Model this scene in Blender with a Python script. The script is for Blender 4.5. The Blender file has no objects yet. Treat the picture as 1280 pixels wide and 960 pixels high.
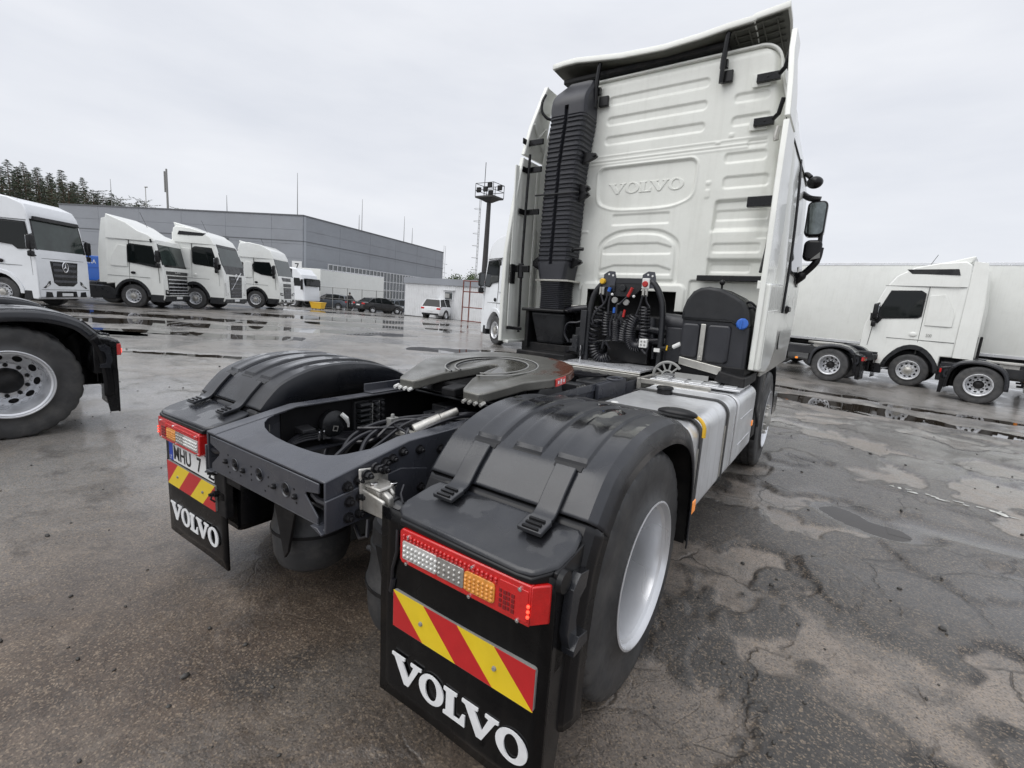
import bpy, bmesh, math, random
import numpy as np
from mathutils import Matrix, Vector, noise
PI = math.pi; R_ = math.radians
random.seed(7)
SC = bpy.context.scene; COL = SC.collection

# ---------------------------------------------------------------- camera
TR = Matrix(((0.999878, -0.000015, -0.0), (0, 0, 0), (0, 0, 0)))
YAW, TILT = R_(-34.536), R_(-1.1)
FH = Vector((math.sin(YAW), math.cos(YAW), 0)); RH = Vector((math.cos(YAW), -math.sin(YAW), 0))
P0 = Vector((.5, .8, 0))
# the main truck stands on a patch that leans by about a degree against the level yard
LEAN = Matrix.Translation(P0) @ Matrix.Rotation(TILT, 4, FH) @ Matrix.Translation(-P0)
cam = bpy.data.cameras.new('camera'); camo = bpy.data.objects.new('camera', cam); COL.objects.link(camo)
cam.sensor_width = 36; cam.lens = 592.63 / 1280 * 36; cam.clip_start = .05; cam.clip_end = 9000
pitch, roll = R_(-9.81), R_(3.45)
f_ = Vector((math.sin(YAW) * math.cos(pitch), math.cos(YAW) * math.cos(pitch), math.sin(pitch)))
u0 = RH.cross(f_); rr = math.cos(roll) * RH + math.sin(roll) * u0; uu = -math.sin(roll) * RH + math.cos(roll) * u0
CM = Matrix(((rr.x, uu.x, -f_.x, 1.7474), (rr.y, uu.y, -f_.y, -1.7943), (rr.z, uu.z, -f_.z, 1.5545), (0, 0, 0, 1)))
camo.matrix_world = LEAN @ CM
SC.camera = camo
CP = camo.matrix_world.translation.copy()
def ST(s, t, z=0):                      # a place in the yard: s metres right of, t metres ahead of where the photographer stands
    p = CP + RH * s + FH * t; return Vector((p.x, p.y, z))

# ---------------------------------------------------------------- sky and sun (overcast)
SUN_EL, SUN_AZ = R_(52), R_(205)        # direction the light comes from, azimuth clockwise from +Y
w = bpy.data.worlds.new('World'); SC.world = w; w.use_nodes = True
nt = w.node_tree; nt.nodes.clear(); N = nt.nodes.new; L = nt.links.new
out = N('ShaderNodeOutputWorld'); bg = N('ShaderNodeBackground'); bg.inputs[1].default_value = .1
sky = N('ShaderNodeTexSky'); sky.sky_type = 'NISHITA'; sky.sun_disc = False; sky.sun_elevation = SUN_EL; sky.sun_rotation = SUN_AZ
sky.air_density = 1; sky.dust_density = 3
tc = N('ShaderNodeTexCoord'); mp = N('ShaderNodeMapping'); mp.inputs['Scale'].default_value = (1.2, 1.2, 4.5)
nz = N('ShaderNodeTexNoise'); nz.inputs['Scale'].default_value = 1.6; nz.inputs['Detail'].default_value = 5; nz.inputs['Roughness'].default_value = .55
rp = N('ShaderNodeValToRGB'); rp.color_ramp.elements[0].position = .3; rp.color_ramp.elements[1].position = .7
rp.color_ramp.elements[0].color = (7.0, 7.25, 7.85, 1); rp.color_ramp.elements[1].color = (8.4, 8.55, 8.95, 1)
sp = N('ShaderNodeSeparateXYZ'); el = N('ShaderNodeMapRange'); el.inputs[1].default_value = .45; el.inputs[2].default_value = 1; el.inputs[3].default_value = 1; el.inputs[4].default_value = 1.5
ml = N('ShaderNodeVectorMath'); ml.operation = 'SCALE'
mx = N('ShaderNodeMix'); mx.data_type = 'RGBA'; mx.inputs[0].default_value = .93
L(tc.outputs['Generated'], mp.inputs[0]); L(mp.outputs[0], nz.inputs[0]); L(nz.outputs[0], rp.inputs[0])
L(tc.outputs['Generated'], sp.inputs[0]); L(sp.outputs[2], el.inputs[0])
L(rp.outputs[0], ml.inputs[0]); L(el.outputs[0], ml.inputs['Scale'])
L(sky.outputs[0], mx.inputs['A']); L(ml.outputs[0], mx.inputs['B']); L(mx.outputs['Result'], bg.inputs[0]); L(bg.outputs[0], out.inputs[0])
sl = bpy.data.lights.new('sun', 'SUN'); so = bpy.data.objects.new('sun', sl); COL.objects.link(so)
sl.energy = 1.5; sl.angle = R_(60); sl.color = (1, .985, .96)
sd = Vector((math.sin(SUN_AZ) * math.cos(SUN_EL), math.cos(SUN_AZ) * math.cos(SUN_EL), math.sin(SUN_EL)))
so.rotation_euler = sd.to_track_quat('Z', 'Y').to_euler()
SC.view_settings.view_transform = 'Standard'; SC.view_settings.look = 'None'; SC.view_settings.exposure = .14; SC.view_settings.gamma = 1

# ---------------------------------------------------------------- helpers
class MB:
    def __init__(s): s.v = []; s.f = []; s.m = []
    def add(s, vs, fs, mi=0, M=None):
        b = len(s.v)
        for p in vs:
            p = Vector(p); s.v.append(M @ p if M else p)
        for q in fs: s.f.append([b + i for i in q]); s.m.append(mi)
        return s
    def box(s, x0, x1, y0, y1, z0, z1, M=None, mi=0):
        if x0 > x1: x0, x1 = x1, x0
        return s.add([(x, y, z) for z in (z0, z1) for y in (y0, y1) for x in (x0, x1)],
                     [(0, 2, 3, 1), (4, 5, 7, 6), (0, 1, 5, 4), (2, 6, 7, 3), (0, 4, 6, 2), (1, 3, 7, 5)], mi, M)
    def cyl(s, p0, p1, r0, r1=None, n=12, mi=0, caps=True):
        p0 = Vector(p0); p1 = Vector(p1); r1 = r0 if r1 is None else r1
        q = (p1 - p0).to_track_quat('Z', 'Y'); vs = []
        for p, r in ((p0, r0), (p1, r1)):
            for k in range(n):
                a = 2 * PI * k / n; vs.append(p + q @ Vector((r * math.cos(a), r * math.sin(a), 0)))
        fs = [(k, (k + 1) % n, n + (k + 1) % n, n + k) for k in range(n)]
        if caps: fs += [tuple(range(n))[::-1], tuple(range(n, 2 * n))]
        return s.add(vs, fs, mi)
    def tube(s, pts, r, n=8, mi=0, closed=False):
        pts = [Vector(p) for p in pts]; m = len(pts); vs = []; up = None
        for i in range(m):
            a = pts[(i - 1) % m] if (closed or i > 0) else pts[i]; b = pts[(i + 1) % m] if (closed or i < m - 1) else pts[i]
            t = (b - a).normalized()
            if up is None: up = t.orthogonal().normalized()
            up = (up - t * up.dot(t)); up = up.normalized() if up.length > 1e-6 else t.orthogonal().normalized()
            sd_ = t.cross(up); rad = r[i] if hasattr(r, '__len__') else r
            for k in range(n):
                c = 2 * PI * k / n; vs.append(pts[i] + rad * (math.cos(c) * up + math.sin(c) * sd_))
        fs = []
        for i in range(m if closed else m - 1):
            j = (i + 1) % m
            for k in range(n): fs.append((i * n + k, i * n + (k + 1) % n, j * n + (k + 1) % n, j * n + k))
        if not closed: fs += [tuple(range(n))[::-1], tuple(range((m - 1) * n, m * n))]
        return s.add(vs, fs, mi)
    def lathe(s, prof, o, d=(1, 0, 0), n=48, mi=0, closed=False, lug=None, arc=None):
        # prof: (along axis, radius); lug(i_profile, k) scales the radius
        o = Vector(o); q = Vector(d).to_track_quat('Z', 'Y'); m = len(prof); vs = []; fs = []
        for k in range(n):
            a = 2 * PI * k / n; c, sn = math.cos(a), math.sin(a)
            for i, (h, r) in enumerate(prof):
                r2 = r * (lug(i, k) if lug else 1); vs.append(o + q @ Vector((r2 * c, r2 * sn, h)))
        for k in range(n):
            k2 = (k + 1) % n
            for i in range(m if closed else m - 1):
                i2 = (i + 1) % m; fs.append((k * m + i, k * m + i2, k2 * m + i2, k2 * m + i))
        return s.add(vs, fs, mi)
    def prism(s, poly, fn, d0, d1, mi=0):
        # poly: 2-D outline; fn(u, v, d) gives the point
        n = len(poly); vs = [fn(u, v, d0) for u, v in poly] + [fn(u, v, d1) for u, v in poly]
        fs = [tuple(range(n))[::-1], tuple(range(n, 2 * n))] + [(k, (k + 1) % n, n + (k + 1) % n, n + k) for k in range(n)]
        return s.add(vs, fs, mi)
    def grid(s, P, mi=0):
        m = len(P); n = len(P[0])
        return s.add([p for row in P for p in row], [(i * n + j, i * n + j + 1, (i + 1) * n + j + 1, (i + 1) * n + j) for i in range(m - 1) for j in range(n - 1)], mi)
    def ball(s, c, r, n=10, m=6, mi=0, sc=(1, 1, 1)):
        vs = []; c = Vector(c)
        for i in range(m + 1):
            a = PI * i / m
            for k in range(n):
                b = 2 * PI * k / n; vs.append(c + Vector((sc[0] * r * math.sin(a) * math.cos(b), sc[1] * r * math.sin(a) * math.sin(b), sc[2] * r * math.cos(a))))
        return s.add(vs, [(i * n + k, i * n + (k + 1) % n, (i + 1) * n + (k + 1) % n, (i + 1) * n + k) for i in range(m) for k in range(n)], mi)
    def mesh(s, name, mats, smooth=35, recalc=True):
        me = bpy.data.meshes.new(name); me.from_pydata(s.v, [], s.f)
        for m in (mats if isinstance(mats, (list, tuple)) else [mats]): me.materials.append(m)
        me.polygons.foreach_set('material_index', s.m)
        if recalc or smooth:
            bm = bmesh.new(); bm.from_mesh(me)
            if recalc:
                bmesh.ops.remove_doubles(bm, verts=bm.verts, dist=1e-5); bmesh.ops.recalc_face_normals(bm, faces=bm.faces)
            if smooth:
                ca = R_(smooth)
                for f in bm.faces: f.smooth = True
                for e in bm.edges:
                    if len(e.link_faces) == 2 and e.calc_face_angle(0) > ca: e.smooth = False
            bm.to_mesh(me); bm.free()
        me.update(); return me
    def build(s, name, mats, parent=None, smooth=35, bevel=0, seg=2, solid=0, label=None, recalc=True, loc=None):
        o = bpy.data.objects.new(name, s.mesh(name, mats, smooth, recalc)); COL.objects.link(o)
        if parent: o.parent = parent
        if loc is not None: o.location = loc
        if solid:
            md = o.modifiers.new('thickness', 'SOLIDIFY'); md.thickness = solid; md.offset = 0
        if bevel:
            md = o.modifiers.new('bevel', 'BEVEL'); md.width = bevel; md.segments = seg; md.limit_method = 'ANGLE'; md.angle_limit = R_(40); md.harden_normals = False
        if label: o['label'] = label
        return o
def tag(o, label=None, cat=None, group=None, kind=None):
    for k, v in (('label', label), ('category', cat), ('group', group), ('kind', kind)):
        if v: o[k] = v
    return o
def thing(name, label, cat, loc=(0, 0, 0), rz=0, group=None):
    o = bpy.data.objects.new(name, None); COL.objects.link(o); o.empty_display_size = .3
    o.location = loc; o.rotation_euler = (0, 0, rz); return tag(o, label, cat, group)
def copy_tree(o, parent=None):
    c = o.copy(); COL.objects.link(c); c.parent = parent
    if parent: c.matrix_parent_inverse = o.matrix_parent_inverse
    for ch in list(o.children): copy_tree(ch, c)
    return c
def inst(name, me, parent, M=None):
    o = bpy.data.objects.new(name, me); COL.objects.link(o); o.parent = parent
    if M is not None: o.matrix_local = M
    return o
def text_mb(mb, body, height, fn, ext=.002, mi=0, offset=0.0, xs=1.0):
    cu = bpy.data.curves.new('lettering', 'FONT'); cu.body = body; cu.size = height / .73; cu.offset = offset; cu.resolution_u = 4
    o = bpy.data.objects.new('lettering', cu); COL.objects.link(o)
    dg = bpy.context.evaluated_depsgraph_get(); me = bpy.data.meshes.new_from_object(o.evaluated_get(dg))
    xsv = [v.co.x for v in me.vertices]; x0, x1 = min(xsv), max(xsv); cx = (x0 + x1) / 2
    mb.add([fn((v.co.x - cx) * xs, v.co.y - height / 2, ext) for v in me.vertices], [tuple(p.vertices) for p in me.polygons], mi)
    bpy.data.objects.remove(o); bpy.data.curves.remove(cu); bpy.data.meshes.remove(me)
    return mb
LET = {'V': [(0, 1), (.43, 1), (.43, .90), (.34, .87), (.55, .33), (.71, .87), (.62, .90), (.62, 1), (.96, 1), (.96, .90), (.88, .87), (.56, 0), (.42, 0), (.09, .87), (0, .90)],
       'L': [(0, 1), (.50, 1), (.50, .90), (.40, .87), (.40, .13), (.60, .13), (.71, .40), (.82, .42), (.82, 0), (0, 0), (0, .11), (.1, .14), (.1, .86), (0, .89)]}
def slab_word(mb, fn, x0, z0, h, wd, d0, d1, mi=0):
    # the five slab-serif letters V O L V O, total width wd; fn(x, z, d)
    spans = [('V', 0, .25), ('O', .235, .43), ('L', .43, .59), ('V', .565, .815), ('O', .80, 1.0)]
    for ch, a, b in spans:
        X0 = x0 + a * wd; X1 = x0 + b * wd
        if ch in LET:
            wm = max(p[0] for p in LET[ch])
            mb.prism([(X0 + p[0] / wm * (X1 - X0), z0 + p[1] * h) for p in LET[ch]], fn, d0, d1, mi)
        else:
            n = 28; cx = (X0 + X1) / 2; a1 = (X1 - X0) / 2; b1 = h * .53; a2 = a1 * .47; b2 = h * .42; cz = z0 + h / 2
            ring = [(c, s_) for c, s_ in ((math.cos(2 * PI * k / n), math.sin(2 * PI * k / n)) for k in range(n))]
            vs = [fn(cx + a1 * c, cz + b1 * s_, d0) for c, s_ in ring] + [fn(cx + a2 * c, cz + b2 * s_, d0) for c, s_ in ring] + \
                 [fn(cx + a1 * c, cz + b1 * s_, d1) for c, s_ in ring] + [fn(cx + a2 * c, cz + b2 * s_, d1) for c, s_ in ring]
            fs = []
            for k in range(n):
                j = (k + 1) % n
                fs += [(k, j, n + j, n + k), (2 * n + k, 3 * n + k, 3 * n + j, 2 * n + j), (k, 2 * n + k, 2 * n + j, j), (n + k, n + j, 3 * n + j, 3 * n + k)]
            mb.add(vs, fs, mi)
    return mb
def smooth(a, b, x):
    t = np.clip((np.asarray(x, float) - a) / (b - a), 0, 1); return t * t * (3 - 2 * t)

# ---------------------------------------------------------------- materials
def mat(name, col, rough=.5, metal=0, var=.0, vscale=6, rvar=.0, bump=0, bscale=60, coat=0, spec=.5, emis=None, estr=0, trans=0, dirt=None, dscale=2.5, damt=.0, ior=None, streak=0):
    m = bpy.data.materials.new(name); m.use_nodes = True; t = m.node_tree; b = t.nodes['Principled BSDF']; n = t.nodes.new; l = t.links.new
    c4 = (*col, 1); b.inputs['Base Color'].default_value = c4; b.inputs['Roughness'].default_value = rough; b.inputs['Metallic'].default_value = metal
    b.inputs['Coat Weight'].default_value = coat; b.inputs['Coat Roughness'].default_value = .06; b.inputs['Specular IOR Level'].default_value = spec
    if trans: b.inputs['Transmission Weight'].default_value = trans
    if emis: b.inputs['Emission Color'].default_value = (*emis, 1); b.inputs['Emission Strength'].default_value = estr
    if var or rvar or bump or damt:
        tc = n('ShaderNodeTexCoord')
        nz = n('ShaderNodeTexNoise'); nz.inputs['Scale'].default_value = vscale; nz.inputs['Detail'].default_value = 6; nz.inputs['Roughness'].default_value = .6; l(tc.outputs['Object'], nz.inputs[0])
        if var or damt:
            mx = n('ShaderNodeMix'); mx.data_type = 'RGBA'
            mx.inputs['A'].default_value = tuple(x * (1 - var) for x in col) + (1,); mx.inputs['B'].default_value = tuple(min(1, x * (1 + var)) for x in col) + (1,)
            rp = n('ShaderNodeMapRange'); rp.inputs[1].default_value = .3; rp.inputs[2].default_value = .7; l(nz.outputs[0], rp.inputs[0]); l(rp.outputs[0], mx.inputs[0]); cur = mx.outputs['Result']
            if damt:
                n2 = n('ShaderNodeTexNoise'); n2.inputs['Scale'].default_value = dscale; n2.inputs['Detail'].default_value = 8; n2.inputs['Roughness'].default_value = .7; l(tc.outputs['Object'], n2.inputs[0])
                r2 = n('ShaderNodeMapRange'); r2.inputs[1].default_value = .48; r2.inputs[2].default_value = .72; r2.inputs[4].default_value = damt; l(n2.outputs[0], r2.inputs[0])
                m2 = n('ShaderNodeMix'); m2.data_type = 'RGBA'; l(r2.outputs[0], m2.inputs[0]); l(cur, m2.inputs['A']); m2.inputs['B'].default_value = (*dirt, 1); cur = m2.outputs['Result']
            if streak:                        # rain-washed grime running down
                mp_ = n('ShaderNodeMapping'); mp_.inputs['Scale'].default_value = (14, 14, .9); l(tc.outputs['Object'], mp_.inputs[0]); n5 = n('ShaderNodeTexNoise'); n5.inputs['Scale'].default_value = 1.6; n5.inputs['Detail'].default_value = 5; l(mp_.outputs[0], n5.inputs[0])
                r5 = n('ShaderNodeMapRange'); r5.inputs[1].default_value = .52; r5.inputs[2].default_value = .72; r5.inputs[4].default_value = streak; l(n5.outputs[0], r5.inputs[0]); m5 = n('ShaderNodeMix'); m5.data_type = 'RGBA'; l(r5.outputs[0], m5.inputs[0]); l(cur, m5.inputs['A']); m5.inputs['B'].default_value = (*dirt, 1); cur = m5.outputs['Result']
            l(cur, b.inputs['Base Color'])
        if rvar:
            r3 = n('ShaderNodeMapRange'); r3.inputs[1].default_value = .42; r3.inputs[2].default_value = .58; r3.inputs[3].default_value = max(.02, rough - rvar); r3.inputs[4].default_value = min(1, rough + rvar)
            n3 = n('ShaderNodeTexNoise'); n3.inputs['Scale'].default_value = vscale * .6; n3.inputs['Detail'].default_value = 3; l(tc.outputs['Object'], n3.inputs[0]); l(n3.outputs[0], r3.inputs[0]); l(r3.outputs[0], b.inputs['Roughness'])
        if bump:
            n4 = n('ShaderNodeTexNoise'); n4.inputs['Scale'].default_value = bscale; n4.inputs['Detail'].default_value = 3; l(tc.outputs['Object'], n4.inputs[0])
            bp = n('ShaderNodeBump'); bp.inputs['Strength'].default_value = 1; bp.inputs['Distance'].default_value = bump; l(n4.outputs[0], bp.inputs['Height']); l(bp.outputs[0], b.inputs['Normal'])
    return m
MUD = (.16, .14, .115)
M = dict(
    white=mat('ivory_white_paint', (.79, .80, .755), .30, var=.03, vscale=1.5, coat=.4, dirt=(.42, .41, .36), dscale=1.6, damt=.22, rvar=.08),
    white2=mat('bright_white_paint', (.80, .82, .84), .25, var=.02, vscale=2, coat=.5, dirt=(.45, .44, .42), damt=.12),
    white3=mat('warm_white_paint', (.79, .80, .765), .28, var=.02, vscale=2, coat=.5, dirt=(.45, .44, .4), damt=.14, streak=.10),
    wall=mat('cab_rear_wall_paint', (.775, .785, .735), .36, var=.03, vscale=2, coat=.1, dirt=(.40, .40, .35), dscale=2.2, damt=.20, streak=.10, bump=.0006, bscale=40),
    blackp=mat('black_textured_plastic', (.016, .017, .019), .42, spec=.4, var=.2, vscale=9, rvar=.16, bump=.0006, bscale=260, dirt=(.05, .05, .05), dscale=5, damt=.3),
    guard=mat('wet_mudguard_plastic', (.015, .0165, .021), .26, var=.15, vscale=4, rvar=.22, bump=.0004, bscale=320, dirt=(.055, .055, .055), dscale=3, damt=.35, spec=.6),
    black=mat('black_gloss_plastic', (.008, .008, .009), .22, spec=.32, var=.2, vscale=5, rvar=.1, dirt=(.04, .04, .038), dscale=4, damt=.25),
    flap=mat('black_rubber_flap', (.004, .004, .0045), .26, spec=.20, var=.3, vscale=5, rvar=.14, dirt=(.018, .017, .016), dscale=3, damt=.35, streak=.3, bump=.001, bscale=18),
    duct=mat('dark_duct_plastic', (.030, .031, .038), .45, var=.15, vscale=8, bump=.0005, bscale=200, dirt=(.08, .08, .08), dscale=3, damt=.2),
    tank_p=mat('black_tank_plastic', (.022, .023, .028), .4, var=.2, vscale=6, rvar=.1, bump=.0006, bscale=180, dirt=(.06, .06, .06), damt=.3),
    rubber=mat('tyre_rubber', (.045, .045, .046), .55, var=.3, vscale=9, rvar=.12, bump=.0008, bscale=90, dirt=(.115, .108, .098), dscale=5, damt=.5),
    hose=mat('hose_rubber', (.014, .014, .018), .3, var=.2, vscale=20, dirt=(.05, .05, .05), damt=.2),
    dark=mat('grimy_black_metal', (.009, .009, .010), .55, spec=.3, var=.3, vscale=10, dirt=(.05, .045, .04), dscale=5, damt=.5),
    frame=mat('grey_chassis_paint', (.046, .049, .060), .32, var=.12, vscale=7, rvar=.1, bump=.0004, bscale=120, dirt=(.12, .115, .11), dscale=4, damt=.3, spec=.6),
    frame2=mat('dark_chassis_paint', (.017, .018, .021), .42, var=.2, vscale=7, rvar=.12, dirt=(.08, .075, .07), dscale=4, damt=.25),
    bellow=mat('air_bellow_rubber', (.034, .035, .037), .55, var=.2, vscale=8, dirt=(.13, .12, .11), dscale=5, damt=.6, bump=.001, bscale=40),
    alu=mat('tank_aluminium', (.74, .75, .76), .40, .60, var=.07, vscale=3, rvar=.1, dirt=(.36, .35, .33), dscale=2.2, damt=.4, streak=.3, bump=.0004, bscale=30),
    alu2=mat('tread_aluminium', (.72, .73, .75), .34, .6, var=.1, vscale=12, rvar=.1, dirt=(.35, .34, .32), dscale=6, damt=.4),
    cast=mat('cast_aluminium', (.50, .49, .46), .42, .6, var=.15, vscale=20, bump=.001, bscale=90, dirt=(.2, .17, .13), dscale=9, damt=.5),
    rim=mat('silver_wheel_paint', (.74, .75, .77), .30, .5, var=.05, vscale=5, rvar=.06, dirt=(.45, .43, .40), dscale=1.5, damt=.25),
    chrome=mat('bright_steel', (.75, .75, .76), .16, 1, var=.05, vscale=10, rvar=.05),
    steel=mat('stainless_strap', (.55, .54, .50), .3, .8, var=.1, vscale=14, dirt=(.25, .22, .18), damt=.4),
    fifth=None,
    red=mat('red_lens', (.55, .012, .012), .14, coat=.6, var=.12, vscale=30, bump=.0012, bscale=300),
    reddark=mat('dark_red_lens', (.18, .006, .008), .2, coat=.6, var=.2, vscale=40),
    redlit=mat('lit_red_diode', (.9, .05, .03), .2, emis=(1, .08, .04), estr=1.6),
    clear=mat('clear_lens', (.62, .62, .60), .12, .35, coat=.7, var=.12, vscale=60, bump=.001, bscale=200),
    clear2=mat('grey_reflector_lens', (.34, .33, .31), .15, .4, coat=.7, var=.25, vscale=50, bump=.001, bscale=160),
    amber=mat('amber_lens', (.72, .30, .05), .15, coat=.6, var=.2, vscale=60, bump=.0012, bscale=240),
    orange=mat('orange_marker_lens', (.85, .25, .02), .2, coat=.5, var=.1, vscale=30, emis=(1, .3, .02), estr=.35),
    lampon=mat('lit_orange_lamp', (.9, .35, .05), .2, emis=(1, .45, .08), estr=3.0),
    pred=mat('reflective_red_film', (.50, .018, .020), .34, var=.08, vscale=20, dirt=(.3, .03, .03), damt=.3),
    pyel=mat('reflective_yellow_film', (.78, .56, .02), .34, var=.06, vscale=20, dirt=(.5, .4, .05), damt=.3),
    letter=mat('white_lettering', (.78, .79, .80), .4, var=.05, vscale=30, dirt=(.5, .5, .5), dscale=12, damt=.3),
    platew=mat('white_plate', (.75, .76, .76), .35, var=.03, vscale=20, dirt=(.5, .5, .48), dscale=10, damt=.3),
    blue=mat('blue_plastic', (.025, .12, .48), .35, var=.1, vscale=20),
    eublue=mat('blue_plate_band', (.02, .06, .40), .4, var=.05, vscale=20),
    redpl=mat('red_plastic', (.42, .022, .020), .35, var=.1, vscale=20),
    yelpl=mat('yellow_plastic', (.75, .45, .03), .38, var=.1, vscale=20),
    whitepl=mat('white_plastic', (.72, .72, .70), .4, var=.05, vscale=20),
    greypl=mat('grey_plastic', (.26, .26, .25), .5, var=.12, vscale=14, dirt=(.14, .13, .11), damt=.4),
    glass=mat('dark_window_glass', (.006, .008, .008), .04, spec=.35),
    glassg=mat('tinted_windscreen', (.030, .042, .038), .06, spec=.45, var=.5, vscale=1.4),
    mirrorm=mat('mirror_glass', (.7, .72, .75), .03, 1),
    mirrord=mat('dark_reflection_glass', (.16, .18, .18), .05, .9, var=.3, vscale=14),  # dark greenish reflection put into the glass colour
    railin=mat('shaded_rail_inside', (.008, .008, .009), .5, spec=.25, var=.3, vscale=8, dirt=(.03, .028, .025), damt=.4),  # chassis paint darkened for the shade inside the rails, plus some dirt
    tyreblk=mat('black_gloss_panel', (.006, .006, .007), .2, spec=.3, var=.2, vscale=5, rvar=.08),
    seam=mat('panel_gap', (.05, .05, .048), .7),
    bolt=mat('black_bolt', (.016, .016, .018), .38, .3),
    sticker=mat('red_white_sticker', (.62, .05, .045), .4),
)

def wet_top(m, lo=.55):
    # rain water lying on the flat top of a plastic surface: smooth film with an irregular edge
    t = m.node_tree; b = t.nodes['Principled BSDF']; n = t.nodes.new; l = t.links.new; g = n('ShaderNodeNewGeometry'); s = n('ShaderNodeSeparateXYZ'); l(g.outputs['Normal'], s.inputs[0]); tc = n('ShaderNodeTexCoord')
    a = n('ShaderNodeMapRange'); a.inputs[1].default_value = .93; a.inputs[2].default_value = .985; l(s.outputs[2], a.inputs[0])
    z = n('ShaderNodeTexNoise'); z.inputs['Scale'].default_value = 5.5; z.inputs['Detail'].default_value = 3; l(tc.outputs['Object'], z.inputs[0]); c = n('ShaderNodeMapRange'); c.inputs[1].default_value = lo - .05; c.inputs[2].default_value = lo - .02; l(z.outputs[0], c.inputs[0])
    k = n('ShaderNodeMath'); k.operation = 'MULTIPLY'; l(a.outputs[0], k.inputs[0]); l(c.outputs[0], k.inputs[1]); l(k.outputs[0], b.inputs['Coat Weight']); b.inputs['Coat Roughness'].default_value = .02; b.inputs['Coat IOR'].default_value = 1.33
    old = b.inputs['Base Color'].links[0].from_socket; mx = n('ShaderNodeMix'); mx.data_type = 'RGBA'; l(k.outputs[0], mx.inputs[0]); l(old, mx.inputs['A']); mx.inputs['B'].default_value = (.008, .008, .009, 1); l(mx.outputs['Result'], b.inputs['Base Color'])  # the film's dark reflection of the cab is partly put into base colour
    oldr = b.inputs['Roughness'].links[0].from_socket; mr = n('ShaderNodeMix'); l(k.outputs[0], mr.inputs[0]); l(oldr, mr.inputs['A']); mr.inputs['B'].default_value = .06; l(mr.outputs['Result'], b.inputs['Roughness'])
wet_top(M['guard'])
# ---------------------------------------------------------------- the yard
NRM = LEAN.to_3x3() @ Vector((0, 0, 1))
def zbase(x, y):
    x = np.asarray(x, float); y = np.asarray(y, float)
    zp = -(NRM.x * (x - P0.x) + NRM.y * (y - P0.y)) / NRM.z
    d = np.hypot(np.maximum(np.abs(x) - 1.0, 0), np.maximum(np.abs(y - 1.8) - 2.2, 0)); w_ = 1 - smooth(.3, 4.0, d)
    s = (x - CP.x) * RH.x + (y - CP.y) * RH.y; t = (x - CP.x) * FH.x + (y - CP.y) * FH.y
    drop = -smooth(4.5, 9.5, s) * (.10 + .09 * smooth(15.0, 12.5, t)) * smooth(5, 10, t)
    far = -.033 * np.clip(t - 30, 0, 34) * smooth(4, -2, s)      # the yard falls away towards the warehouse
    return zp * w_ + (drop + far) * (1 - w_)
def _h(i, j, sd):
    n = (i.astype(np.int64) * 374761393 + j.astype(np.int64) * 668265263 + sd * 974634777) & 0x7fffffff
    n = ((n ^ (n >> 13)) * 1274126177) & 0x7fffffff; n = (n ^ (n >> 16)) & 0x7fffffff
    return n / 0x7fffffff
def vn(x, y, sd=0):
    i = np.floor(x); j = np.floor(y); u = x - i; v = y - j; u = u * u * (3 - 2 * u); v = v * v * (3 - 2 * v)
    return (_h(i, j, sd) * (1 - u) + _h(i + 1, j, sd) * u) * (1 - v) + (_h(i, j + 1, sd) * (1 - u) + _h(i + 1, j + 1, sd) * u) * v - .5
def fbm(x, y, sd=0, o=4, g=.5):
    r = 0; a = 1; t = 0
    for k in range(o):
        c, s_ = math.cos(k * 1.3), math.sin(k * 1.3); r = r + a * vn((x * c - y * s_) * 2 ** k, (x * s_ + y * c) * 2 ** k, sd + k); t += a; a *= g
    return r / t
# puddles: (s, t) of the two ends as seen from the photographer, half width, depth
PUD = [((6.3, 10.6), (8.0, 9.9), .78, .024), ((8.0, 9.8), (9.1, 8.3), .50, .020),
       ((2.75, 3.75), (2.92, 3.4), .20, .010), ((3.3, 3.5), (3.8, 3.2), .16, .008), ((5.0, 3.9), (5.7, 4.4), .12, .007), ((3.3, 2.9), (3.6, 2.75), .08, .006),
       ((-15.5, 14.2), (-9.0, 15.6), .9, .018), ((-11.0, 12.2), (-6.5, 13.6), .6, .014), ((-13.2, 11.0), (-9.5, 11.6), .5, .014), ((-8.5, 16.5), (-4.5, 17.5), .8, .016), ((-7.8, 20.5), (-3.5, 22), 1.1, .016), ((-17, 17.0), (-10, 18.2), .8, .014), ((-7.5, 9.2), (-5.2, 9.6), .22, .010), ((-4.5, 9.0), (-1.5, 9.8), .3, .010),
       ((-2.6, 13.8), (.3, 14.3), .65, .020), ((-5.5, 26), (-1, 27), 1.2, .016), ((-12, 23), (-6, 25), 1.2, .014), ((-16, 29), (-8, 32), 1.4, .014), ((9.2, 11.2), (11.5, 9.6), .28, .012), ((6.8, 12.6), (9.0, 12.0), .3, .014), ((2.2, 6.3), (2.9, 6.1), .14, .008), ((-3.2, 6.2), (-2.2, 6.4), .18, .008)]
def segd(s, t, a, b):
    ax, ay = a; bx, by = b; dx, dy = bx - ax, by - ay; q = np.clip(((s - ax) * dx + (t - ay) * dy) / (dx * dx + dy * dy), 0, 1)
    return np.hypot(s - ax - q * dx, t - ay - q * dy)
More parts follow.
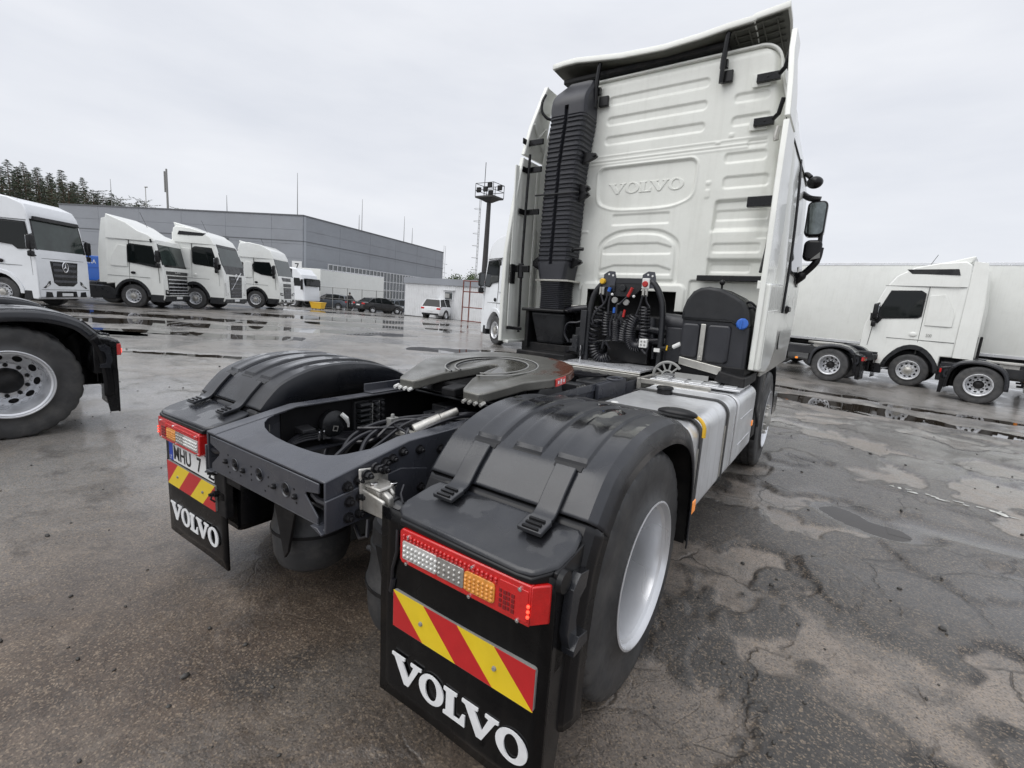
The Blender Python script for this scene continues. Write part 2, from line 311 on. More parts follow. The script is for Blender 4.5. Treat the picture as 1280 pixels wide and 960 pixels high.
def relief(x, y, want=False):
    s = (x - CP.x) * RH.x + (y - CP.y) * RH.y; t = (x - CP.x) * FH.x + (y - CP.y) * FH.y
    r = np.hypot(s, t); near = 1 - smooth(9, 16, r)
    wx, wy = x + .5 * fbm(x * .9, y * .9, 31, 3), y + .5 * fbm(x * .9, y * .9, 57, 3)
    a = fbm(wx * 1.15, wy * 1.15, 3, 5); rightside = smooth(-.2, 1.6, s)
    plate = smooth(.0, .035, a + .02) ; plate2 = smooth(.06, .085, fbm(wx * 1.5 + 9, wy * 1.5, 11, 4))
    h = .008 * fbm(x * .45, y * .45, 5, 3) + near * (.004 * fbm(x * 4, y * 4, 7, 3) + (.022 * plate + .016 * plate2) * (.35 + .65 * rightside) + .0035 * fbm(x * 22, y * 22, 9, 2))
    b = np.zeros_like(h)
    for p, q, wd, dp in PUD:
        d = segd(s, t, p, q) + wd * 1.3 * fbm(x * 1.2 / max(.4, wd), y * 1.2 / max(.4, wd), 17, 3); m = 1 - smooth(wd * .45, wd * 1.5, d); h = h * (1 - .8 * m) - dp * m; b = np.maximum(b, m)
    edge = near * np.maximum((1 - smooth(.004, .030, np.abs(a + .008))) * (.25 + .75 * rightside), (1 - smooth(.005, .018, np.abs(fbm(wx * 1.5 + 9, wy * 1.5, 11, 4) - .07))) * rightside) * smooth(.42, .58, fbm(x * 1.3, y * 1.3, 71, 3) + .5)
    if want: return h, edge, near * (1 - np.maximum(plate * .8, plate2)), near * np.maximum(plate, plate2) , b, s, t
    return h
def gz(x, y): return float(zbase(x, y))
ang = np.concatenate([np.linspace(-66, 66, 780), np.linspace(66, 294, 60)[1:-1]]); na = len(ang)
rad = np.concatenate([np.exp(np.linspace(math.log(.45), math.log(14), 330)), np.exp(np.linspace(math.log(14), math.log(90), 90))[1:], np.exp(np.linspace(math.log(90), math.log(5000), 24))[1:]]); nr = len(rad)
A_, Rr_ = np.meshgrid(np.radians(ang), rad); sx_ = Rr_ * np.sin(A_); ty_ = Rr_ * np.cos(A_)
X = CP.x + sx_ * RH.x + ty_ * FH.x; Y = CP.y + sx_ * RH.y + ty_ * FH.y
H, edge_, sand, dark_, basin, _, _ = relief(X, Y, True)
Z = zbase(X, Y) + H * (1 - smooth(60, 120, Rr_))
vs = np.stack([X, Y, Z], -1).reshape(-1, 3).tolist(); I, J = np.meshgrid(np.arange(nr - 1), np.arange(na), indexing='ij'); J2 = (J + 1) % na
fa = np.stack([I * na + J, I * na + J2, (I + 1) * na + J2, (I + 1) * na + J], -1).reshape(-1, 4).tolist()
vs.append((CP.x, CP.y, gz(CP.x, CP.y))); fa += [(len(vs) - 1, (k + 1) % na, k) for k in range(na)]
me = bpy.data.meshes.new('ground'); me.from_pydata(vs, [], fa); me.polygons.foreach_set('use_smooth', [True] * len(me.polygons))
for nm, arr in (('sand', sand), ('plate', dark_), ('basin', basin), ('edge', edge_), ('right', smooth(-.6, 1.2, sx_) * smooth(.5, 2, ty_))):
    at_ = me.attributes.new(nm, 'FLOAT', 'POINT'); at_.data.foreach_set('value', np.append(arr.reshape(-1), 0).astype(np.float32))
me.update(); ground = bpy.data.objects.new('ground', me); COL.objects.link(ground); tag(ground, 'wet cracked brown grey asphalt of the truck yard', kind='structure')
gm = bpy.data.materials.new('wet_asphalt'); gm.use_nodes = True; t = gm.node_tree; B = t.nodes['Principled BSDF']; n = t.nodes.new; l = t.links.new
tc = n('ShaderNodeTexCoord'); PO = tc.outputs['Object']
def NO(scale, det=5, rough=.6, src=PO, dist=0):
    k = n('ShaderNodeTexNoise'); k.inputs['Scale'].default_value = scale; k.inputs['Detail'].default_value = det; k.inputs['Roughness'].default_value = rough; k.inputs['Distortion'].default_value = dist; l(src, k.inputs[0]); return k.outputs[0]
def MR(v, a, b, c=0, d=1):
    k = n('ShaderNodeMapRange'); k.interpolation_type = 'SMOOTHSTEP'
    for i, x in enumerate((a, b, c, d)): k.inputs[i + 1].default_value = x
    l(v, k.inputs[0]); return k.outputs[0]
def MX(f, a, b, mode='MIX'):
    k = n('ShaderNodeMix'); k.data_type = 'RGBA'; k.blend_type = mode
    if isinstance(f, float): k.inputs[0].default_value = f
    else: l(f, k.inputs[0])
    for nm, v in (('A', a), ('B', b)):
        if isinstance(v, tuple): k.inputs[nm].default_value = (*v, 1)
        else: l(v, k.inputs[nm])
    return k.outputs['Result']
def MA(op, a, b=None, c=None):
    k = n('ShaderNodeMath'); k.operation = op
    for i, v in enumerate((a, b, c)):
        if v is None: continue
        if isinstance(v, (int, float)): k.inputs[i].default_value = v
        else: l(v, k.inputs[i])
    return k.outputs[0]
def AT(nm):
    k = n('ShaderNodeAttribute'); k.attribute_name = nm; return k.outputs['Fac']
big = NO(.22, 5, .6); mid = NO(1.3, 6, .65); fine = NO(38, 4, .7); grit = NO(140, 3, .6)
RT = AT('right'); stain = NO(.9, 6, .68, dist=.6)
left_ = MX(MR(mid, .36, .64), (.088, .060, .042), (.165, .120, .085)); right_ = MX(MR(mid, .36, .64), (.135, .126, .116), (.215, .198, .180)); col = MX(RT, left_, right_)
far_sheen = MX(MR(big, .35, .65), (.28, .272, .26), (.41, .395, .37)); dist_ = n('ShaderNodeCameraData') if 0 else None  # paler away from the camera: grazing sky sheen put into base colour
cg = n('ShaderNodeVectorMath'); cg.operation = 'DISTANCE'; l(PO, cg.inputs[0]); cg.inputs[1].default_value = (CP.x, CP.y, 0); yard = MR(cg.outputs['Value'], 2.3, 5.2); col = MX(yard, col, far_sheen)
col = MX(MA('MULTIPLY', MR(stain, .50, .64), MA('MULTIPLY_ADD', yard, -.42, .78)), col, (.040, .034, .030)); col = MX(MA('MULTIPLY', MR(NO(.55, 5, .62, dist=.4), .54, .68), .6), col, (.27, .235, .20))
col = MX(MA('MULTIPLY', MA('MULTIPLY', AT('sand'), MR(NO(3.5, 5, .7), .34, .60, .15, .85)), MA('MULTIPLY_ADD', RT, .75, .25)), col, (.33, .28, .235)); col = MX(MA('MULTIPLY', AT('plate'), MA('MULTIPLY_ADD', RT, .72, .12)), col, (.056, .053, .050))
col = MX(MA('MULTIPLY', AT('edge'), .95), col, (.018, .016, .015))
vo = n('ShaderNodeTexVoronoi'); vo.inputs['Scale'].default_value = 150; l(PO, vo.inputs[0])
sepc = n('ShaderNodeSeparateColor'); l(vo.outputs['Color'], sepc.inputs[0])
col = MX(MA('MULTIPLY', MR(sepc.outputs[0], .60, 1.0), .55), col, (.40, .31, .22)); col = MX(MA('MULTIPLY', MR(sepc.outputs[1], .60, .95), .5), col, (.030, .028, .027)); col = MX(MR(grit, .3, .75, .30, 0), col, (.02, .02, .02))
col = MX(MA('MULTIPLY', MR(NO(3.2, 6, .7, dist=.4), .54, .70), .55), col, (.040, .034, .030)); col = MX(MA('MULTIPLY', MR(NO(4.1, 6, .72), .56, .70), .30), col, (.30, .25, .20))
# cracks
wv = n('ShaderNodeVectorMath'); wv.operation = 'MULTIPLY_ADD'; nzc = n('ShaderNodeTexNoise'); nzc.inputs['Scale'].default_value = 2.2; nzc.inputs['Detail'].default_value = 5; l(PO, nzc.inputs[0]); l(nzc.outputs['Color'], wv.inputs[0]); wv.inputs[1].default_value = (.55, .55, 0); l(PO, wv.inputs[2])
ve = n('ShaderNodeTexVoronoi'); ve.feature = 'DISTANCE_TO_EDGE'; ve.inputs['Scale'].default_value = 1.25; l(wv.outputs[0], ve.inputs[0])
ck = MA('MULTIPLY', MR(ve.outputs['Distance'], .0, .016, 1, 0), MR(NO(.8, 3), .44, .54)); RT_ = AT('right'); ve2 = n('ShaderNodeTexVoronoi'); ve2.feature = 'DISTANCE_TO_EDGE'; ve2.inputs['Scale'].default_value = 4.5; l(wv.outputs[0], ve2.inputs[0])
ck2 = MA('MULTIPLY', MR(ve2.outputs['Distance'], .0, .03, 1, 0), MR(NO(1.1, 3, .5), .50, .58)); ck = MA('MULTIPLY', MA('MAXIMUM', ck, MA('MULTIPLY', ck2, .25)), MA('MULTIPLY_ADD', RT_, .85, .15))
col = MX(MA('MULTIPLY', ck, .42), col, (.014, .013, .012))
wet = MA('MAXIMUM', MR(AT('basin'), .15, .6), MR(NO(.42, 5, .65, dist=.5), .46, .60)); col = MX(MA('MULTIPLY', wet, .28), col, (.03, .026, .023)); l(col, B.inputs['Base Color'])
l(MA('SUBTRACT', MR(fine, .3, .7, .40, .58), MA('MULTIPLY', wet, .16)), B.inputs['Roughness']); l(MA('MULTIPLY', MA('MULTIPLY_ADD', wet, .55, .45), MA('MULTIPLY_ADD', yard, .78, .22)), B.inputs['Coat Weight']); l(MR(mid, .35, .65, .06, .16), B.inputs['Coat Roughness']); B.inputs['Coat IOR'].default_value = 1.36; cbn = n('ShaderNodeBump'); cbn.inputs['Distance'].default_value = .0012; l(fine, cbn.inputs['Height']); l(cbn.outputs[0], B.inputs['Coat Normal']); B.inputs['Specular IOR Level'].default_value = .5
hgt = MA('ADD', MA('MULTIPLY', fine, .55), MA('MULTIPLY', MA('SUBTRACT', sepc.outputs[2], ck), .5)); hgt = MA('ADD', hgt, MA('MULTIPLY', NO(9, 4, .7), .9)); hgt = MA('SUBTRACT', hgt, MA('MULTIPLY', ck, .6))
bp = n('ShaderNodeBump'); bp.inputs['Distance'].default_value = .009; bp.inputs['Strength'].default_value = 1.0; l(hgt, bp.inputs['Height']); l(bp.outputs[0], B.inputs['Normal'])
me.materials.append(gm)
wm = bpy.data.materials.new('puddle_water'); wm.use_nodes = True; b_ = wm.node_tree.nodes['Principled BSDF']; b_.inputs['Base Color'].default_value = (.030, .024, .018, 1); b_.inputs['Roughness'].default_value = .015; b_.inputs['IOR'].default_value = 1.33; b_.inputs['Specular IOR Level'].default_value = .5
nz_ = wm.node_tree.nodes.new('ShaderNodeTexNoise'); nz_.inputs['Scale'].default_value = 3; bq = wm.node_tree.nodes.new('ShaderNodeBump'); bq.inputs['Distance'].default_value = .0004; wm.node_tree.links.new(nz_.outputs[0], bq.inputs['Height']); wm.node_tree.links.new(bq.outputs[0], b_.inputs['Normal'])
tcw = wm.node_tree.nodes.new('ShaderNodeTexCoord'); wm.node_tree.links.new(tcw.outputs['Object'], nz_.inputs[0])
for p, q, wd, dp in PUD:
    p = Vector(p); q = Vector(q); d = (q - p).normalized(); pr = Vector((-d.y, d.x)); Lp = (q - p).length + 3 * wd; mb = MB(); rows = []; nu = max(6, int(Lp / .4))
    for i in range(nu + 1):
        row = []
        for j in range(7):
            c = p - d * wd * 1.5 + d * Lp * i / nu + pr * wd * 1.7 * (j - 3) / 3; P = CP + RH * c.x + FH * c.y; row.append((P.x, P.y, gz(P.x, P.y) - dp * .52))
        rows.append(row)
    o = mb.grid(rows).build('puddle', wm, None, 60); tag(o, 'shallow rain puddle lying on the asphalt', kind='structure')
# worn white paint on the right, small stones
def gpt(s, t, dz=0): P = CP + RH * s + FH * t; return Vector((P.x, P.y, gz(P.x, P.y) + float(relief(np.array([P.x]), np.array([P.y]))[0]) + dz))
wp = mat('worn_white_road_paint', (.62, .62, .58), .55, var=.2, vscale=30, dirt=(.12, .11, .10), dscale=14, damt=.9); mb = MB(); rg = random.Random(4)
for k in range(46):
    u_ = rg.random(); s, t_ = 3.75 + u_ * 1.5, 4.40 - u_ * 1.05; s += rg.uniform(-.035, .035); t_ += rg.uniform(-.05, .05); a, c = rg.uniform(.012, .045), rg.uniform(.008, .028)
    m = 9; ring = [(s + (a * math.cos(2 * PI * i / m) + c * math.sin(2 * PI * i / m) * .6) * rg.uniform(.5, 1.2), t_ + (-a * .6 * math.cos(2 * PI * i / m) + c * math.sin(2 * PI * i / m)) * rg.uniform(.5, 1.2)) for i in range(m)]
    mb.add([gpt(u, v, .005) for u, v in ring], [tuple(range(m))])
tag(mb.build('road_marking', wp, None, 0), 'flaked white paint line on the asphalt', kind='structure')
sm = mat('dark_stones', (.05, .047, .043), .6, var=.5, vscale=30); mb = MB(); rg = random.Random(11)
for k in range(420):
    t_ = .9 + 9 * rg.random() ** 1.8; s = rg.uniform(-1.05, 1.15) * (t_ + .3); p = gpt(s, t_); P = LEAN.inverted() @ p
    if -1.3 < P.x < 1.3 and -.9 < P.y < 4.8: continue
    r = rg.choice([.004, .005, .007, .009, .013]) * rg.uniform(.7, 1.3); mb.ball(p + Vector((0, 0, r * .4)), r, 6, 4, sc=(rg.uniform(.7, 1.5), rg.uniform(.7, 1.5), .7))
tag(mb.build('gravel', sm, None, 60), 'small dark stones scattered over the wet asphalt', kind='stuff')
def catm(pts, n=8):
    P = [Vector(p) for p in pts]; P = [P[0] * 2 - P[1]] + P + [P[-1] * 2 - P[-2]]; o = []
    for i in range(1, len(P) - 2):
        for k in range(n):
            t = k / n; a, b_, c, d = P[i - 1], P[i], P[i + 1], P[i + 2]
            o.append(.5 * ((2 * b_) + (c - a) * t + (2 * a - 5 * b_ + 4 * c - d) * t * t + (3 * b_ - a - 3 * c + d) * t ** 3))
    return o + [P[-2]]
# ---------------------------------------------------------------- wheels, mudguards and lamps shared by the tractor units
TYRE = [(.0, .30), (.012, .315), (.020, .330), (.0165, .334), (.020, .345), (.017, .39), (.0135, .396), (.016, .43), (.0125, .434), (.0165, .438), (.013, .442), (.0165, .447), (.0135, .451), (.0185, .456), (.0155, .461), (.0205, .466), (.0175, .471), (.022, .476), (.020, .481), (.030, .492), (.045, .502),
        (.075, .505), (.078, .494), (.086, .494), (.089, .506), (.148, .507), (.151, .495), (.161, .495), (.164, .507), (.223, .506), (.226, .494), (.234, .494), (.237, .505),
        (.265, .502), (.280, .492), (.287, .48), (.290, .46), (.297, .43), (.293, .39), (.290, .345), (.298, .315), (.31, .30)]
_mc = {}
def tyre_mesh(n=96, lug=True):
    k = ('tyre', n, lug)
    if k not in _mc:
        lf = (lambda i, q: (.978 if (q % 4 == 0 and TYRE[i][1] > .478) else 1)) if lug else None
        _mc[k] = MB().lathe([(h - .155, r) for h, r in TYRE], (0, 0, 0), (1, 0, 0), n, lug=lf).mesh('tyre', M['rubber'], 28)
    return _mc[k]
def rim_mesh(deep, n=72):
    k = ('rim', deep, n)
    if k in _mc: return _mc[k]
    mb = MB(); d = -.135 if deep else .02          # where the disc sits, outwards is +x
    mb.lathe([(.142, .284), (.150, .296), (.158, .301), (.160, .293), (.152, .286), (.138, .281), (.128, .268), (.10, .262), (.02, .259), (-.05, .262), (d + .012 if deep else .03, .258), (d, .245), (d + .004, .235)], (0, 0, 0), (1, 0, 0), n)
    mb.lathe([(-.158, .300), (-.142, .283), (-.10, .262), (-.06, .264)], (0, 0, 0), (1, 0, 0), n)
    # disc with ten hand holes
    ns, q = 10, 12; r0, r1 = .165, .235; rc = .205; hr = (.026, .036); dome = lambda r: (d + .004) + (0.0 if deep else .085 * smooth(.235, .14, r)) + (.03 * smooth(.235, .15, r) if deep else 0)
    def P(r, a): return Vector((float(dome(r)), r * math.cos(a), r * math.sin(a)))
    for s in range(ns):
        a0 = 2 * PI * s / ns; a1 = 2 * PI * (s + 1) / ns; am = (a0 + a1) / 2; outer = []; hole = []
        for k2 in range(4 * q):
            side, t = divmod(k2, q); t /= q
            if side == 0: o = (r0, a0 + (a1 - a0) * t)
            elif side == 1: o = (r0 + (r1 - r0) * t, a1)
            elif side == 2: o = (r1, a1 + (a0 - a1) * t)
            else: o = (r1 + (r0 - r1) * t, a0)
            outer.append(P(*o)); du = (o[1] - am) * rc; dv = o[0] - rc; an = math.atan2(dv / hr[1], du / hr[0])
            hole.append((rc + hr[0] * math.sin(an), am + hr[1] * math.cos(an) / rc))
        vs = outer + [P(*h) for h in hole] + [P(*h) + Vector((-.02, 0, 0)) for h in hole]; m = 4 * q
        fs = [(k2, (k2 + 1) % m, m + (k2 + 1) % m, m + k2) for k2 in range(m)] + [(m + k2, m + (k2 + 1) % m, 2 * m + (k2 + 1) % m, 2 * m + k2) for k2 in range(m)]
        mb.add(vs, fs)
    h = float(dome(.165)); mb.lathe([(h, .165), (h + .012, .155), (h + .014, .10), (h + .02, .0)], (0, 0, 0), (1, 0, 0), 48)
    _mc[k] = mb.mesh('rim', M['rim'], 30); return _mc[k]
def hub_mesh(deep):
    k = ('hub', deep)
    if k in _mc: return _mc[k]
    mb = MB(); b = -.09 if deep else .12
    mb.lathe([(b, .115), (b + .05, .112), (b + .10, .095) if deep else (b + .05, .09), (b + .13, .06) if deep else (b + .07, .06), (b + .14, 0) if deep else (b + .075, 0)], (0, 0, 0), (1, 0, 0), 32)
    for i in range(10):
        a = 2 * PI * i / 10 + .1; y, z = .142 * math.cos(a), .142 * math.sin(a); mb.cyl((b, y, z), (b + .035, y, z), .018, .017, 6); mb.cyl((b + .035, y, z), (b + .05, y, z), .011, .009, 8)
    _mc[k] = mb.mesh('hub', M['dark'] if deep else M['cast'], 35); return _mc[k]
def bead_mesh():
    if 'well' not in _mc: _mc['well'] = MB().lathe([(-.05, .257), (-.048, .0)], (0, 0, 0), (1, 0, 0), 40).mesh('brake_drum', M['dark'])
    return _mc['well']
def wheel(parent, x, y, side, deep, z=.5, n=96, lug=True):
    # the tyre is the wheel, rim and hub hang on it; side +1 has its face to +x
    A = Matrix.Translation((x, y, z)) @ (Matrix.Rotation(PI, 4, 'Z') if side < 0 else Matrix.Identity(4)) @ Matrix.Rotation(random.uniform(0, 6), 4, 'X')
    wh = inst('wheel', tyre_mesh(n, lug), parent, A); inst('rim', rim_mesh(deep), wh); inst('hub', hub_mesh(deep), wh); inst('brake_drum', bead_mesh(), wh, Matrix.Translation((-.12 if deep else -.02, 0, 0)))
    return wh
GPATH = [(.585, .42), (.575, .62), (.545, .79), (.475, .93), (.37, 1.03), (.23, 1.095), (.07, 1.135), (-.09, 1.148), (-.24, 1.142), (-.37, 1.115), (-.488, 1.066), (-.555, 1.008), (-.61, .945)]
GREAR = [(-.612, .938), (-.655, .86), (-.69, .75), (-.71, .60), (-.72, .46), (-.72, .34)]
def path2(P, k):
    c = catm([(0, y, z) for y, z in P], k); o = []
    for i, q in enumerate(c):
        a = c[max(0, i - 1)]; b = c[min(len(c) - 1, i + 1)]; t = (b - a).normalized(); n = Vector((0, t.z, -t.y)); o.append((q, n if n.dot(q - Vector((0, 0, .5))) > 0 else -n, t))
    return o
def mudguard(parent, s, y0=0, fine=True, ribs=True):
    bands = [(.712, .812), (.880, .982), (1.045, 1.147)]; e = .006
    xs = [(.593, -.16), (.594, -.03), (.600, -.008), (.612, 0)]
    for a, b in bands: xs += [(a - e, 0), (a, 1), (a + .012, 1.25), (a + .02, 1), (b - .02, 1), (b - .012, 1.25), (b, 1), (b + e, 0), (b + .03, 0)]
    xs += [(1.19, 0), (1.222, -.001), (1.246, -.017), (1.256, -.045), (1.262, -.092)]
    main = path2(GPATH, 7 if fine else 3); n_ = len(main); end = next(i for i in range(n_) if main[i][0].y < -.478); st_ = next(i for i in range(n_) if main[i][0].y < .44)
    ins = main[:end]; q0, q1 = main[end - 1], main[end]; main = ins + [tuple((a.lerp(b, .9) if k < 3 else a) for k, (a, b) in enumerate(zip(q0, q1)))] + main[end:]
    rows = []
    for i, (q, n, t) in enumerate(main):
        row = []
        for x, d in xs:
            if d > 0: d = .010 * d if (ribs and st_ <= i < end) else 0
            row.append((s * x, y0 + q.y + n.y * d, q.z + n.z * d))
        rows.append(row)
    g = MB().grid(rows).build('mudguard', M['guard'], parent, 30, solid=.006)
    rows = [[(s * x, y0 + q.y + n.y * min(0, d), q.z + n.z * min(0, d)) for x, d in xs] for q, n, t in path2(GREAR, 4)]
    MB().grid(rows).build('rear_section', M['tyreblk'], g, 25, solid=.006)
    MB().grid([[(s * .597, y0 + q.y + n.y * d, q.z + n.z * d) for d in (-.02, -.22)] for q, n, t in main[2:] + path2(GREAR, 4)]).build('inner_liner', M['dark'], g, 30, solid=.006)
    MB().grid([[(s * x, y0 + q.y - n.y * .05, q.z - n.z * .05) for x in (.60, 1.24)] for q, n, t in main]).build('arch_lining', M['dark'], g, 30)
    if ribs:
        Q = path2(GPATH, 40)
        def at_y(yy): return min(Q, key=lambda w_: abs(w_[0].y - yy) + (0 if w_[0].z > .9 else 9))
        def slab(name, xc, hw, ya, hv, h0, h1, m):
            q, n, t = at_y(ya); k = MB(); k.prism([(-hw, -hv), (hw, -hv), (hw, hv), (-hw, hv)], lambda u, v, d: Vector((s * (xc + u), y0 + q.y + n.y * d + t.y * v, q.z + n.z * d + t.z * v)), h0, h1); return k.build(name, M[m], g, 0, bevel=.003)
        for a, b in bands: slab('drain_lip', (a + b) / 2, (b - a) / 2 + .006, -.492, .009, -.002, .0045, 'black')
        for xc in (.763, 1.097):
            slab('strap_slot', xc, .050, -.506, .011, -.002, .006, 'black')
            pts = [w_ for w_ in Q if w_[0].y < -.512 and w_[0].z > .9][::6]; path = [(q.y + n.y * .012, q.z + n.z * .012) for q, n, t in pts] + [(-.628, .945), (-.648, .934), (-.672, .930), (-.70, .924), (-.722, .918)]
            c = catm([(0, y, z) for y, z in path], 3); vs = []; fs = []
            for i, q in enumerate(c):
                a = c[max(0, i - 1)]; b = c[min(len(c) - 1, i + 1)]; t = (b - a).normalized(); n = Vector((0, -t.z, t.y)); n = n if n.z > 0 or (abs(n.z) < .2 and n.y < 0) else -n
                hw = .036 if q.y > -.66 else .041
                for sx, h in ((-1, -.008), (1, -.008), (1, .007), (-1, .007)): vs.append((s * (xc + sx * hw), y0 + q.y + n.y * h, q.z + n.z * h))
            m = len(c)
            for i in range(m - 1):
                for k in range(4): fs.append((i * 4 + k, i * 4 + (k + 1) % 4, i * 4 + 4 + (k + 1) % 4, i * 4 + 4 + k))
            fs += [(0, 1, 2, 3), (m * 4 - 4, m * 4 - 3, m * 4 - 2, m * 4 - 1)]
            sp__ = MB().add(vs, fs).build('strap', M['guard'], g, 35, bevel=.003)
            for k in range(3):
                fb = MB(); yy = -.716 + k * .019; zz = .929 + k * .0045; fb.box(s * (xc - .026), s * (xc + .026), y0 + yy - .005, y0 + yy + .005, zz - .003, zz + .0035); fb.build('strap_slit', M['black'], sp__, 0, bevel=.001)
            fb = MB(); fb.prism([(-.050, -.735), (.050, -.735), (.050, -.655), (-.050, -.655)], lambda u, v, d: Vector((s * (xc + u), y0 + v, .926 + (v + .625) * .25 + d)), -.03, -.012); fb.build('strap_pad', M['black'], sp__, 0, bevel=.002)
    return g
def tail_lamp(parent, s, y0=0, fine=True):
    # built for the right side (s = 1) from the inner end x .70 to the outer end x 1.225
    Y = y0 - .842; X0, X1, Z0, Z1 = .702, 1.19, .727, .842
    mb = MB(); out = [(X0, Z0 + .012), (X0 + .01, Z0), (X1, Z0), (X1, Z1 + .002), (X0 + .01, Z1), (X0, Z1 - .01)]
    mb.prism(out, lambda u, v, d: Vector((s * u, d, v)), Y, Y + .075)
    mb.prism([(X1, Y), (X1 + .036, Y + .04), (X1 + .036, Y + .075), (X1, Y + .075)], lambda u, v, d: Vector((s * u, v, d)), Z0 + .004, Z1 + .001)
    lamp = mb.build('tail_lamp', M['red'], parent, 30, bevel=.004)
    def pane(name, a, b, z0, z1, m, r=.006, y=.004):
        k = MB(); pts = []
        for cx, cz, a0 in ((b - r, z1 - r, 0), (a + r, z1 - r, 90), (a + r, z0 + r, 180), (b - r, z0 + r, 270)):
            for t in (0, 30, 60, 90): pts.append((cx + r * math.cos(R_(a0 + t)), cz + r * math.sin(R_(a0 + t))))
        k.prism(pts, lambda u, v, d: Vector((s * u, d, v)), Y + .004, Y - y); return k.build(name, M[m], lamp, 30, bevel=.001)
    zt, zb = Z1 - .036, Z0 + .019
    pane('reversing_lens', X0 + .016, .862, zb, zt, 'clear'); pane('reflector_lens', .864, .968, zb, zt, 'clear2'); pane('indicator_lens', .970, 1.078, zb, zt, 'amber', .012); pane('brake_lens', 1.09, X1 - .006, Z0 + .012, Z1 - .014, 'red', .004, .0025)
    if fine:
        d = MB()
        for i in range(9):
            for j in range(3): d.ball((s * (X0 + .026 + i * .0165), Y - .004, zb + .012 + j * .0155), .0066, 8, 5)
        d.build('diode_cluster', M['clear'], lamp, 60)['kind'] = 'stuff'
        d = MB()
        for i in range(5):
            for j in range(3): d.cyl((s * (.874 + i * .0195), Y - .0035, zb + .012 + j * .0155), (s * (.874 + i * .0195), Y - .0085, zb + .012 + j * .0155), .0062, .003, 8)
        d.build('reflector_cells', M['clear2'], lamp, 40)['kind'] = 'stuff'
        d = MB()
        for i in range(7):
            for j in range(4): d.ball((s * (.977 + i * .0152), Y - .0035, zb + .009 + j * .0118), .0058, 8, 5)
        d.build('amber_diodes', M['amber'], lamp, 60)['kind'] = 'stuff'
        d = MB(); 
        for i in range(4):
            for j in range(4):
                if i in (0, 2): d.box(s * (1.094 + i * .013), s * (1.102 + i * .013), Y - .0045, Y - .002, zb + .004 + j * .0145, zb + .014 + j * .0145)
                else: d.box(s * (1.094 + i * .013), s * (1.104 + i * .013), Y - .0045, Y - .002, zb + .002 + j * .0145, zb + .013 + j * .0145)
        d.build('brake_diodes', M['reddark'], lamp, 0)['kind'] = 'stuff'
        d = MB()
        for i in range(24): d.ball((s * (X0 + .02 + i * .0155), Y - .001, Z1 - .020), .0058, 8, 5)
        for i in range(24): d.ball((s * (X0 + .02 + i * .0155), Y - .001, Z1 - .029), .0050, 8, 5)
        d.build('reflex_strip', M['red'], lamp, 60)['kind'] = 'stuff'
        d = MB()
        for j in range(3): d.ball((s * 1.186, Y - .003, zb + .012 + j * .015), .005, 8, 5)
        d.build('lit_diode', M['redlit'], lamp, 60)['kind'] = 'stuff'
        for (x, z) in ((.74, .822), (.735, .733), (.998, .824), (.99, .732), (1.158, .826), (1.155, .735)):
            k = MB(); k.cyl((s * x, Y + .002, z), (s * x, Y - .005, z), .0068, .006, 12); k.cyl((s * x, Y - .005, z), (s * x, Y - .0055, z), .0032, .003, 6); k.build('screw', M['chrome'], lamp, 30)
    return lamp
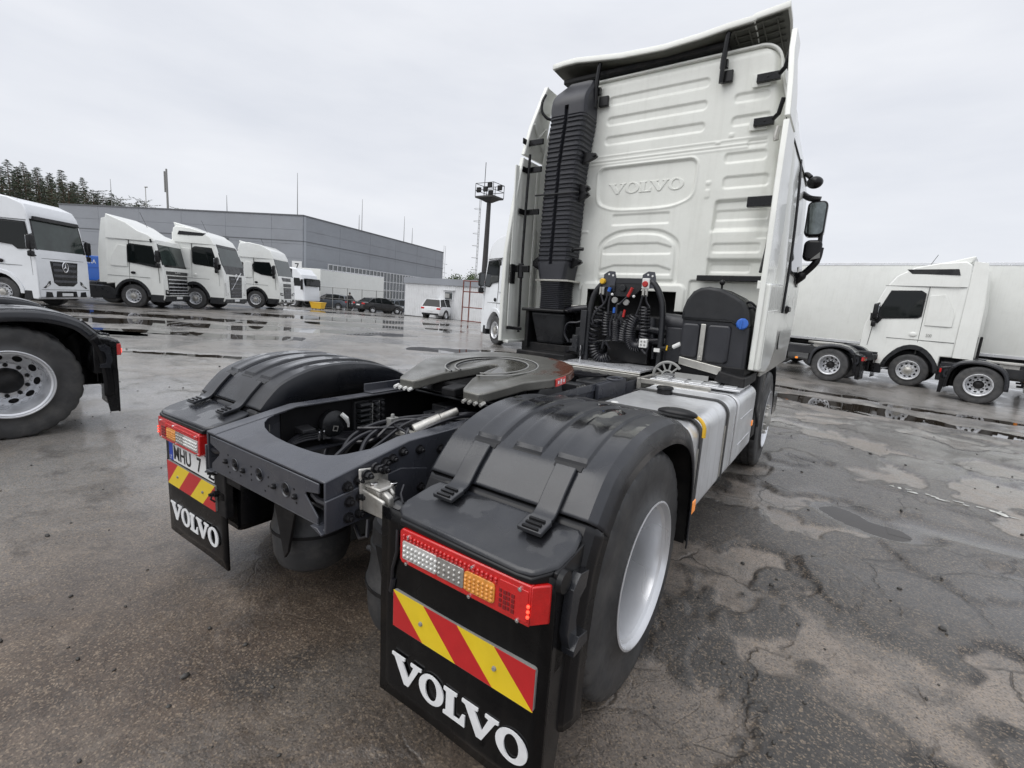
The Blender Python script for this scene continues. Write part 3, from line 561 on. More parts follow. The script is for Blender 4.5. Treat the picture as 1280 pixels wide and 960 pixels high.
def rear_corner(parent, s, y0=0, fine=True, plates=True, lift=0):
    # shelf over the lamp, lamp housing, mud flap, warning plate
    sh = MB(); P = [(.665, -.612), (.648, -.66), (.640, -.76), (.652, -.80), (.69, -.824), (1.14, -.836), (1.185, -.828), (1.228, -.775), (1.236, -.70), (1.225, -.640), (1.20, -.605)]
    sz = lambda v: .928 + (v + .60) * .235
    sh.prism(P, lambda u, v, d: Vector((s * u, y0 + v, sz(v) + d)), -.020, .0)
    o = sh.build('lamp_shelf', M['guard'], parent, 30, bevel=.010, seg=3)
    P2 = [(.672, -.64), (.668, -.78), (.69, -.834), (1.14, -.8405), (1.185, -.836), (1.222, -.79), (1.215, -.62), (.68, -.60)]
    MB().prism(P2, lambda u, v, d: Vector((s * u, y0 + v, min(d, sz(v) - .012) if d > .86 else d)), .8435, .95).build('shelf_skirt', M['black'], o, 30, bevel=.004)
    h = MB(); h.prism([(.60, -.775), (1.236, -.775), (1.236, -.70), (1.225, -.62), (.66, -.62), (.61, -.70)], lambda u, v, d: Vector((s * u, y0 + v, d)), .56, .845)
    h.build('lamp_housing', M['black'], parent, 30, bevel=.008)
    f = MB(); rows = []
    for z in np.linspace(.86, .165, 15):
        rows.append([(s * x, y0 - .792 - .005 * math.sin((z - .16) * 3) * (1 if z < .6 else .3) + .0025 * math.sin(x * 9 + z * 5), z - (.0 if z > .2 else (1.24 - x) * 0)) for x in np.linspace(.566, 1.236, 14)])
    fl = f.grid(rows).build('mud_flap', M['flap'], parent, 40, solid=.012)
    # side wall between the flap and the tyre, with its grip
    q = MB(); q.prism([(-.792, .17), (-.792, .875), (-.64, .90), (-.67, .70), (-.68, .52), (-.69, .36), (-.72, .17)], lambda u, v, d: Vector((s * d, y0 + u, v)), 1.222, 1.236)
    sw = q.build('side_wall', M['black'], parent, 30, bevel=.004)
    g = MB()
    def fn(u, v, d): return Vector((s * d, y0 + u, v))
    g.prism([(-.745, .815), (-.705, .845), (-.655, .835), (-.665, .79), (-.70, .77), (-.712, .71), (-.70, .66), (-.735, .63), (-.760, .69)], fn, 1.236, 1.262)
    g.prism([(-.712, .665), (-.66, .655), (-.655, .62), (-.735, .615), (-.738, .635)], fn, 1.236, 1.275)
    g.cyl((s * 1.20, y0 - .79, .80), (s * 1.20, y0 - .80, .80), .001, .001)
    g.build('side_bracket', M['guard'], sw, 30, bevel=.004)
    c = MB(); c.cyl((s * 1.236, y0 - .768, .845), (s * 1.25, y0 - .768, .845), .034, .030, 20); c.build('end_cap', M['black'], sw, 30)
    if fine:
        w_ = MB(); slab_word(w_, lambda x, z, d: Vector((x, y0 + d, z)), *((.638, .258, .096, .558) if s > 0 else (-1.194, .258, .096, .558)), -.804, -.8085)
        w_.build('lettering', M['letter'], fl, 0)
    if plates:
        X0, X1, Z0, Z1 = .640, 1.204, .455, .590; H = Z1 - Z0; W = .141; r = .01
        b = MB(); pts = []
        for cx, cz, a0 in ((X1 - r, Z1 - r, 0), (X0 + r, Z1 - r, 90), (X0 + r, Z0 + r, 180), (X1 - r, Z0 + r, 270)):
            for t in (0, 45, 90): pts.append((cx + r * math.cos(R_(a0 + t)), cz + r * math.sin(R_(a0 + t))))
        b.prism(pts, lambda u, v, d: Vector((s * u, y0 + d, v)), -.793, -.809); pl_ = b.build('warning_plate', M['greypl'], parent, 30)
        for k in range(-1, 4):                 # the stripes, clipped to the plate
            q = MB(); lo, hi = X0 + .002, X1 - .002
            tl, tr, bl, br = X0 + k * W, X0 + (k + 1) * W, X0 + (k + 1) * W, X0 + (k + 2) * W
            poly = [(tl, Z1 - .002), (tr, Z1 - .002), (br, Z0 + .002), (bl, Z0 + .002)]
            def clip(p, lim, keep):
                o_ = []
                for i in range(len(p)):
                    a, c = p[i], p[(i + 1) % len(p)]; ia, ic = keep(a[0]), keep(c[0])
                    if ia: o_.append(a)
                    if ia != ic:
                        t = (lim - a[0]) / (c[0] - a[0]); o_.append((lim, a[1] + t * (c[1] - a[1])))
                return o_
            poly = clip(poly, lo, lambda x: x >= lo); poly = clip(poly, hi, lambda x: x <= hi) if poly else poly
            if len(poly) < 3: continue
            q.prism(poly, lambda u, v, d: Vector((s * u, y0 + d, v)), -.808, -.8105); q.build('stripe', M['pyel'] if k % 2 == 0 else M['pred'], pl_, 0)
        for x in (.772, 1.068):
            k = MB(); k.cyl((s * x, y0 - .808, .522), (s * x, y0 - .816, .522), .0085, .006, 12); k.build('rivet', M['greypl'], pl_, 30)
    tail_lamp(parent, s, y0, fine)
# ---------------------------------------------------------------- the near tractor unit, seen from behind
TRK = bpy.data.objects.new('tractor_truck', None); COL.objects.link(TRK); TRK.matrix_world = LEAN
tag(TRK, 'ivory white tractor unit in the foreground seen from behind with bare fifth wheel', 'truck', 'tractor units')
def part(mb, name, m, smooth=35, bevel=0, parent=None, **k): return mb.build(name, M[m] if isinstance(m, str) else m, parent or TRK, smooth, bevel, **k)
for s in (1, -1):
    wheel(TRK, s * 1.075, 0, s, True, .5, 160); wheel(TRK, s * .735, 0, -s, True, .5, 96)
    wheel(TRK, s * 1.045, 3.75, s, False, .5, 96)
    mudguard(TRK, s); rear_corner(TRK, s)
# licence plate between lamp and warning plate on the left
b = MB(); b.box(-1.178, -.662, -.803, -.797, .598, .712); lp = part(b, 'licence_plate', 'platew', 0, .002)
b = MB(); b.box(-1.176, -1.132, -.8055, -.8025, .600, .710); part(b, 'country_band', 'eublue', 0, parent=lp)
b = MB(); text_mb(b, 'LT', .022, lambda x, z, d: Vector((-1.154 + x, -.8055 - d, .618 + z)), .0012); part(b, 'country_code', 'letter', 0, parent=lp)
b = MB(); text_mb(b, 'MHU', .078, lambda x, z, d: Vector((-1.015 + x, -.803 - d, .653 + z)), .0015, xs=.92, offset=.002); part(b, 'plate_letters', 'black', 0, parent=lp)
b = MB(); text_mb(b, '7', .078, lambda x, z, d: Vector((-.815 + x, -.803 - d, .653 + z)), .0015, xs=.92, offset=.002); part(b, 'plate_number', 'black', 0, parent=lp)

# --- chassis rails
def railz(y): return .935 + (min(max(y, -.92), -.55) + .92) * .178
for s in (1, -1):
    ys = [-.92, -.55, .5, 1.6, 2.6, 4.9]
    top = [(y, railz(y)) for y in ys]; bot = [(4.9, .735), (-.3, .735), (-.60, .752), (-.92, .757)]
    b = MB(); b.prism(top + bot, lambda u, v, d: Vector((s * d, u, v)), .417, .426)
    for a, c in zip(ys[:-1], ys[1:]):
        for zz in (0, -1):
            z0, z1 = (railz(a), railz(c)) if zz == 0 else (.757 if a < -.5 else .735, .757 if c < -.5 else .735)
            o = .008 if zz == 0 else -.008
            b.add([(s * .35, a, z0), (s * .4255, a, z0), (s * .4255, c, z1), (s * .35, c, z1), (s * .35, a, z0 - o), (s * .4255, a, z0 - o), (s * .4255, c, z1 - o), (s * .35, c, z1 - o)],
                  [(0, 1, 2, 3), (7, 6, 5, 4), (0, 4, 5, 1), (1, 5, 6, 2), (2, 6, 7, 3), (3, 7, 4, 0)])
    rl = part(b, 'frame_rail', 'frame', 30, .004)
    k = MB(); k.prism([(-.60, railz(-.60) - .012), (-.50, .985), (1.9, .985), (1.9, .748), (-.3, .748), (-.60, .765)], lambda u, v, d: Vector((s * d, u, v)), .409, .4165); part(k, 'rail_shade_liner', 'railin', 0, 0, rl)  # added dark sheet: shade on the rail's inner face put into colour
    b = MB(); b.prism([(-.925, .757), (-.925, .872), (-.60, .905), (-.46, .87), (-.46, .76)], lambda u, v, d: Vector((s * d, u, v)), .4275, .437)
    part(b, 'reinforcing_plate', 'frame', 30, .003, rl)
    for (y, z) in ((-.836, .897), (-.79, .909), (-.836, .846), (-.79, .852), (-.84, .789), (-.794, .79), (-.672, .945), (-.638, .950), (-.588, .966), (-.50, .955), (-.50, .80), (-.38, .93), (-.38, .80)):
        x = .437 if z < .885 else .4265
        k = MB(); k.cyl((s * (x - .002), y, z), (s * (x + .005), y, z), .019, .019, 14); k.cyl((s * (x + .005), y, z), (s * (x + .02), y, z), .0135, .0128, 6); k.cyl((s * (x + .02), y, z), (s * (x + .03), y, z), .0075, .0065, 8)
        part(k, 'bolt', 'bolt', 30, 0, rl)
# rear cross member with its arched gusset
b = MB(); ins = []
arc = [(-.352, -.60), (-.352, -.66), (-.335, -.70), (-.30, -.735), (-.24, -.765), (-.17, -.785), (-.09, -.797), (0, -.803), (.09, -.803), (.17, -.799), (.24, -.79), (.275, -.772), (.30, -.745), (.352, -.655), (.352, -.60)]
poly = [(-.416, -.60), (-.416, -.905), (-.405, -.918), (.405, -.918), (.416, -.905), (.416, -.60)] + arc[::-1]
b.prism(poly, lambda u, v, d: Vector((u, v, railz(v) + d)), -.011, -.003)
g = part(b, 'rear_gusset', 'frame', 30, .002)
b = MB()
face = [(-.392, .921), (-.392, .885), (-.31, .866), (-.318, .850), (-.385, .80), (-.385, .774), (.385, .774), (.385, .80), (.312, .862), (.318, .872), (.392, .885), (.392, .921)]
b.prism(face, lambda u, v, d: Vector((u, d, v)), -.921, -.913)
b.box(-.385, .385, -.92, -.84, .768, .775)
cm = part(b, 'rear_cross_member', 'frame', 30, .003)
for x, z, r in ((-.175, .846, .021), (.012, .855, .021), (.194, .846, .022)):
    k = MB(); n = 24
    k.lathe([(.0, r), (-.004, r + .004), (-.001, r + .005)], (x, -.9212, z), (0, 1, 0), 24); k.cyl((x, -.9215, z), (x, -.918, z), r, r, 24, mi=1)
    part(k, 'lightening_hole', [M['frame'], M['dark']], 30, 0, cm)
    k = MB(); k.box(x - .004, x + .018, -.932, -.921, z - .005, z + .004); k.cyl((x + .01, -.936, z + .004), (x + .01, -.922, z + .004), .007, .007, 8); part(k, 'retaining_pin', 'bolt', 0, .001, cm)
for x, z in ((-.108, .839), (.119, .838), (.256, .838), (-.25, .842)):
    k = MB(); k.cyl((x, -.921, z), (x, -.93, z), .011, .011, 6); k.ball((x, -.93, z), .008, 8, 5); part(k, 'bolt', 'bolt', 30, 0, cm)
for x, z in ((-.235, .872), (-.235, .822), (-.225, .80), (-.05, .87), (-.05, .838), (-.05, .815), (.075, .86), (.075, .825), (.245, .862), (.26, .815), (-.135, .81), (.05, .80)):
    k = MB(); k.cyl((x, -.9225, z), (x, -.9205, z), .0042, .0042, 8); part(k, 'small_hole', 'dark', 0, 0, cm)
for s in (1, -1):     # folded ends of the cross member, the open bites show the pale inside of the rail
    b = MB(); b.prism([(.36, .769), (.426, .749), (.426, .757), (.40, .772)], lambda u, v, d: Vector((s * u, d, v)), -.935, -.86); part(b, 'corner_tongue', 'frame', 30, .002, cm)
    b = MB(); b.tube([(s * .33, -.90, .862), (s * .37, -.905, .852), (s * .41, -.9, .85)], .012, 8); b.tube([(s * .33, -.88, .83), (s * .37, -.885, .842), (s * .41, -.88, .838)], .010, 8); part(b, 'cable_end', 'hose', 40, 0, cm)
for bx_ in ((-.35, .35, -.84, -.834, .78, .91), (-.40, .40, -.10, .10, .76, .80), (-.40, .40, .62, .72, .76, .97), (-.40, .40, 1.9, 2.0, .76, .96)): b = MB(); b.box(*bx_); part(b, 'cross_member', 'frame2', 0, .004)
# coupling bracket on the right rail
b = MB(); b.prism([(-.80, .955), (-.675, .935), (-.665, .80), (-.70, .775), (-.795, .80)], lambda u, v, d: Vector((d, u, v)), .437, .449)
b.box(.449, .53, -.782, -.70, .885, .897); b.prism([(.445, .897), (.445, .815), (.50, .80), (.545, .83), (.545, .875), (.52, .897)], lambda u, v, d: Vector((u, d, v)), -.735, -.722)
b.prism([(.445, .88), (.56, .865), (.57, .80), (.445, .80)], lambda u, v, d: Vector((u, d, v)), -.79, -.778)
b.box(.449, .52, -.775, -.70, .815, .884); b.prism([(.449, .80), (.449, .89), (.50, .895), (.56, .87), (.565, .81), (.52, .785)], lambda u, v, d: Vector((u, d, v)), -.765, -.742)
br = part(b, 'coupling_bracket', 'cast', 30, .006, seg=3)
for y, x in ((-.765, .48), (-.715, .525)):
    k = MB(); k.cyl((x, y, .896), (x, y, .906), .014, .014, 14); part(k, 'bracket_screw', 'chrome', 30, .001, br)
for y, z in ((-.775, .93), (-.735, .945), (-.70, .932)):
    k = MB(); k.cyl((.449, y, z), (.458, y, z), .019, .019, 14); k.cyl((.458, y, z), (.476, y, z), .0135, .013, 6); k.cyl((.476, y, z), (.488, y, z), .0075, .0065, 8); part(k, 'bolt', 'bolt', 30, 0, br)
b = MB(); b.cyl((.50, -.735, .825), (.70, -.70, .79), .036, .034, 20); b.cyl((.52, -.732, .822), (.55, -.727, .817), .041, .041, 20); part(b, 'lamp_carrier_tube', 'frame2', 40, .002)
b = MB(); b.tube([(.50, -.72, .78), (.55, -.78, .76), (.60, -.79, .765), (.64, -.76, .79)], .008, 8); b.tube([(.56, -.70, .90), (.585, -.735, .885), (.60, -.74, .86), (.59, -.72, .84)], .004, 6); b.tube([(.47, -.78, .77), (.49, -.80, .72), (.45, -.80, .70), (.40, -.78, .72)], .007, 8); part(b, 'cable', 'hose', 40)
b = MB(); b.tube([(.645, -.80, .80), (.655, -.81, .73), (.63, -.805, .66), (.622, -.80, .60), (.635, -.80, .56)], .006, 8); b.tube([(.63, -.80, .62), (.622, -.802, .57)], .010, 8); part(b, 'lamp_cable', 'hose', 40)
# left side: bracket carrying the flap
b = MB(); b.box(-.66, -.56, -.80, -.76, .44, .70); b.box(-.64, -.43, -.79, -.74, .62, .78); part(b, 'flap_carrier', 'dark', 0, .006)
for y, z in ((-.648, .66), (-.646, .55)):
    k = MB(); k.cyl((y, -.80, z), (y, -.815, z), .017, .017, 6); k.cyl((y, -.815, z), (y, -.835, z), .01, .008, 8); k.tube([(y, -.82, z), (y + .02, -.835, z - .015), (y + .03, -.82, z - .03)], .005, 6); part(k, 'bolt', 'bolt', 30)
# air bellows and axle
for x in (-.33, .40):
    b = MB(); b.lathe([(.66, .02), (.66, .15), (.64, .165), (.57, .168), (.565, .174), (.54, .174), (.535, .170), (.47, .176), (.42, .186), (.41, .191), (.39, .191), (.385, .184), (.34, .186), (.27, .182), (.22, .165), (.19, .13), (.185, .10), (.18, .02)], (x, -.49, 0), (0, 0, 1), 40)
    ab = part(b, 'air_bellow', 'bellow', 30)
    k = MB(); k.lathe([(.405, .188), (.405, .195), (.39, .195), (.39, .188)], (x, -.49, 0), (0, 0, 1), 40); part(k, 'clamp_band', 'dark', 30, 0, ab)
    k = MB(); k.cyl((x - .17, -.53, .46), (x - .20, -.54, .46), .024, .024, 6); k.cyl((x - .20, -.54, .46), (x - .225, -.548, .46), .015, .013, 8); part(k, 'air_fitting', 'frame2', 30, .002, ab)
    k = MB(); k.prism([(-.11, .62), (.09, .62), (.01, .36), (-.02, .32)], lambda u, v, d: Vector((x + .12 + u, d, v)), -.70, -.685); part(k, 'bellow_plate', 'dark', 0, .003, ab)
b = MB(); b.lathe([(-.62, .07), (-.3, .085), (-.24, .15), (-.1, .215), (.1, .215), (.24, .15), (.3, .085), (.62, .07)], (0, 0, .5), (1, 0, 0), 24); b.ball((0, -.05, .5), .22, 20, 12); b.cyl((0, .1, .52), (0, 2.2, .68), .055, .055, 14); b.cyl((0, .12, .5), (0, .38, .54), .14, .08, 16)
for s in (1, -1): b.cyl((s * .52, 0, .5), (s * .62, 0, .5), .2, .2, 24); b.tube([(s * .42, -.56, .30), (s * .42, -.1, .36), (s * .42, .4, .42), (s * .42, .75, .62)], .045, 8)
part(b, 'drive_axle', 'dark', 40)
b = MB()
for s in (1, -1): b.tube([(s * .40, -.30, .80), (s * .46, -.32, .45)], .028, 10); b.tube([(s * .40, -.30, .80), (s * .44, -.31, .62)], .04, 10)
part(b, 'shock_absorber', 'frame2', 40)
# things hung inside the left rail
b = MB(); b.lathe([(0, .0), (0, .062), (.012, .070), (.05, .070), (.062, .055), (.075, .02), (.075, 0)], (-.418, -.335, .872), (1, 0, 0), 28); ch = part(b, 'level_valve', 'blackp', 40)
b = MB(); b.add([(-.342, -.365, .843), (-.342, -.335, .836), (-.342, -.328, .864), (-.342, -.358, .871)], [(0, 1, 2, 3)]); b.add([(-.3415, -.359, .848), (-.3415, -.338, .843), (-.3415, -.334, .860), (-.3415, -.353, .865)], [(0, 1, 2, 3)], 1); part(b, 'code_label', [M['cast'], M['black']], 0, 0, ch)
b = MB(); b.tube([(-.345, -.31, .925), (-.33, -.29, .90), (-.335, -.275, .87), (-.34, -.27, .85)], [.012, .013, .007, .006], 8); part(b, 'white_tag', 'whitepl', 40, 0, ch)
mf = MB(); mf.box(-.416, -.39, -.195, -.0, .80, .965); mfo = part(mf, 'valve_manifold', 'frame2', 0, .004)
for i in range(5):
    k = MB(); z = .83 + i * .029; k.box(-.39, -.352, -.185, -.115, z - .010, z + .010); k.cyl((-.352, -.185, z), (-.352, -.115, z), .009, .009, 8); part(k, 'valve_block', 'blackp', 0, .002, mfo)
for i in range(4):
    k = MB(); z = .835 + i * .036; k.cyl((-.39, -.07, z), (-.34, -.07, z), .014, .012, 10); k.cyl((-.39, -.03, z), (-.345, -.03, z), .012, .010, 10); k.box(-.39, -.36, -.10, -.01, z + .013, z + .019); part(k, 'air_port', 'frame2', 30, .001, mfo)
k = MB(); k.box(-.385, -.36, -.052, -.046, .80, .96); k.box(-.385, -.36, -.098, -.092, .80, .95); part(k, 'manifold_bar', 'greypl', 0, .001, mfo)
for y in (-.15, -.06):
    k = MB(); k.cyl((-.37, y, .80), (-.37, y, .765), .02, .016, 12); part(k, 'silencer', 'blackp', 30, 0, mfo)
k = MB(); k.cyl((-.36, .0, .825), (-.33, .02, .825), .012, .012, 10); part(k, 'brass_plug', 'cast', 30, 0, mfo)
for k, (z, d) in enumerate(((.845, 0), (.835, .012), (.825, .024), (.815, .036))):
    b = MB(); b.tube(catm([(-.30 + d, -.66 + d, .76), (-.36 + d * .6, -.62, .80), (-.385 + d * .4, -.52, z), (-.39 + d * .4, -.40, z - .01), (-.385 + d, -.2, z - .045), (-.36 + d, .1, z - .04), (-.33, .4, z - .02), (-.30, .8, z)]), .0075, 7); part(b, 'air_hose', 'hose', 40)
for y, z in ((-.447, .835), (-.20, .79)):
    for k in (0, 1):
        b = MB(); b.box(-.388, -.335, y + k * .026, y + .011 + k * .026, z - .026, z + .022); part(b, 'hose_clip', 'chrome', 0, .004)
b = MB(); b.prism([(-.42, .885), (-.34, .875), (-.34, .86), (-.415, .85)], lambda u, v, d: Vector((u, d, v)), -.53, -.46); part(b, 'clip_bracket', 'frame2', 0, .003)
b = MB(); b.box(-.424, -.416, -.655, -.650, .88, .915); part(b, 'chalk_mark', 'greypl', 0)
for i in range(7):
    r = random.Random(i); x = -.15 + i * .06
    b = MB(); b.tube(catm([(x, -.55 + r.uniform(-.1, .1), .74), (x - .1, -.30, .80 + r.uniform(-.03, .05)), (x - .05 + r.uniform(-.1, .1), -.05, .90 + r.uniform(-.05, .05)), (.1 + r.uniform(-.15, .2), .2, .93), (.2 + r.uniform(-.3, .1), .45, .85), (.0, .8, .85)]), .009 + .004 * r.random(), 7); part(b, 'air_hose', 'hose', 40)
for i in range(16):
    r = random.Random(100 + i); y0 = r.uniform(-.45, .3); sd_ = r.choice((-1, 1)); x0 = sd_ * r.uniform(.2, .38)
    b = MB(); b.tube(catm([(x0, y0, r.uniform(.76, .86)), (x0 * r.uniform(.3, .8), y0 + r.uniform(.05, .2), r.uniform(.80, .93)), (r.uniform(-.2, .2), y0 + r.uniform(.2, .4), r.uniform(.78, .92)), (-x0 * r.uniform(.2, .9), y0 + r.uniform(.4, .6), r.uniform(.80, .9)), (-x0, y0 + .9, .84)]), r.uniform(.005, .011), 6); part(b, 'air_hose', 'hose', 40)
for i in range(9):
    r = random.Random(300 + i); x = r.uniform(-.3, .3); y = r.uniform(-.35, .3); z = r.uniform(.78, .88)
    b = MB(); b.box(x - .02, x + .02, y - .03, y + .03, z - .02, z + .025); b.cyl((x, y, z + .02), (x, y, z + .045), .012, .010, 8); part(b, 'pipe_joint', r.choice(('frame2', 'blackp', 'cast', 'greypl')), 30, .003)
b = MB(); b.cyl((-.02, -.10, .86), (.05, .02, .92), .035, .03, 14); b.cyl((.05, .02, .92), (.10, .10, .96), .026, .02, 12); b.box(-.10, 0, -.16, -.10, .835, .86); part(b, 'brake_valve', 'cast', 30, .004)
for q_ in range(4):
    b = MB(); b.cyl(*(((.12, -.02, .84), (.16, .10, .84)), ((-.2, .15, .85), (-.12, .25, .88)))[q_], .042, .04, 14) if q_ < 2 else b.box(*((-.24, -.1, .25, .4, .8, .92), (.1, .28, .25, .5, .8, .9))[q_ - 2])
    part(b, 'relay_valve', 'frame2', 30, .006)
b = MB(); b.box(-.34, .34, -.5, 1.9, .60, .62); part(b, 'belly_plate', 'dark', 0)
for s in (1, -1):     # air tank between rail and wheel
    b = MB(); b.cyl((s * .40, .70, .62), (s * .40, 1.3, .62), .12, .12, 20); part(b, 'air_tank', 'frame2', 30, .01)
# --- fifth wheel
fm = mat('greased_steel_plate', (.30, .30, .29), .30, .55, var=.15, vscale=5, rvar=.14, bump=.0006, bscale=50); t_ = fm.node_tree; bs = t_.nodes['Principled BSDF']; n_ = t_.nodes.new; l_ = t_.links.new
tcn = n_('ShaderNodeTexCoord'); sx = n_('ShaderNodeSeparateXYZ'); l_(tcn.outputs['Object'], sx.inputs[0]); q1 = n_('ShaderNodeTexNoise'); q1.inputs['Scale'].default_value = 5; q1.inputs['Detail'].default_value = 6; l_(tcn.outputs['Object'], q1.inputs[0])
def m_(op, *a):
    k = n_('ShaderNodeMath'); k.operation = op
    for i, v in enumerate(a):
        if isinstance(v, (int, float)): k.inputs[i].default_value = v
        else: l_(v, k.inputs[i])
    return k.outputs[0]
def r_(v, a, b, c=0, d=1):
    k = n_('ShaderNodeMapRange'); k.interpolation_type = 'SMOOTHSTEP'
    for i, x in enumerate((a, b, c, d)): k.inputs[i + 1].default_value = x
    l_(v, k.inputs[0]); return k.outputs[0]
def x_(f, a, b):
    k = n_('ShaderNodeMix'); k.data_type = 'RGBA'; l_(f, k.inputs[0])
    for nm, v in (('A', a), ('B', b)):
        if isinstance(v, tuple): k.inputs[nm].default_value = (*v, 1)
        else: l_(v, k.inputs[nm])
    return k.outputs['Result']
rad_ = m_('SQRT', m_('ADD', m_('MULTIPLY', sx.outputs[0], sx.outputs[0]), m_('MULTIPLY', sx.outputs[1], sx.outputs[1])))
side_ = m_('ADD', m_('ADD', m_('MULTIPLY', sx.outputs[0], .9), m_('MULTIPLY', sx.outputs[1], .55)), m_('MULTIPLY', m_('SUBTRACT', q1.outputs[0], .5), .5))
rust_ = m_('MULTIPLY', r_(rad_, .285, .30), r_(side_, .34, .42)); grease_ = m_('MULTIPLY', r_(rad_, .23, .21), r_(side_, -.02, .10))
cc_ = x_(r_(q1.outputs[0], .35, .65), (.115, .112, .10), (.19, .188, .172)); cc_ = x_(grease_, cc_, (.045, .043, .036)); cc_ = x_(m_('MULTIPLY', rust_, .92), cc_, (.085, .024, .011)); l_(cc_, bs.inputs['Base Color'])
l_(m_('SUBTRACT', r_(q1.outputs[0], .4, .6, .40, .26), m_('MULTIPLY', m_('MAXIMUM', rust_, grease_), .20)), bs.inputs['Roughness']); l_(m_('SUBTRACT', .45, m_('MULTIPLY', m_('MAXIMUM', rust_, grease_), .40)), bs.inputs['Metallic'])
TLT = Matrix.Translation((0, .515, 1.162)) @ Matrix.Rotation(R_(5.2), 4, 'X')
fw = bpy.data.objects.new('fifth_wheel', None)
half = [(.045, -.02), (.058, -.12), (.11, -.32), (.158, -.45), (.185, -.482), (.285, -.488), (.312, -.46), (.40, -.24), (.478, -.10), (.492, .0), (.488, .10), (.462, .20), (.40, .30), (.30, .38), (.18, .43), (.06, .45)]
poly = half + [(-x, y) for x, y in half[::-1]] + [(-.035, .025), (0, .045), (.035, .025)]
b = MB(); b.prism(poly, lambda u, v, d: Vector((u, v, d - (0 if v > -.30 else (-.30 - v) * .16))), -.052, 0)
b = b.build('fifth_wheel', fm, TRK, 30, .008, 3); fw = b; fw.matrix_local = TLT
for r in (.285, .225):
    k = MB(); k.tube([(r * math.cos(a), r * math.sin(a), .0005) for a in np.linspace(R_(-70), R_(250), 80)], .0045, 6); part(k, 'grease_ring', 'greypl', 40, 0, fw)
    k = MB(); k.tube([((r - .008) * math.cos(a), (r - .008) * math.sin(a), -.001) for a in np.linspace(R_(-70), R_(250), 80)], .0045, 6); part(k, 'grease_groove', 'dark', 40, 0, fw)
k = MB(); k.box(.486, .4935, -.06, .045, -.048, -.006); st_ = part(k, 'side_label', 'sticker', 0, .001, fw)
k = MB()
for i in range(3): k.box(.4937, .4945, -.045 + i * .03, -.030 + i * .03, -.035 + .008 * (i % 2), -.018 + .006 * (i % 2)); 
text_mb(k, '38', .018, lambda x, z, d: Vector((.4936 + d, -.012 + x, -.032 + z)), .001); part(k, 'label_print', 'letter', 0, 0, fw)
k = MB()
for s in (1, -1): k.prism([(-.16, -.20), (-.10, -.05), (.10, -.05), (.16, -.20)], lambda u, v, d: Vector((s * d, u, v)), .36, .43); k.cyl((s * .34, 0, -.075), (s * .45, 0, -.075), .035, .035, 16)
k.box(-.44, .44, -.30, .30, -.215, -.20)
for i in range(6): k.box(.30 + .0, .345, -.14 + i * .05, -.12 + i * .05, -.19, -.09)
pb = k.build('pedestal', M['frame2'], TRK, 30, .006); pb.matrix_local = Matrix.Translation((0, .515, 1.235 - .04))
k = MB(); k.box(-.22, .22, -.30, .30, -.13, -.06); k.box(-.05, .05, -.40, -.1, -.11, -.06); part(k, 'locking_jaw', 'dark', 0, .01, fw)
for s in (1, -1):
    for i in range(4):
        k = MB(); k.cyl((s * (.20 + i * .038), -.47, -.075), (s * (.20 + i * .038), -.505, -.080), .011, .010, 6); part(k, 'plate_bolt', 'whitepl' if s < 0 else 'cast', 0, 0, fw)
k = MB(); k.box(-.47, .47, .22, .80, 1.003, 1.013); part(k, 'mounting_plate', 'frame2', 0, .003)
for s in (1, -1):
    k = MB(); k.prism([(-.1, 1.002), (-.1, 1.05), (1.55, 1.05), (1.6, 1.02), (1.6, 1.002)], lambda u, v, d: Vector((s * d, u, v)), .425, .435); k.box(s * .36, s * .436, -.1, 1.6, 1.002, 1.010); k.box(s * .435, s * .46, 1.1, 1.58, .80, 1.045)
    sb = part(k, 'subframe_angle', 'frame', 0, .003)
    for i in range(5): k = MB(); k.cyl((s * .40, .9 + i * .035, 1.01), (s * .40, .9 + i * .035, 1.028), .012, .012, 6); k.cyl((s * .40, .9 + i * .035, 1.028), (s * .40, .9 + i * .035, 1.045), .007, .007, 8); part(k, 'stud', 'cast' if i < 4 else 'bolt', 0, 0, sb)
k = MB(); k.tube([(.44 + .05 * math.cos(a), 1.41 + .08 * math.sin(a), 1.055) for a in np.linspace(0, 2 * PI, 28, endpoint=False)], .009, 8, closed=True); part(k, 'lashing_ring', 'frame', 40)
k = MB(); k.box(.46, .70, .95, 1.25, .80, .95); k.box(.5, .62, .72, .86, .86, .99); k.cyl((.62, .98, .95), (.62, .98, .99), .03, .03, 12); part(k, 'air_dryer', 'dark', 0, .01)
k = MB(); k.cyl((.70, .80, .97), (.70, .80, 1.015), .022, .022, 14); part(k, 'white_cap', 'whitepl', 30, .003)
for i in range(3):
    k = MB(); k.tube(catm([(.45, .5 + i * .1, 1.0), (.55, .62 + i * .06, 1.03 - i * .01), (.62, .8, .99 - i * .02), (.66, 1.0, .92), (.68, 1.3, .9)]), .011, 8); part(k, 'air_hose', 'hose', 40)
for i in range(4):
    k = MB(); k.tube(catm([(-.35 + .1 * i, .95, 1.0), (-.3 + .12 * i, 1.3, 1.02 + .01 * i), (-.2 + .1 * i, 1.7, 1.0), (-.1 + .08 * i, 2.1, .98)]), .012, 8); part(k, 'air_hose', 'hose', 40)
k = MB(); k.box(-.34, .34, .95, 2.0, .88, .90); part(k, 'frame_cover', 'dark', 0)
k = MB(); k.box(-.25, .25, 1.25, 1.33, .93, 1.0); k.box(-.34, -.1, 1.5, 1.9, .9, 1.0); k.box(.05, .3, 1.55, 1.85, .9, .98); part(k, 'gearbox_cover', 'frame2', 0, .012)
k = MB(); k.box(-.86, -.36, 2.08, 2.5, .985, 1.09); k.box(-.88, -.34, 2.06, 2.1, 1.0, 1.10); part(k, 'battery_box', 'dark', 0, .01)
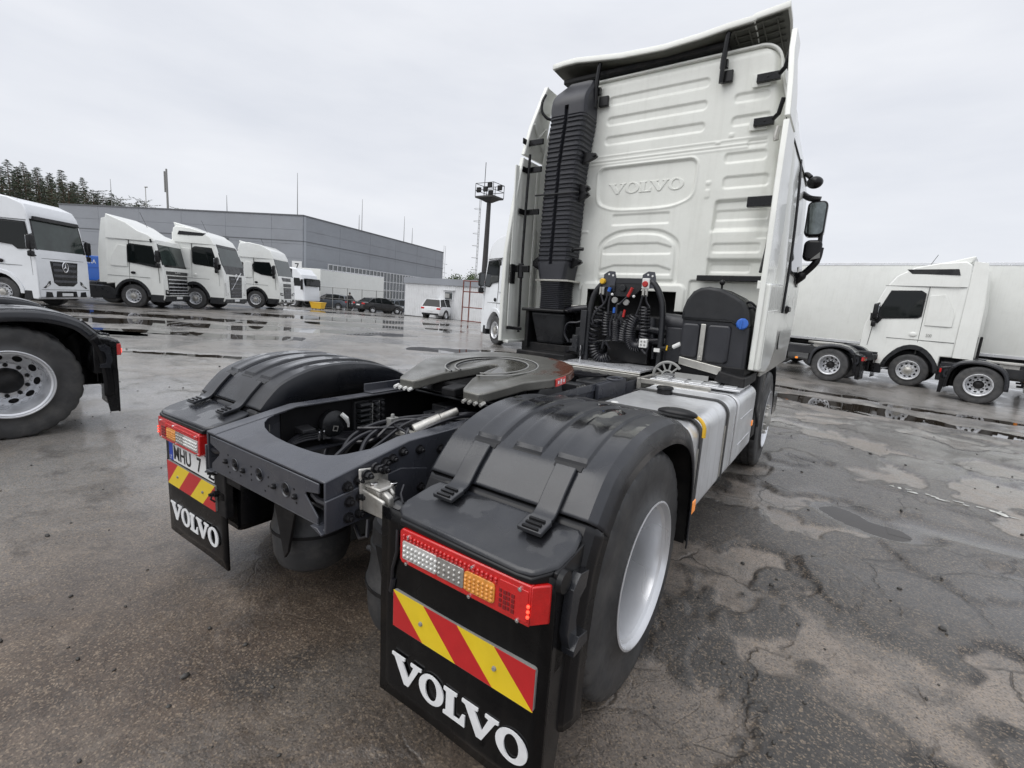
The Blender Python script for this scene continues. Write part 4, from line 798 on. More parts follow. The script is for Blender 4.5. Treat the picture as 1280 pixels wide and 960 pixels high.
# exhaust silencer / battery side on the left
k = MB(); k.box(-1.2, -.55, .75, 2.6, .42, .90); part(k, 'exhaust_box', 'dark', 0, .04, seg=3)
# --- catwalk plate
k = MB(); k.add([(-.45, 2.02, 1.03), (.40, 2.02, 1.03), (.42, 2.50, 1.035), (-.42, 2.50, 1.035), (-.45, 2.02, 1.045), (.40, 2.02, 1.045), (.42, 2.50, 1.05), (-.42, 2.50, 1.05)], [(0, 1, 2, 3), (7, 6, 5, 4), (0, 4, 5, 1), (1, 5, 6, 2), (2, 6, 7, 3), (3, 7, 4, 0)]); cw = part(k, 'catwalk_plate', 'alu2', 0, .002)
k = MB()
for i in range(34):
    for j in range(18):
        x = -.425 + i * .0245; y = 2.035 + j * .026; a = PI / 4 if (i + j) % 2 else -PI / 4; c, s_ = math.cos(a), math.sin(a)
        k.add([(x + c * .010, y + s_ * .010, 1.0465), (x - s_ * .003, y + c * .003, 1.0485), (x - c * .010, y - s_ * .010, 1.0465), (x + s_ * .003, y - c * .003, 1.0485)], [(0, 1, 2, 3)])
part(k, 'tread_pattern', 'alu2', 0, 0, cw, recalc=False)['kind'] = 'stuff'
k = MB(); k.box(-.44, .41, 2.0, 2.02, .985, 1.02); k.box(-.44, .41, 2.005, 2.015, 1.024, 1.034); part(k, 'catwalk_edge', 'steel', 0, .003, cw)
# --- fuel tank, tool box and step on the right
def rrect(x0, x1, z0, z1, r, n=6):
    pts = []
    for cx, cz, a0 in ((x1 - r, z1 - r, 0), (x0 + r, z1 - r, 90), (x0 + r, z0 + r, 180), (x1 - r, z0 + r, 270)):
        for t in range(n + 1): pts.append((cx + r * math.cos(R_(a0 + 90 * t / n)), cz + r * math.sin(R_(a0 + 90 * t / n))))
    return pts
XZ = lambda u, v, d: Vector((u, d, v))
b = MB(); b.prism(rrect(.56, 1.205, .435, 1.0, .085, 8), XZ, .60, 1.76); ft = part(b, 'fuel_tank', 'alu', 30, .012, seg=3)
b = MB(); b.prism(rrect(.558, 1.207, .433, 1.002, .087, 8), XZ, 1.735, 1.765); part(b, 'tank_rim', 'alu2', 30, .004, ft)
def strap(y, name='tank_strap', w_=.042):
    o = MB(); A = rrect(.548, 1.217, .423, 1.012, .095, 8); B = rrect(.556, 1.209, .431, 1.004, .089, 8); n = len(A)
    vs = [XZ(u, v, y) for u, v in A] + [XZ(u, v, y + w_) for u, v in A] + [XZ(u, v, y) for u, v in B] + [XZ(u, v, y + w_) for u, v in B]
    fs = []
    for i in range(n):
        j = (i + 1) % n; fs += [(i, j, n + j, n + i), (2 * n + i, 3 * n + i, 3 * n + j, 2 * n + j), (i, 2 * n + i, 2 * n + j, j), (n + i, n + j, 3 * n + j, 3 * n + i)]
    return part(o.add(vs, fs), name, 'rubber', 30, .001, ft)
strap(.735); strap(1.42)
for y in (.725, 1.41):
    o = MB(); A = rrect(.551, 1.2135, .427, 1.008, .092, 8); n = len(A); Bq = rrect(.556, 1.2075, .431, 1.003, .089, 8)
    o.prism([(1.206, .52), (1.2145, .52), (1.2145, .86), (1.206, .86)], XZ, y - .006, y + .0); part(o, 'strap_edge', 'steel', 0, 0, ft)
b = MB(); b.cyl((.80, 1.42, .998), (.80, 1.42, 1.035), .052, .050, 24); b.cyl((.80, 1.42, 1.035), (.80, 1.42, 1.05), .058, .054, 24); part(b, 'filler_cap', 'black', 30, .003, ft)
b = MB(); b.ball((1.085, .72, 1.03), 1, 24, 10, sc=(.105, .045, .028)); part(b, 'strap_cover', 'black', 40, 0, ft)
b = MB(); b.tube(catm([(1.165, .735, 1.028), (1.20, .738, 1.01), (1.223, .74, .975), (1.226, .74, .92)]), .010, 8); part(b, 'yellow_handle', 'yelpl', 40, 0, ft)
b = MB(); b.box(1.205, 1.222, .715, .785, .50, .57); part(b, 'side_marker', 'orange', 0, .005, ft)
b = MB(); b.box(1.2, 1.21, .705, .795, .49, .58); part(b, 'marker_base', 'blackp', 0, .003, ft)
b = MB(); b.prism(rrect(.60, 1.208, .44, .985, .075, 8), XZ, 1.86, 2.62); bx = part(b, 'tool_box', 'alu', 30, .012, seg=3)
b = MB(); b.prism(rrect(.58, 1.195, .42, .99, .08, 8), XZ, 1.80, 1.855); part(b, 'box_gasket', 'rubber', 30, .004, bx)
b = MB(); b.box(1.205, 1.216, 2.57, 2.62, .645, .69); part(b, 'side_marker', 'orange', 0, .004, bx)
b = MB(); b.box(1.207, 1.212, 1.98, 2.50, .60, .606); b.box(1.207, 1.212, 1.98, 2.50, .80, .806); part(b, 'box_rib', 'alu2', 0, .002, bx)
b = MB(); b.add([(.52, 1.93, 1.005), (1.185, 1.93, 1.005), (1.185, 2.36, 1.010), (.52, 2.36, 1.010), (.52, 1.93, 1.02), (1.185, 1.93, 1.02), (1.185, 2.36, 1.026), (.52, 2.36, 1.026)], [(0, 1, 2, 3), (7, 6, 5, 4), (0, 4, 5, 1), (1, 5, 6, 2), (2, 6, 7, 3), (3, 7, 4, 0)])
sp_ = part(b, 'step_plate', 'alu2', 0, .004)
b = MB()
for i in range(5):
    for j in range(2): b.prism([(.56 + i * .125 - .02 * j, 1.97 + j * .19), (.655 + i * .125 - .02 * j, 1.97 + j * .19), (.64 + i * .125 - .02 * j, 2.13 + j * .19), (.545 + i * .125 - .02 * j, 2.13 + j * .19)], lambda u, v, d: Vector((min(u, 1.17), v, d + (v - 1.93) * .013)), 1.021, 1.027)
part(b, 'tread_pad', 'alu', 0, .003, sp_)
b = MB(); b.box(.46, 1.0, 1.86, 1.885, .98, 1.02); b.box(.44, .475, 1.86, 2.4, .93, 1.02); b.box(.60, 1.0, 1.80, 1.812, .95, 1.0); part(b, 'step_bracket', 'cast', 0, .004)
# --- additive tank
out = [(.652, 1.19), (.650, 1.50), (.655, 1.58), (.675, 1.65), (.72, 1.715), (.77, 1.745), (.83, 1.755), (.92, 1.742), (1.03, 1.69), (1.09, 1.65), (1.125, 1.59), (1.15, 1.45), (1.155, 1.13), (1.12, 1.10), (.75, 1.165)]
lo = [(.652, 1.19), (.650, 1.485), (.80, 1.485), (.815, 1.47), (.845, 1.47), (.86, 1.485), (1.02, 1.485), (1.06, 1.455), (1.152, 1.45), (1.155, 1.13), (1.12, 1.10), (.75, 1.165)]
b = MB(); b.prism(out, XZ, 2.175, 2.62); dt = part(b, 'additive_tank', 'tank_p', 40, .035, seg=4)
b = MB(); b.prism([(.645, 1.495), (.65, 1.58), (.672, 1.655), (.715, 1.722), (.768, 1.752), (.83, 1.763), (.922, 1.75), (1.035, 1.697), (1.095, 1.657), (1.132, 1.592), (1.155, 1.46), (1.07, 1.465), (1.025, 1.495)], XZ, 2.145, 2.60); part(b, 'tank_cover', 'blackp', 40, .025, dt, seg=4)
for a, c in ((.664, .80), (.856, 1.03)):
    b = MB(); b.prism(rrect(a, c, 1.20 - (a - .65) * .12, 1.475, .03), XZ, 2.15, 2.20); part(b, 'tank_front', 'tank_p', 40, .018, dt, seg=3)
b = MB(); b.box(.808, .846, 2.148, 2.162, 1.185, 1.472); b.cyl((.827, 2.14, 1.21), (.827, 2.15, 1.21), .010, .010, 8); part(b, 'tank_strap', 'steel', 0, .003, dt)
b = MB(); b.add([(.672, 2.13, 1.200), (1.0, 2.13, 1.150), (1.0, 2.13, 1.085), (.672, 2.13, 1.140), (.672, 2.20, 1.200), (1.0, 2.20, 1.150), (1.0, 2.20, 1.085), (.672, 2.20, 1.140)], [(0, 1, 2, 3), (7, 6, 5, 4), (0, 4, 5, 1), (1, 5, 6, 2), (2, 6, 7, 3), (3, 7, 4, 0)]); part(b, 'tank_shelf', 'steel', 0, .004, dt)
b = MB(); b.prism([(1.0, 1.13), (1.155, 1.10), (1.19, 1.10), (1.19, 1.02), (.97, 1.045)], XZ, 2.06, 2.62); b.box(.68, 1.16, 2.17, 2.6, 1.05, 1.16); part(b, 'tank_tray', 'dark', 0, .01, dt)
b = MB(); b.lathe([(0, .0), (0, .038), (.01, .044), (.04, .042), (.045, .035), (.047, 0)], (1.098, 2.165, 1.49), (.25, -1, .15), 10); b.box(1.09, 1.108, 2.108, 2.12, 1.455, 1.525); part(b, 'filler_cap', 'blue', 30, .003, dt)
b = MB(); b.tube([(.895, 2.3, 1.74), (.90, 2.26, 1.79)], .008, 6); b.ball((.905, 2.24, 1.80), .022, 10, 8); part(b, 'tank_knob', 'black', 40, 0, dt)
b = MB(); b.tube(catm([(1.08, 2.3, 1.64), (1.12, 2.24, 1.66), (1.16, 2.26, 1.63), (1.175, 2.35, 1.60)]), .009, 6); b.tube(catm([(1.10, 2.25, 1.60), (1.15, 2.22, 1.62), (1.18, 2.3, 1.57)]), .011, 6); part(b, 'vent_hose', 'hose', 40, 0, dt)
b = MB()       # spoked quarter bracket beside the tank
for r in (.115, .045): b.tube([(.60 + r * math.cos(a), 2.12, 1.03 + r * math.sin(a)) for a in np.linspace(R_(35), R_(190), 18)], .012 if r > .1 else .008, 6)
for a in (45, 80, 115, 150, 185): b.tube([(.60 + .04 * math.cos(R_(a)), 2.12, 1.03 + .04 * math.sin(R_(a))), (.60 + .115 * math.cos(R_(a)), 2.12, 1.03 + .115 * math.sin(R_(a)))], .008, 6)
b.box(.66, .92, 2.11, 2.13, 1.03, 1.07); part(b, 'spoked_bracket', 'greypl', 30)
b = MB(); b.tube([(.50, 2.2, 1.24), (.56, 2.19, 1.25)], .020, 10, mi=0); b.tube([(.56, 2.19, 1.25), (.60, 2.185, 1.265)], .022, 10, mi=1); b.tube([(.60, 2.185, 1.265), (.66, 2.18, 1.30)], .018, 10, mi=2); b.box(.44, .49, 2.19, 2.21, 1.21, 1.24, mi=2); b.tube([(.552, 2.17, 1.235), (.556, 2.17, 1.275)], .006, 6, mi=3)
part(b, 'electric_coupling', [M['black'], M['black'], M['whitepl'], M['yelpl']], 30)
# --- hose stand between the rails and the cab
b = MB(); Yh = 2.35
b.tube(catm([(-.265, Yh, 1.02), (-.262, Yh, 1.30), (-.255, Yh, 1.55), (-.225, Yh, 1.68), (-.16, Yh, 1.765), (-.12, Yh, 1.79)]), .026, 12)
b.tube(catm([(.445, Yh, 1.06), (.44, Yh, 1.35), (.425, Yh, 1.58), (.385, Yh, 1.70), (.335, Yh, 1.775), (.30, Yh, 1.80)]), .026, 12)
b.box(-.14, .34, Yh - .012, Yh + .012, 1.775, 1.825)
hs = part(b, 'hose_stand', 'frame2', 40, .004)
for x in (-.08, .285):
    k = MB(); k.prism([(-.065, -.06), (-.06, .055), (-.01, .085), (.045, .08), (.06, .03), (.05, -.06)], lambda u, v, d: Vector((x + u, d, 1.80 + v)), Yh - .02, Yh - .012)
    for dx, dz in ((-.01, .055), (.03, .045)): k.cyl((x + dx, Yh - .024, 1.80 + dz), (x + dx, Yh - .019, 1.80 + dz), .009, .009, 10, mi=1)
    part(k, 'stand_plate', [M['frame'], M['whitepl']], 30, .001, hs)
k = MB(); k.prism([(-.14, 1.66), (-.12, 1.77), (.24, 1.79), (.21, 1.72), (.15, 1.66)], XZ, Yh - .01, Yh + .02); k.cyl((.055, Yh - .04, 1.735), (.055, Yh - .01, 1.735), .03, .03, 14); k.box(-.07, -.02, Yh - .03, Yh, 1.70, 1.76); part(k, 'coupling_holder', 'blackp', 0, .004, hs)
k = MB(); k.box(-.30, .46, 2.74, 2.76, 1.05, 1.50); k.box(-.10, .30, 2.46, 2.56, 1.06, 1.24); part(k, 'shade_backplate', 'dark', 0, .006, hs)  # added dark plate standing in for the shaded depth behind the hoses
for a_, b_ in (((-.22, 2.6, 1.10), (-.05, 2.66, 1.52)), ((.05, 2.64, 1.05), (.12, 2.6, 1.5)), ((.3, 2.6, 1.1), (.24, 2.66, 1.48)), ((-.3, 2.58, 1.42), (.4, 2.62, 1.36)), ((-.3, 2.56, 1.2), (.42, 2.6, 1.28))):
    k = MB(); k.tube([a_, b_], .035, 10); part(k, 'gearbox_pipe', 'tank_p', 40)
def coupling(x, z, m, big=False):
    k = MB(); k.cyl((x, Yh - .05, z), (x, Yh - .02, z), .027 if big else .022, .025 if big else .018, 14); k.cyl((x, Yh - .06, z), (x, Yh - .05, z), .022, .026, 12); return part(k, 'hose_coupling', m, 30, .002, hs)
coupling(-.138, 1.79, 'yelpl', True); coupling(.265, 1.775, 'redpl', True)
k = MB(); k.box(.235, .30, Yh - .045, Yh - .02, 1.735, 1.825); part(k, 'white_bracket', 'whitepl', 0, .006, hs)
for x in (-.155, -.13, .25, .28):
    k = MB(); k.cyl((x, Yh - .03, 1.67), (x, Yh - .03, 1.74), .012, .012, 10); part(k, 'hose_end', 'cast', 30, .002, hs)
k = MB(); k.tube([(-.055, Yh - .05, 1.735), (-.065, Yh - .05, 1.70)], .016, 10); part(k, 'blue_sleeve', 'blue', 40, 0, hs)
k = MB(); k.tube([(.005, Yh - .05, 1.56), (.005, Yh - .05, 1.51)], .014, 10); part(k, 'blue_sleeve', 'blue', 40, 0, hs)
k = MB(); k.tube([(.155, Yh - .05, 1.74), (.12, Yh - .05, 1.66)], .014, 10); part(k, 'red_sleeve', 'redpl', 40, 0, hs)
k = MB(); k.tube([(.105, Yh - .05, 1.545), (.095, Yh - .05, 1.48)], .011, 10); part(k, 'red_sleeve', 'redpl', 40, 0, hs)
for x, z in ((.0, 1.625), (.11, 1.61)):
    k = MB(); k.cyl((x, Yh - .06, z), (x, Yh - .03, z), .028, .026, 14); part(k, 'grey_coupling', 'greypl', 30, .004, hs)
for x, z in ((-.03, 1.675), (.175, 1.665)):
    k = MB(); k.ball((x, Yh - .05, z), .013, 8, 6); part(k, 'white_button', 'whitepl', 40, 0, hs)
def coil(pts, r, turns, tr=.0085):
    c = catm(pts, 24); m = len(c); o = []
    steps = turns * 14
    for i in range(steps + 1):
        t = i / steps * (m - 1); j = min(int(t), m - 2); p = c[j].lerp(c[j + 1], t - j); tg = (c[j + 1] - c[j]).normalized(); a = tg.cross(Vector((0, 1, 0))).normalized(); bb = Vector((0, 1, 0)); an = 2 * PI * i / 14
        o.append(p + r * (a * math.cos(an) + bb * math.sin(an)))
    k = MB(); k.tube(o, tr, 6); return part(k, 'coiled_hose', 'hose', 50, 0, hs)
coil([(-.16, Yh, 1.56), (-.19, Yh, 1.42), (-.20, Yh, 1.25), (-.17, Yh, 1.13), (-.10, Yh, 1.07), (-.03, Yh, 1.10)], .042, 20)
coil([(-.085, Yh + .01, 1.52), (-.09, Yh + .01, 1.42), (-.075, Yh + .01, 1.30)], .038, 9)
coil([(.01, Yh - .01, 1.46), (.02, Yh - .01, 1.36), (.03, Yh - .01, 1.26)], .042, 11)
coil([(.105, Yh, 1.46), (.09, Yh, 1.36), (.085, Yh, 1.27)], .040, 9)
coil([(.195, Yh - .02, 1.50), (.165, Yh - .02, 1.40), (.165, Yh - .02, 1.30), (.20, Yh - .02, 1.235), (.26, Yh - .02, 1.235), (.295, Yh - .02, 1.31), (.285, Yh - .02, 1.45), (.275, Yh - .02, 1.58)], .042, 34)
for pts in ([(-.14, 1.68), (-.12, 1.63), (-.10, 1.58)], [(-.065, 1.70), (-.09, 1.60), (-.16, 1.53), (-.20, 1.45), (-.19, 1.40)], [(-.04, 1.66), (-.05, 1.60), (-.05, 1.5)], [(.26, 1.68), (.24, 1.58), (.215, 1.50)], [(.285, 1.68), (.30, 1.62), (.33, 1.58)],
            [(.12, 1.66), (.06, 1.60), (.03, 1.58), (.03, 1.5), (.02, 1.45)], [(.0, 1.5), (-.02, 1.4), (-.01, 1.3)], [(.09, 1.48), (.08, 1.42)], [(-.08, 1.18), (-.06, 1.25), (.0, 1.18)], [(.30, 1.21), (.34, 1.18), (.36, 1.24)]):
    k = MB(); k.tube(catm([(x, Yh - .06, z) for x, z in pts]), .009, 6); part(k, 'hose_lead', 'hose', 40, 0, hs)
k = MB(); k.box(.27, .345, Yh - .07, Yh - .03, 1.225, 1.305); so_ = part(k, 'socket', 'whitepl', 0, .008, hs)
k = MB()
for dx in (-.015, .015):
    for dz in (-.015, .015): k.cyl((.3075 + dx, Yh - .073, 1.265 + dz), (.3075 + dx, Yh - .068, 1.265 + dz), .009, .009, 10)
part(k, 'socket_pins', 'greypl', 30, 0, hs)
k = MB(); k.box(-.33, -.27, 2.30, 2.42, 1.10, 1.52); k.box(-.40, -.30, 2.36, 2.40, 1.05, 1.35); k.cyl((-.36, 2.30, 1.16), (-.36, 2.30, 1.28), .035, .035, 12); k.box(-.41, -.33, 2.27, 2.33, 1.12, 1.17); k.box(-.41, -.33, 2.27, 2.33, 1.2, 1.24); part(k, 'valve_unit', 'frame2', 30, .006)
k = MB(); k.tube([(-.29, 2.28, 1.02), (-.285, 2.28, 1.19)], .010, 8); part(k, 'guide_pin', 'chrome', 40)
k = MB(); k.tube(catm([(-.27, 2.36, 1.45), (-.36, 2.32, 1.40), (-.47, 2.32, 1.38), (-.50, 2.33, 1.28), (-.45, 2.33, 1.2)]), .011, 8); k.tube(catm([(-.55, 2.45, 1.5), (-.45, 2.4, 1.52), (-.32, 2.42, 1.54)]), .032, 10); k.tube(catm([(-.5, 2.4, 1.1), (-.42, 2.35, 1.12), (-.36, 2.3, 1.16)]), .014, 8); part(k, 'air_pipe', 'hose', 40)
k = MB(); k.cyl((.38, 2.5, 1.46), (.62, 2.5, 1.44), .085, .085, 18); k.box(.46, .66, 2.40, 2.55, 1.12, 1.42); part(k, 'charge_pipe', 'tank_p', 30, .01)
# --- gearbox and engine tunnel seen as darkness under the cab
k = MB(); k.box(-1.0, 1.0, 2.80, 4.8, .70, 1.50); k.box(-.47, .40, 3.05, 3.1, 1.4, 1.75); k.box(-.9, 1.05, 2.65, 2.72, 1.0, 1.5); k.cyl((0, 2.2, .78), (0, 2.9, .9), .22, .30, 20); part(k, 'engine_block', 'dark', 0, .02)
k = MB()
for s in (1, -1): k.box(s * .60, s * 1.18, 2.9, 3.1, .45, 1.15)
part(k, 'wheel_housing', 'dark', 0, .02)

# --- the cab: pressed rear wall as one relief
WY = 2.73
def halfw(z): return 1.165 - .05 * smooth(1.9, 3.1, z) - .10 * smooth(3.0, 3.7, z)
ZT = 3.712
nx, nzv = 300, 330
xs = np.linspace(-1, 1, nx); zs = np.concatenate([np.linspace(1.09, 3.53, nzv - 40), 3.53 + (ZT - 3.53) * np.sin(np.linspace(0, PI / 2, 41))[1:]])
Zg = np.repeat(zs[:, None], nx, 1); HW = halfw(zs)
cr_ = .17; top = np.clip(Zg - (ZT - cr_), 0, None); HW2 = HW[:, None] - (cr_ - np.sqrt(np.maximum(cr_ ** 2 - np.minimum(top, cr_) ** 2, 0)))
Xg = xs[None, :] * HW2
def sdbox(x0, x1, z0, z1, r=.03):
    cx, cz, hx, hz = (x0 + x1) / 2, (z0 + z1) / 2, (x1 - x0) / 2 - r, (z1 - z0) / 2 - r
    qx, qz = np.abs(Xg - cx) - hx, np.abs(Zg - cz) - hz
    return np.hypot(np.maximum(qx, 0), np.maximum(qz, 0)) + np.minimum(np.maximum(qx, qz), 0) - r
def press(sd, depth, wd=.008): return depth * (1 - smooth(-wd, wd, sd))
D = np.zeros_like(Xg)                      # positive = towards the viewer (-y)
for z0, z1 in ((3.465, 3.535), (3.285, 3.355), (3.11, 3.18)): D += press(sdbox(-.43 + (3.5 - z0) * -.02, .49, z0, z1, .033), -.012)
for x0, x1, z0, z1 in ((.71, .97, 3.295, 3.36), (.71, 1.0, 3.115, 3.185), (.69, 1.01, 2.825, 2.90), (.70, 1.05, 2.62, 2.71)): D += press(sdbox(x0, x1, z0, z1, .028), -.012)
smax = lambda a, b, k=.05: (a + b + np.sqrt((a - b) ** 2 + k * k)) / 2 - k * .1
cut = lambda xa, za, nx_, nz_: (np.abs(Xg + .01) - xa) * nx_ + (Zg - za) * nz_
pan = smax(sdbox(-.47, .46, 2.50, 2.89, .06), cut(.32, 2.50, .472, -.881))
D += press(pan, -.018, .010) + press(np.abs(pan - .012) - .010, .006, .007)
D += press(sdbox(-.29, .27, 2.355, 2.45, .012), -.010, .008)
archd = smax(sdbox(-.42, .40, 1.80, 2.31, .05), cut(.23, 2.31, .543, .84))
D += press(np.abs(archd + .022) - .020, -.014, .009)
D += press(np.maximum(sdbox(-.36, .32, 2.08, 2.178, .015), cut(.20, 2.178, .28, .96)), -.011, .008)
D += press(np.maximum(sdbox(-.385, .335, 1.89, 1.972, .015), cut(.22, 1.972, .28, .96)), -.011, .008)
for z0 in (3.005, 2.965, 2.935): D += press(np.maximum(np.abs(Zg - z0) - .004, np.abs(Xg) - 1.0), .006, .005)
D += press(sdbox(.66, 1.3, 1.87, 2.52, .03), -.028, .012)                # stepped pocket on the right
D += press(sdbox(.67, 1.08, 2.36, 2.44, .02), -.010, .008) + press(sdbox(.655, 1.3, 2.02, 2.275, .03), .030, .02) + press(sdbox(.68, 1.06, 2.085, 2.16, .02), -.010, .008) + press(sdbox(.68, 1.0, 1.92, 1.99, .02), -.010, .008)
D += press(sdbox(.70, .74, 3.03, 3.06, .008), .006, .004) + press(sdbox(.60, .64, 2.985, 3.0, .006), .006, .004) + press(sdbox(.56, .60, 2.55, 2.62, .008), .006, .005) + press(sdbox(.56, .60, 2.66, 2.69, .008), .006, .005)
D += press(sdbox(.86, 1.0, 2.93, 2.985, .015), -.008, .006) + press(sdbox(-.70, -.54, 2.29, 2.31, .01), .008, .006) + press(sdbox(-.60, -.575, 1.72, 1.80, .012), .006, .005) + press(sdbox(-.66, -.58, 1.87, 1.88, .005), .008, .006)
D += press(sdbox(-.56, .49, 1.4, 1.80, .06), .014, .012)                 # raised rim of the engine opening
D += press(sdbox(.52, 1.4, 1.60, 1.84, .02), -.018, .01)
D += -.012 * smooth(-.02, .05, np.abs(Xg) - 1.02) * (Zg > 2.2)             # side columns
D += -.05 * smooth(ZT - .10, ZT, Zg) ** 2                                 # rolls over into the roof
D += -.05 * smooth(.93, 1.0, np.abs(xs))[None, :] ** 2
hole = (np.abs(Xg + .035) < .455) & (Zg < 1.735)
hole |= (Zg < 1.56) & (Xg > -.69) & (Xg < .5)
hole |= (np.hypot(np.abs(Xg + .035) - .395, Zg - 1.675) < 0.0)
vs = np.stack([Xg, WY - D, Zg], -1).reshape(-1, 3)
keep = ~(hole[:-1, :-1] & hole[1:, :-1] & hole[:-1, 1:] & hole[1:, 1:]); I, J = np.where(keep)
fa = np.stack([I * nx + J, I * nx + J + 1, (I + 1) * nx + J + 1, (I + 1) * nx + J], 1)
me = bpy.data.meshes.new('cab_rear_wall'); me.from_pydata(vs.tolist(), [], fa.tolist()); me.materials.append(M['wall'])
me.polygons.foreach_set('use_smooth', [True] * len(me.polygons)); me.update()
rw = bpy.data.objects.new('cab_rear_wall', me); COL.objects.link(rw); rw.parent = TRK
md = rw.modifiers.new('thickness', 'SOLIDIFY'); md.thickness = .012; md.offset = -1
b = MB(); slab_word(b, lambda x, z, d: Vector((x, WY + d, z)), -.365, 2.648, .098, .73, .02, .0115); part(b, 'embossed_lettering', 'wall', 0, .004, rw, seg=2)
b = MB()                                    # cab shell: sides, roof, front
prof = [(1.05, 1.20), (1.5, 1.225), (1.95, 1.225), (2.4, 1.20), (2.95, 1.17), (3.25, 1.115), (3.45, float(halfw(3.45)) + .012)] + [(ZT - cr_ + (cr_ + .004) * math.sin(R_(t)), float(halfw(3.55)) + .012 - (cr_ + .005) * (1 - math.cos(R_(t)))) for t in range(0, 91, 10)]
def shell_ring(z, hw_):
    yf = 5.10 - .0 * z - max(0, z - 1.9) * .13 - max(0, z - 2.9) * .62; r = .20
    pts = [(hw_, WY + .012)] + [(hw_, WY + .5), (hw_, 4.0), (hw_ - .01, yf - r - .1)]
    for a in (0, 30, 60, 85): pts.append((hw_ - r - .01 + r * math.cos(R_(a)), yf - r + r * math.sin(R_(a)) * .9))
    return [(x, y, z) for x, y in pts] + [(-x, y, z) for x, y in pts[::-1]]
rings = [shell_ring(z, h) for z, h in prof]; n = len(rings[0])
b.grid(rings); b.add(rings[-1], [tuple(range(n))]); cs = part(b, 'cab_shell', 'white', 40)
md = cs.modifiers.new('thickness', 'SOLIDIFY'); md.thickness = .02; md.offset = -1
for s in (1, -1):
    b = MB(); b.prism([(3.55, 2.02), (3.55, 2.80), (3.62, 2.88), (4.45, 2.82), (4.72, 2.10), (4.60, 1.98), (3.62, 1.98)], lambda u, v, d: Vector((s * (d - .095 * smooth(2.0, 3.0, v)), u, v)), 1.215, 1.236); dw = part(b, 'door_window', 'glass', 30, .004)
    b = MB(); b.prism([(3.50, 1.25), (3.505, 1.25), (3.505, 2.92), (3.50, 2.92)], lambda u, v, d: Vector((s * (d - .095 * smooth(2.0, 3.0, v)), u, v)), 1.215, 1.231); b.prism([(2.76, 3.02), (2.76, 3.03), (4.6, 3.02), (4.6, 3.01)], lambda u, v, d: Vector((s * (d - .068), u, v)), 1.215, 1.237); part(b, 'door_seam', 'seam', 0, 0, cs)
    b = MB(); b.box(s * 1.228, s * 1.262, 3.62, 3.80, 1.62, 1.67); b.ball((s * 1.235, 3.70, 1.64), .07, 12, 8, sc=(.3, 1, .6)); part(b, 'door_handle', 'black', 30, .006, cs)
    b = MB(); b.tube(catm([(s * 1.24, 3.30, 1.6), (s * 1.235, 3.35, 2.2), (s * 1.20, 3.5, 2.75), (s * 1.16, 3.7, 3.05)]), .012, 8); part(b, 'rain_strip', 'black', 40, 0, cs)
b = MB(); b.add([(-1.0, 5.09, 1.95), (1.0, 5.09, 1.95), (.95, 4.965, 2.9), (-.95, 4.965, 2.9)], [(0, 1, 2, 3)]); b.prism([(-1.0, 1.95), (1.0, 1.95), (.95, 2.88), (-.95, 2.88)], lambda u, v, d: Vector((u, d - (v - 1.95) * .13, v)), 5.0, 5.115); part(b, 'windscreen', 'glassg', 0, 0, cs)
b = MB(); b.box(-.95, .95, 5.05, 5.14, .6, 1.75); b.box(-1.15, 1.15, 4.6, 5.16, .35, .62); part(b, 'front_grille', 'black', 0, .03)
for s in (1, -1):
    b = MB(); b.prism([(4.35, 1.1), (4.35, .62), (5.05, .62), (5.08, 1.1)], lambda u, v, d: Vector((s * d, u, v)), .85, 1.06); part(b, 'step_panel', 'white', 0, .02)
    b = MB(); b.prism([(2.85, 1.12), (2.86, .75), (3.2, .5), (3.2, 1.12)], lambda u, v, d: Vector((s * d, u, v)), 1.12, 1.2); part(b, 'rear_wing', 'blackp', 0, .02)
for s in (1, -1):
    b = MB(); b.grid([[(s * x, 3.75 + .60 * math.cos(R_(a)), .5 + .62 * math.sin(R_(a))) for x in (.85, 1.15, 1.18, 1.185)] for a in range(-10, 191, 10)]); part(b, 'front_arch', 'blackp', 40, 0, solid=.02)
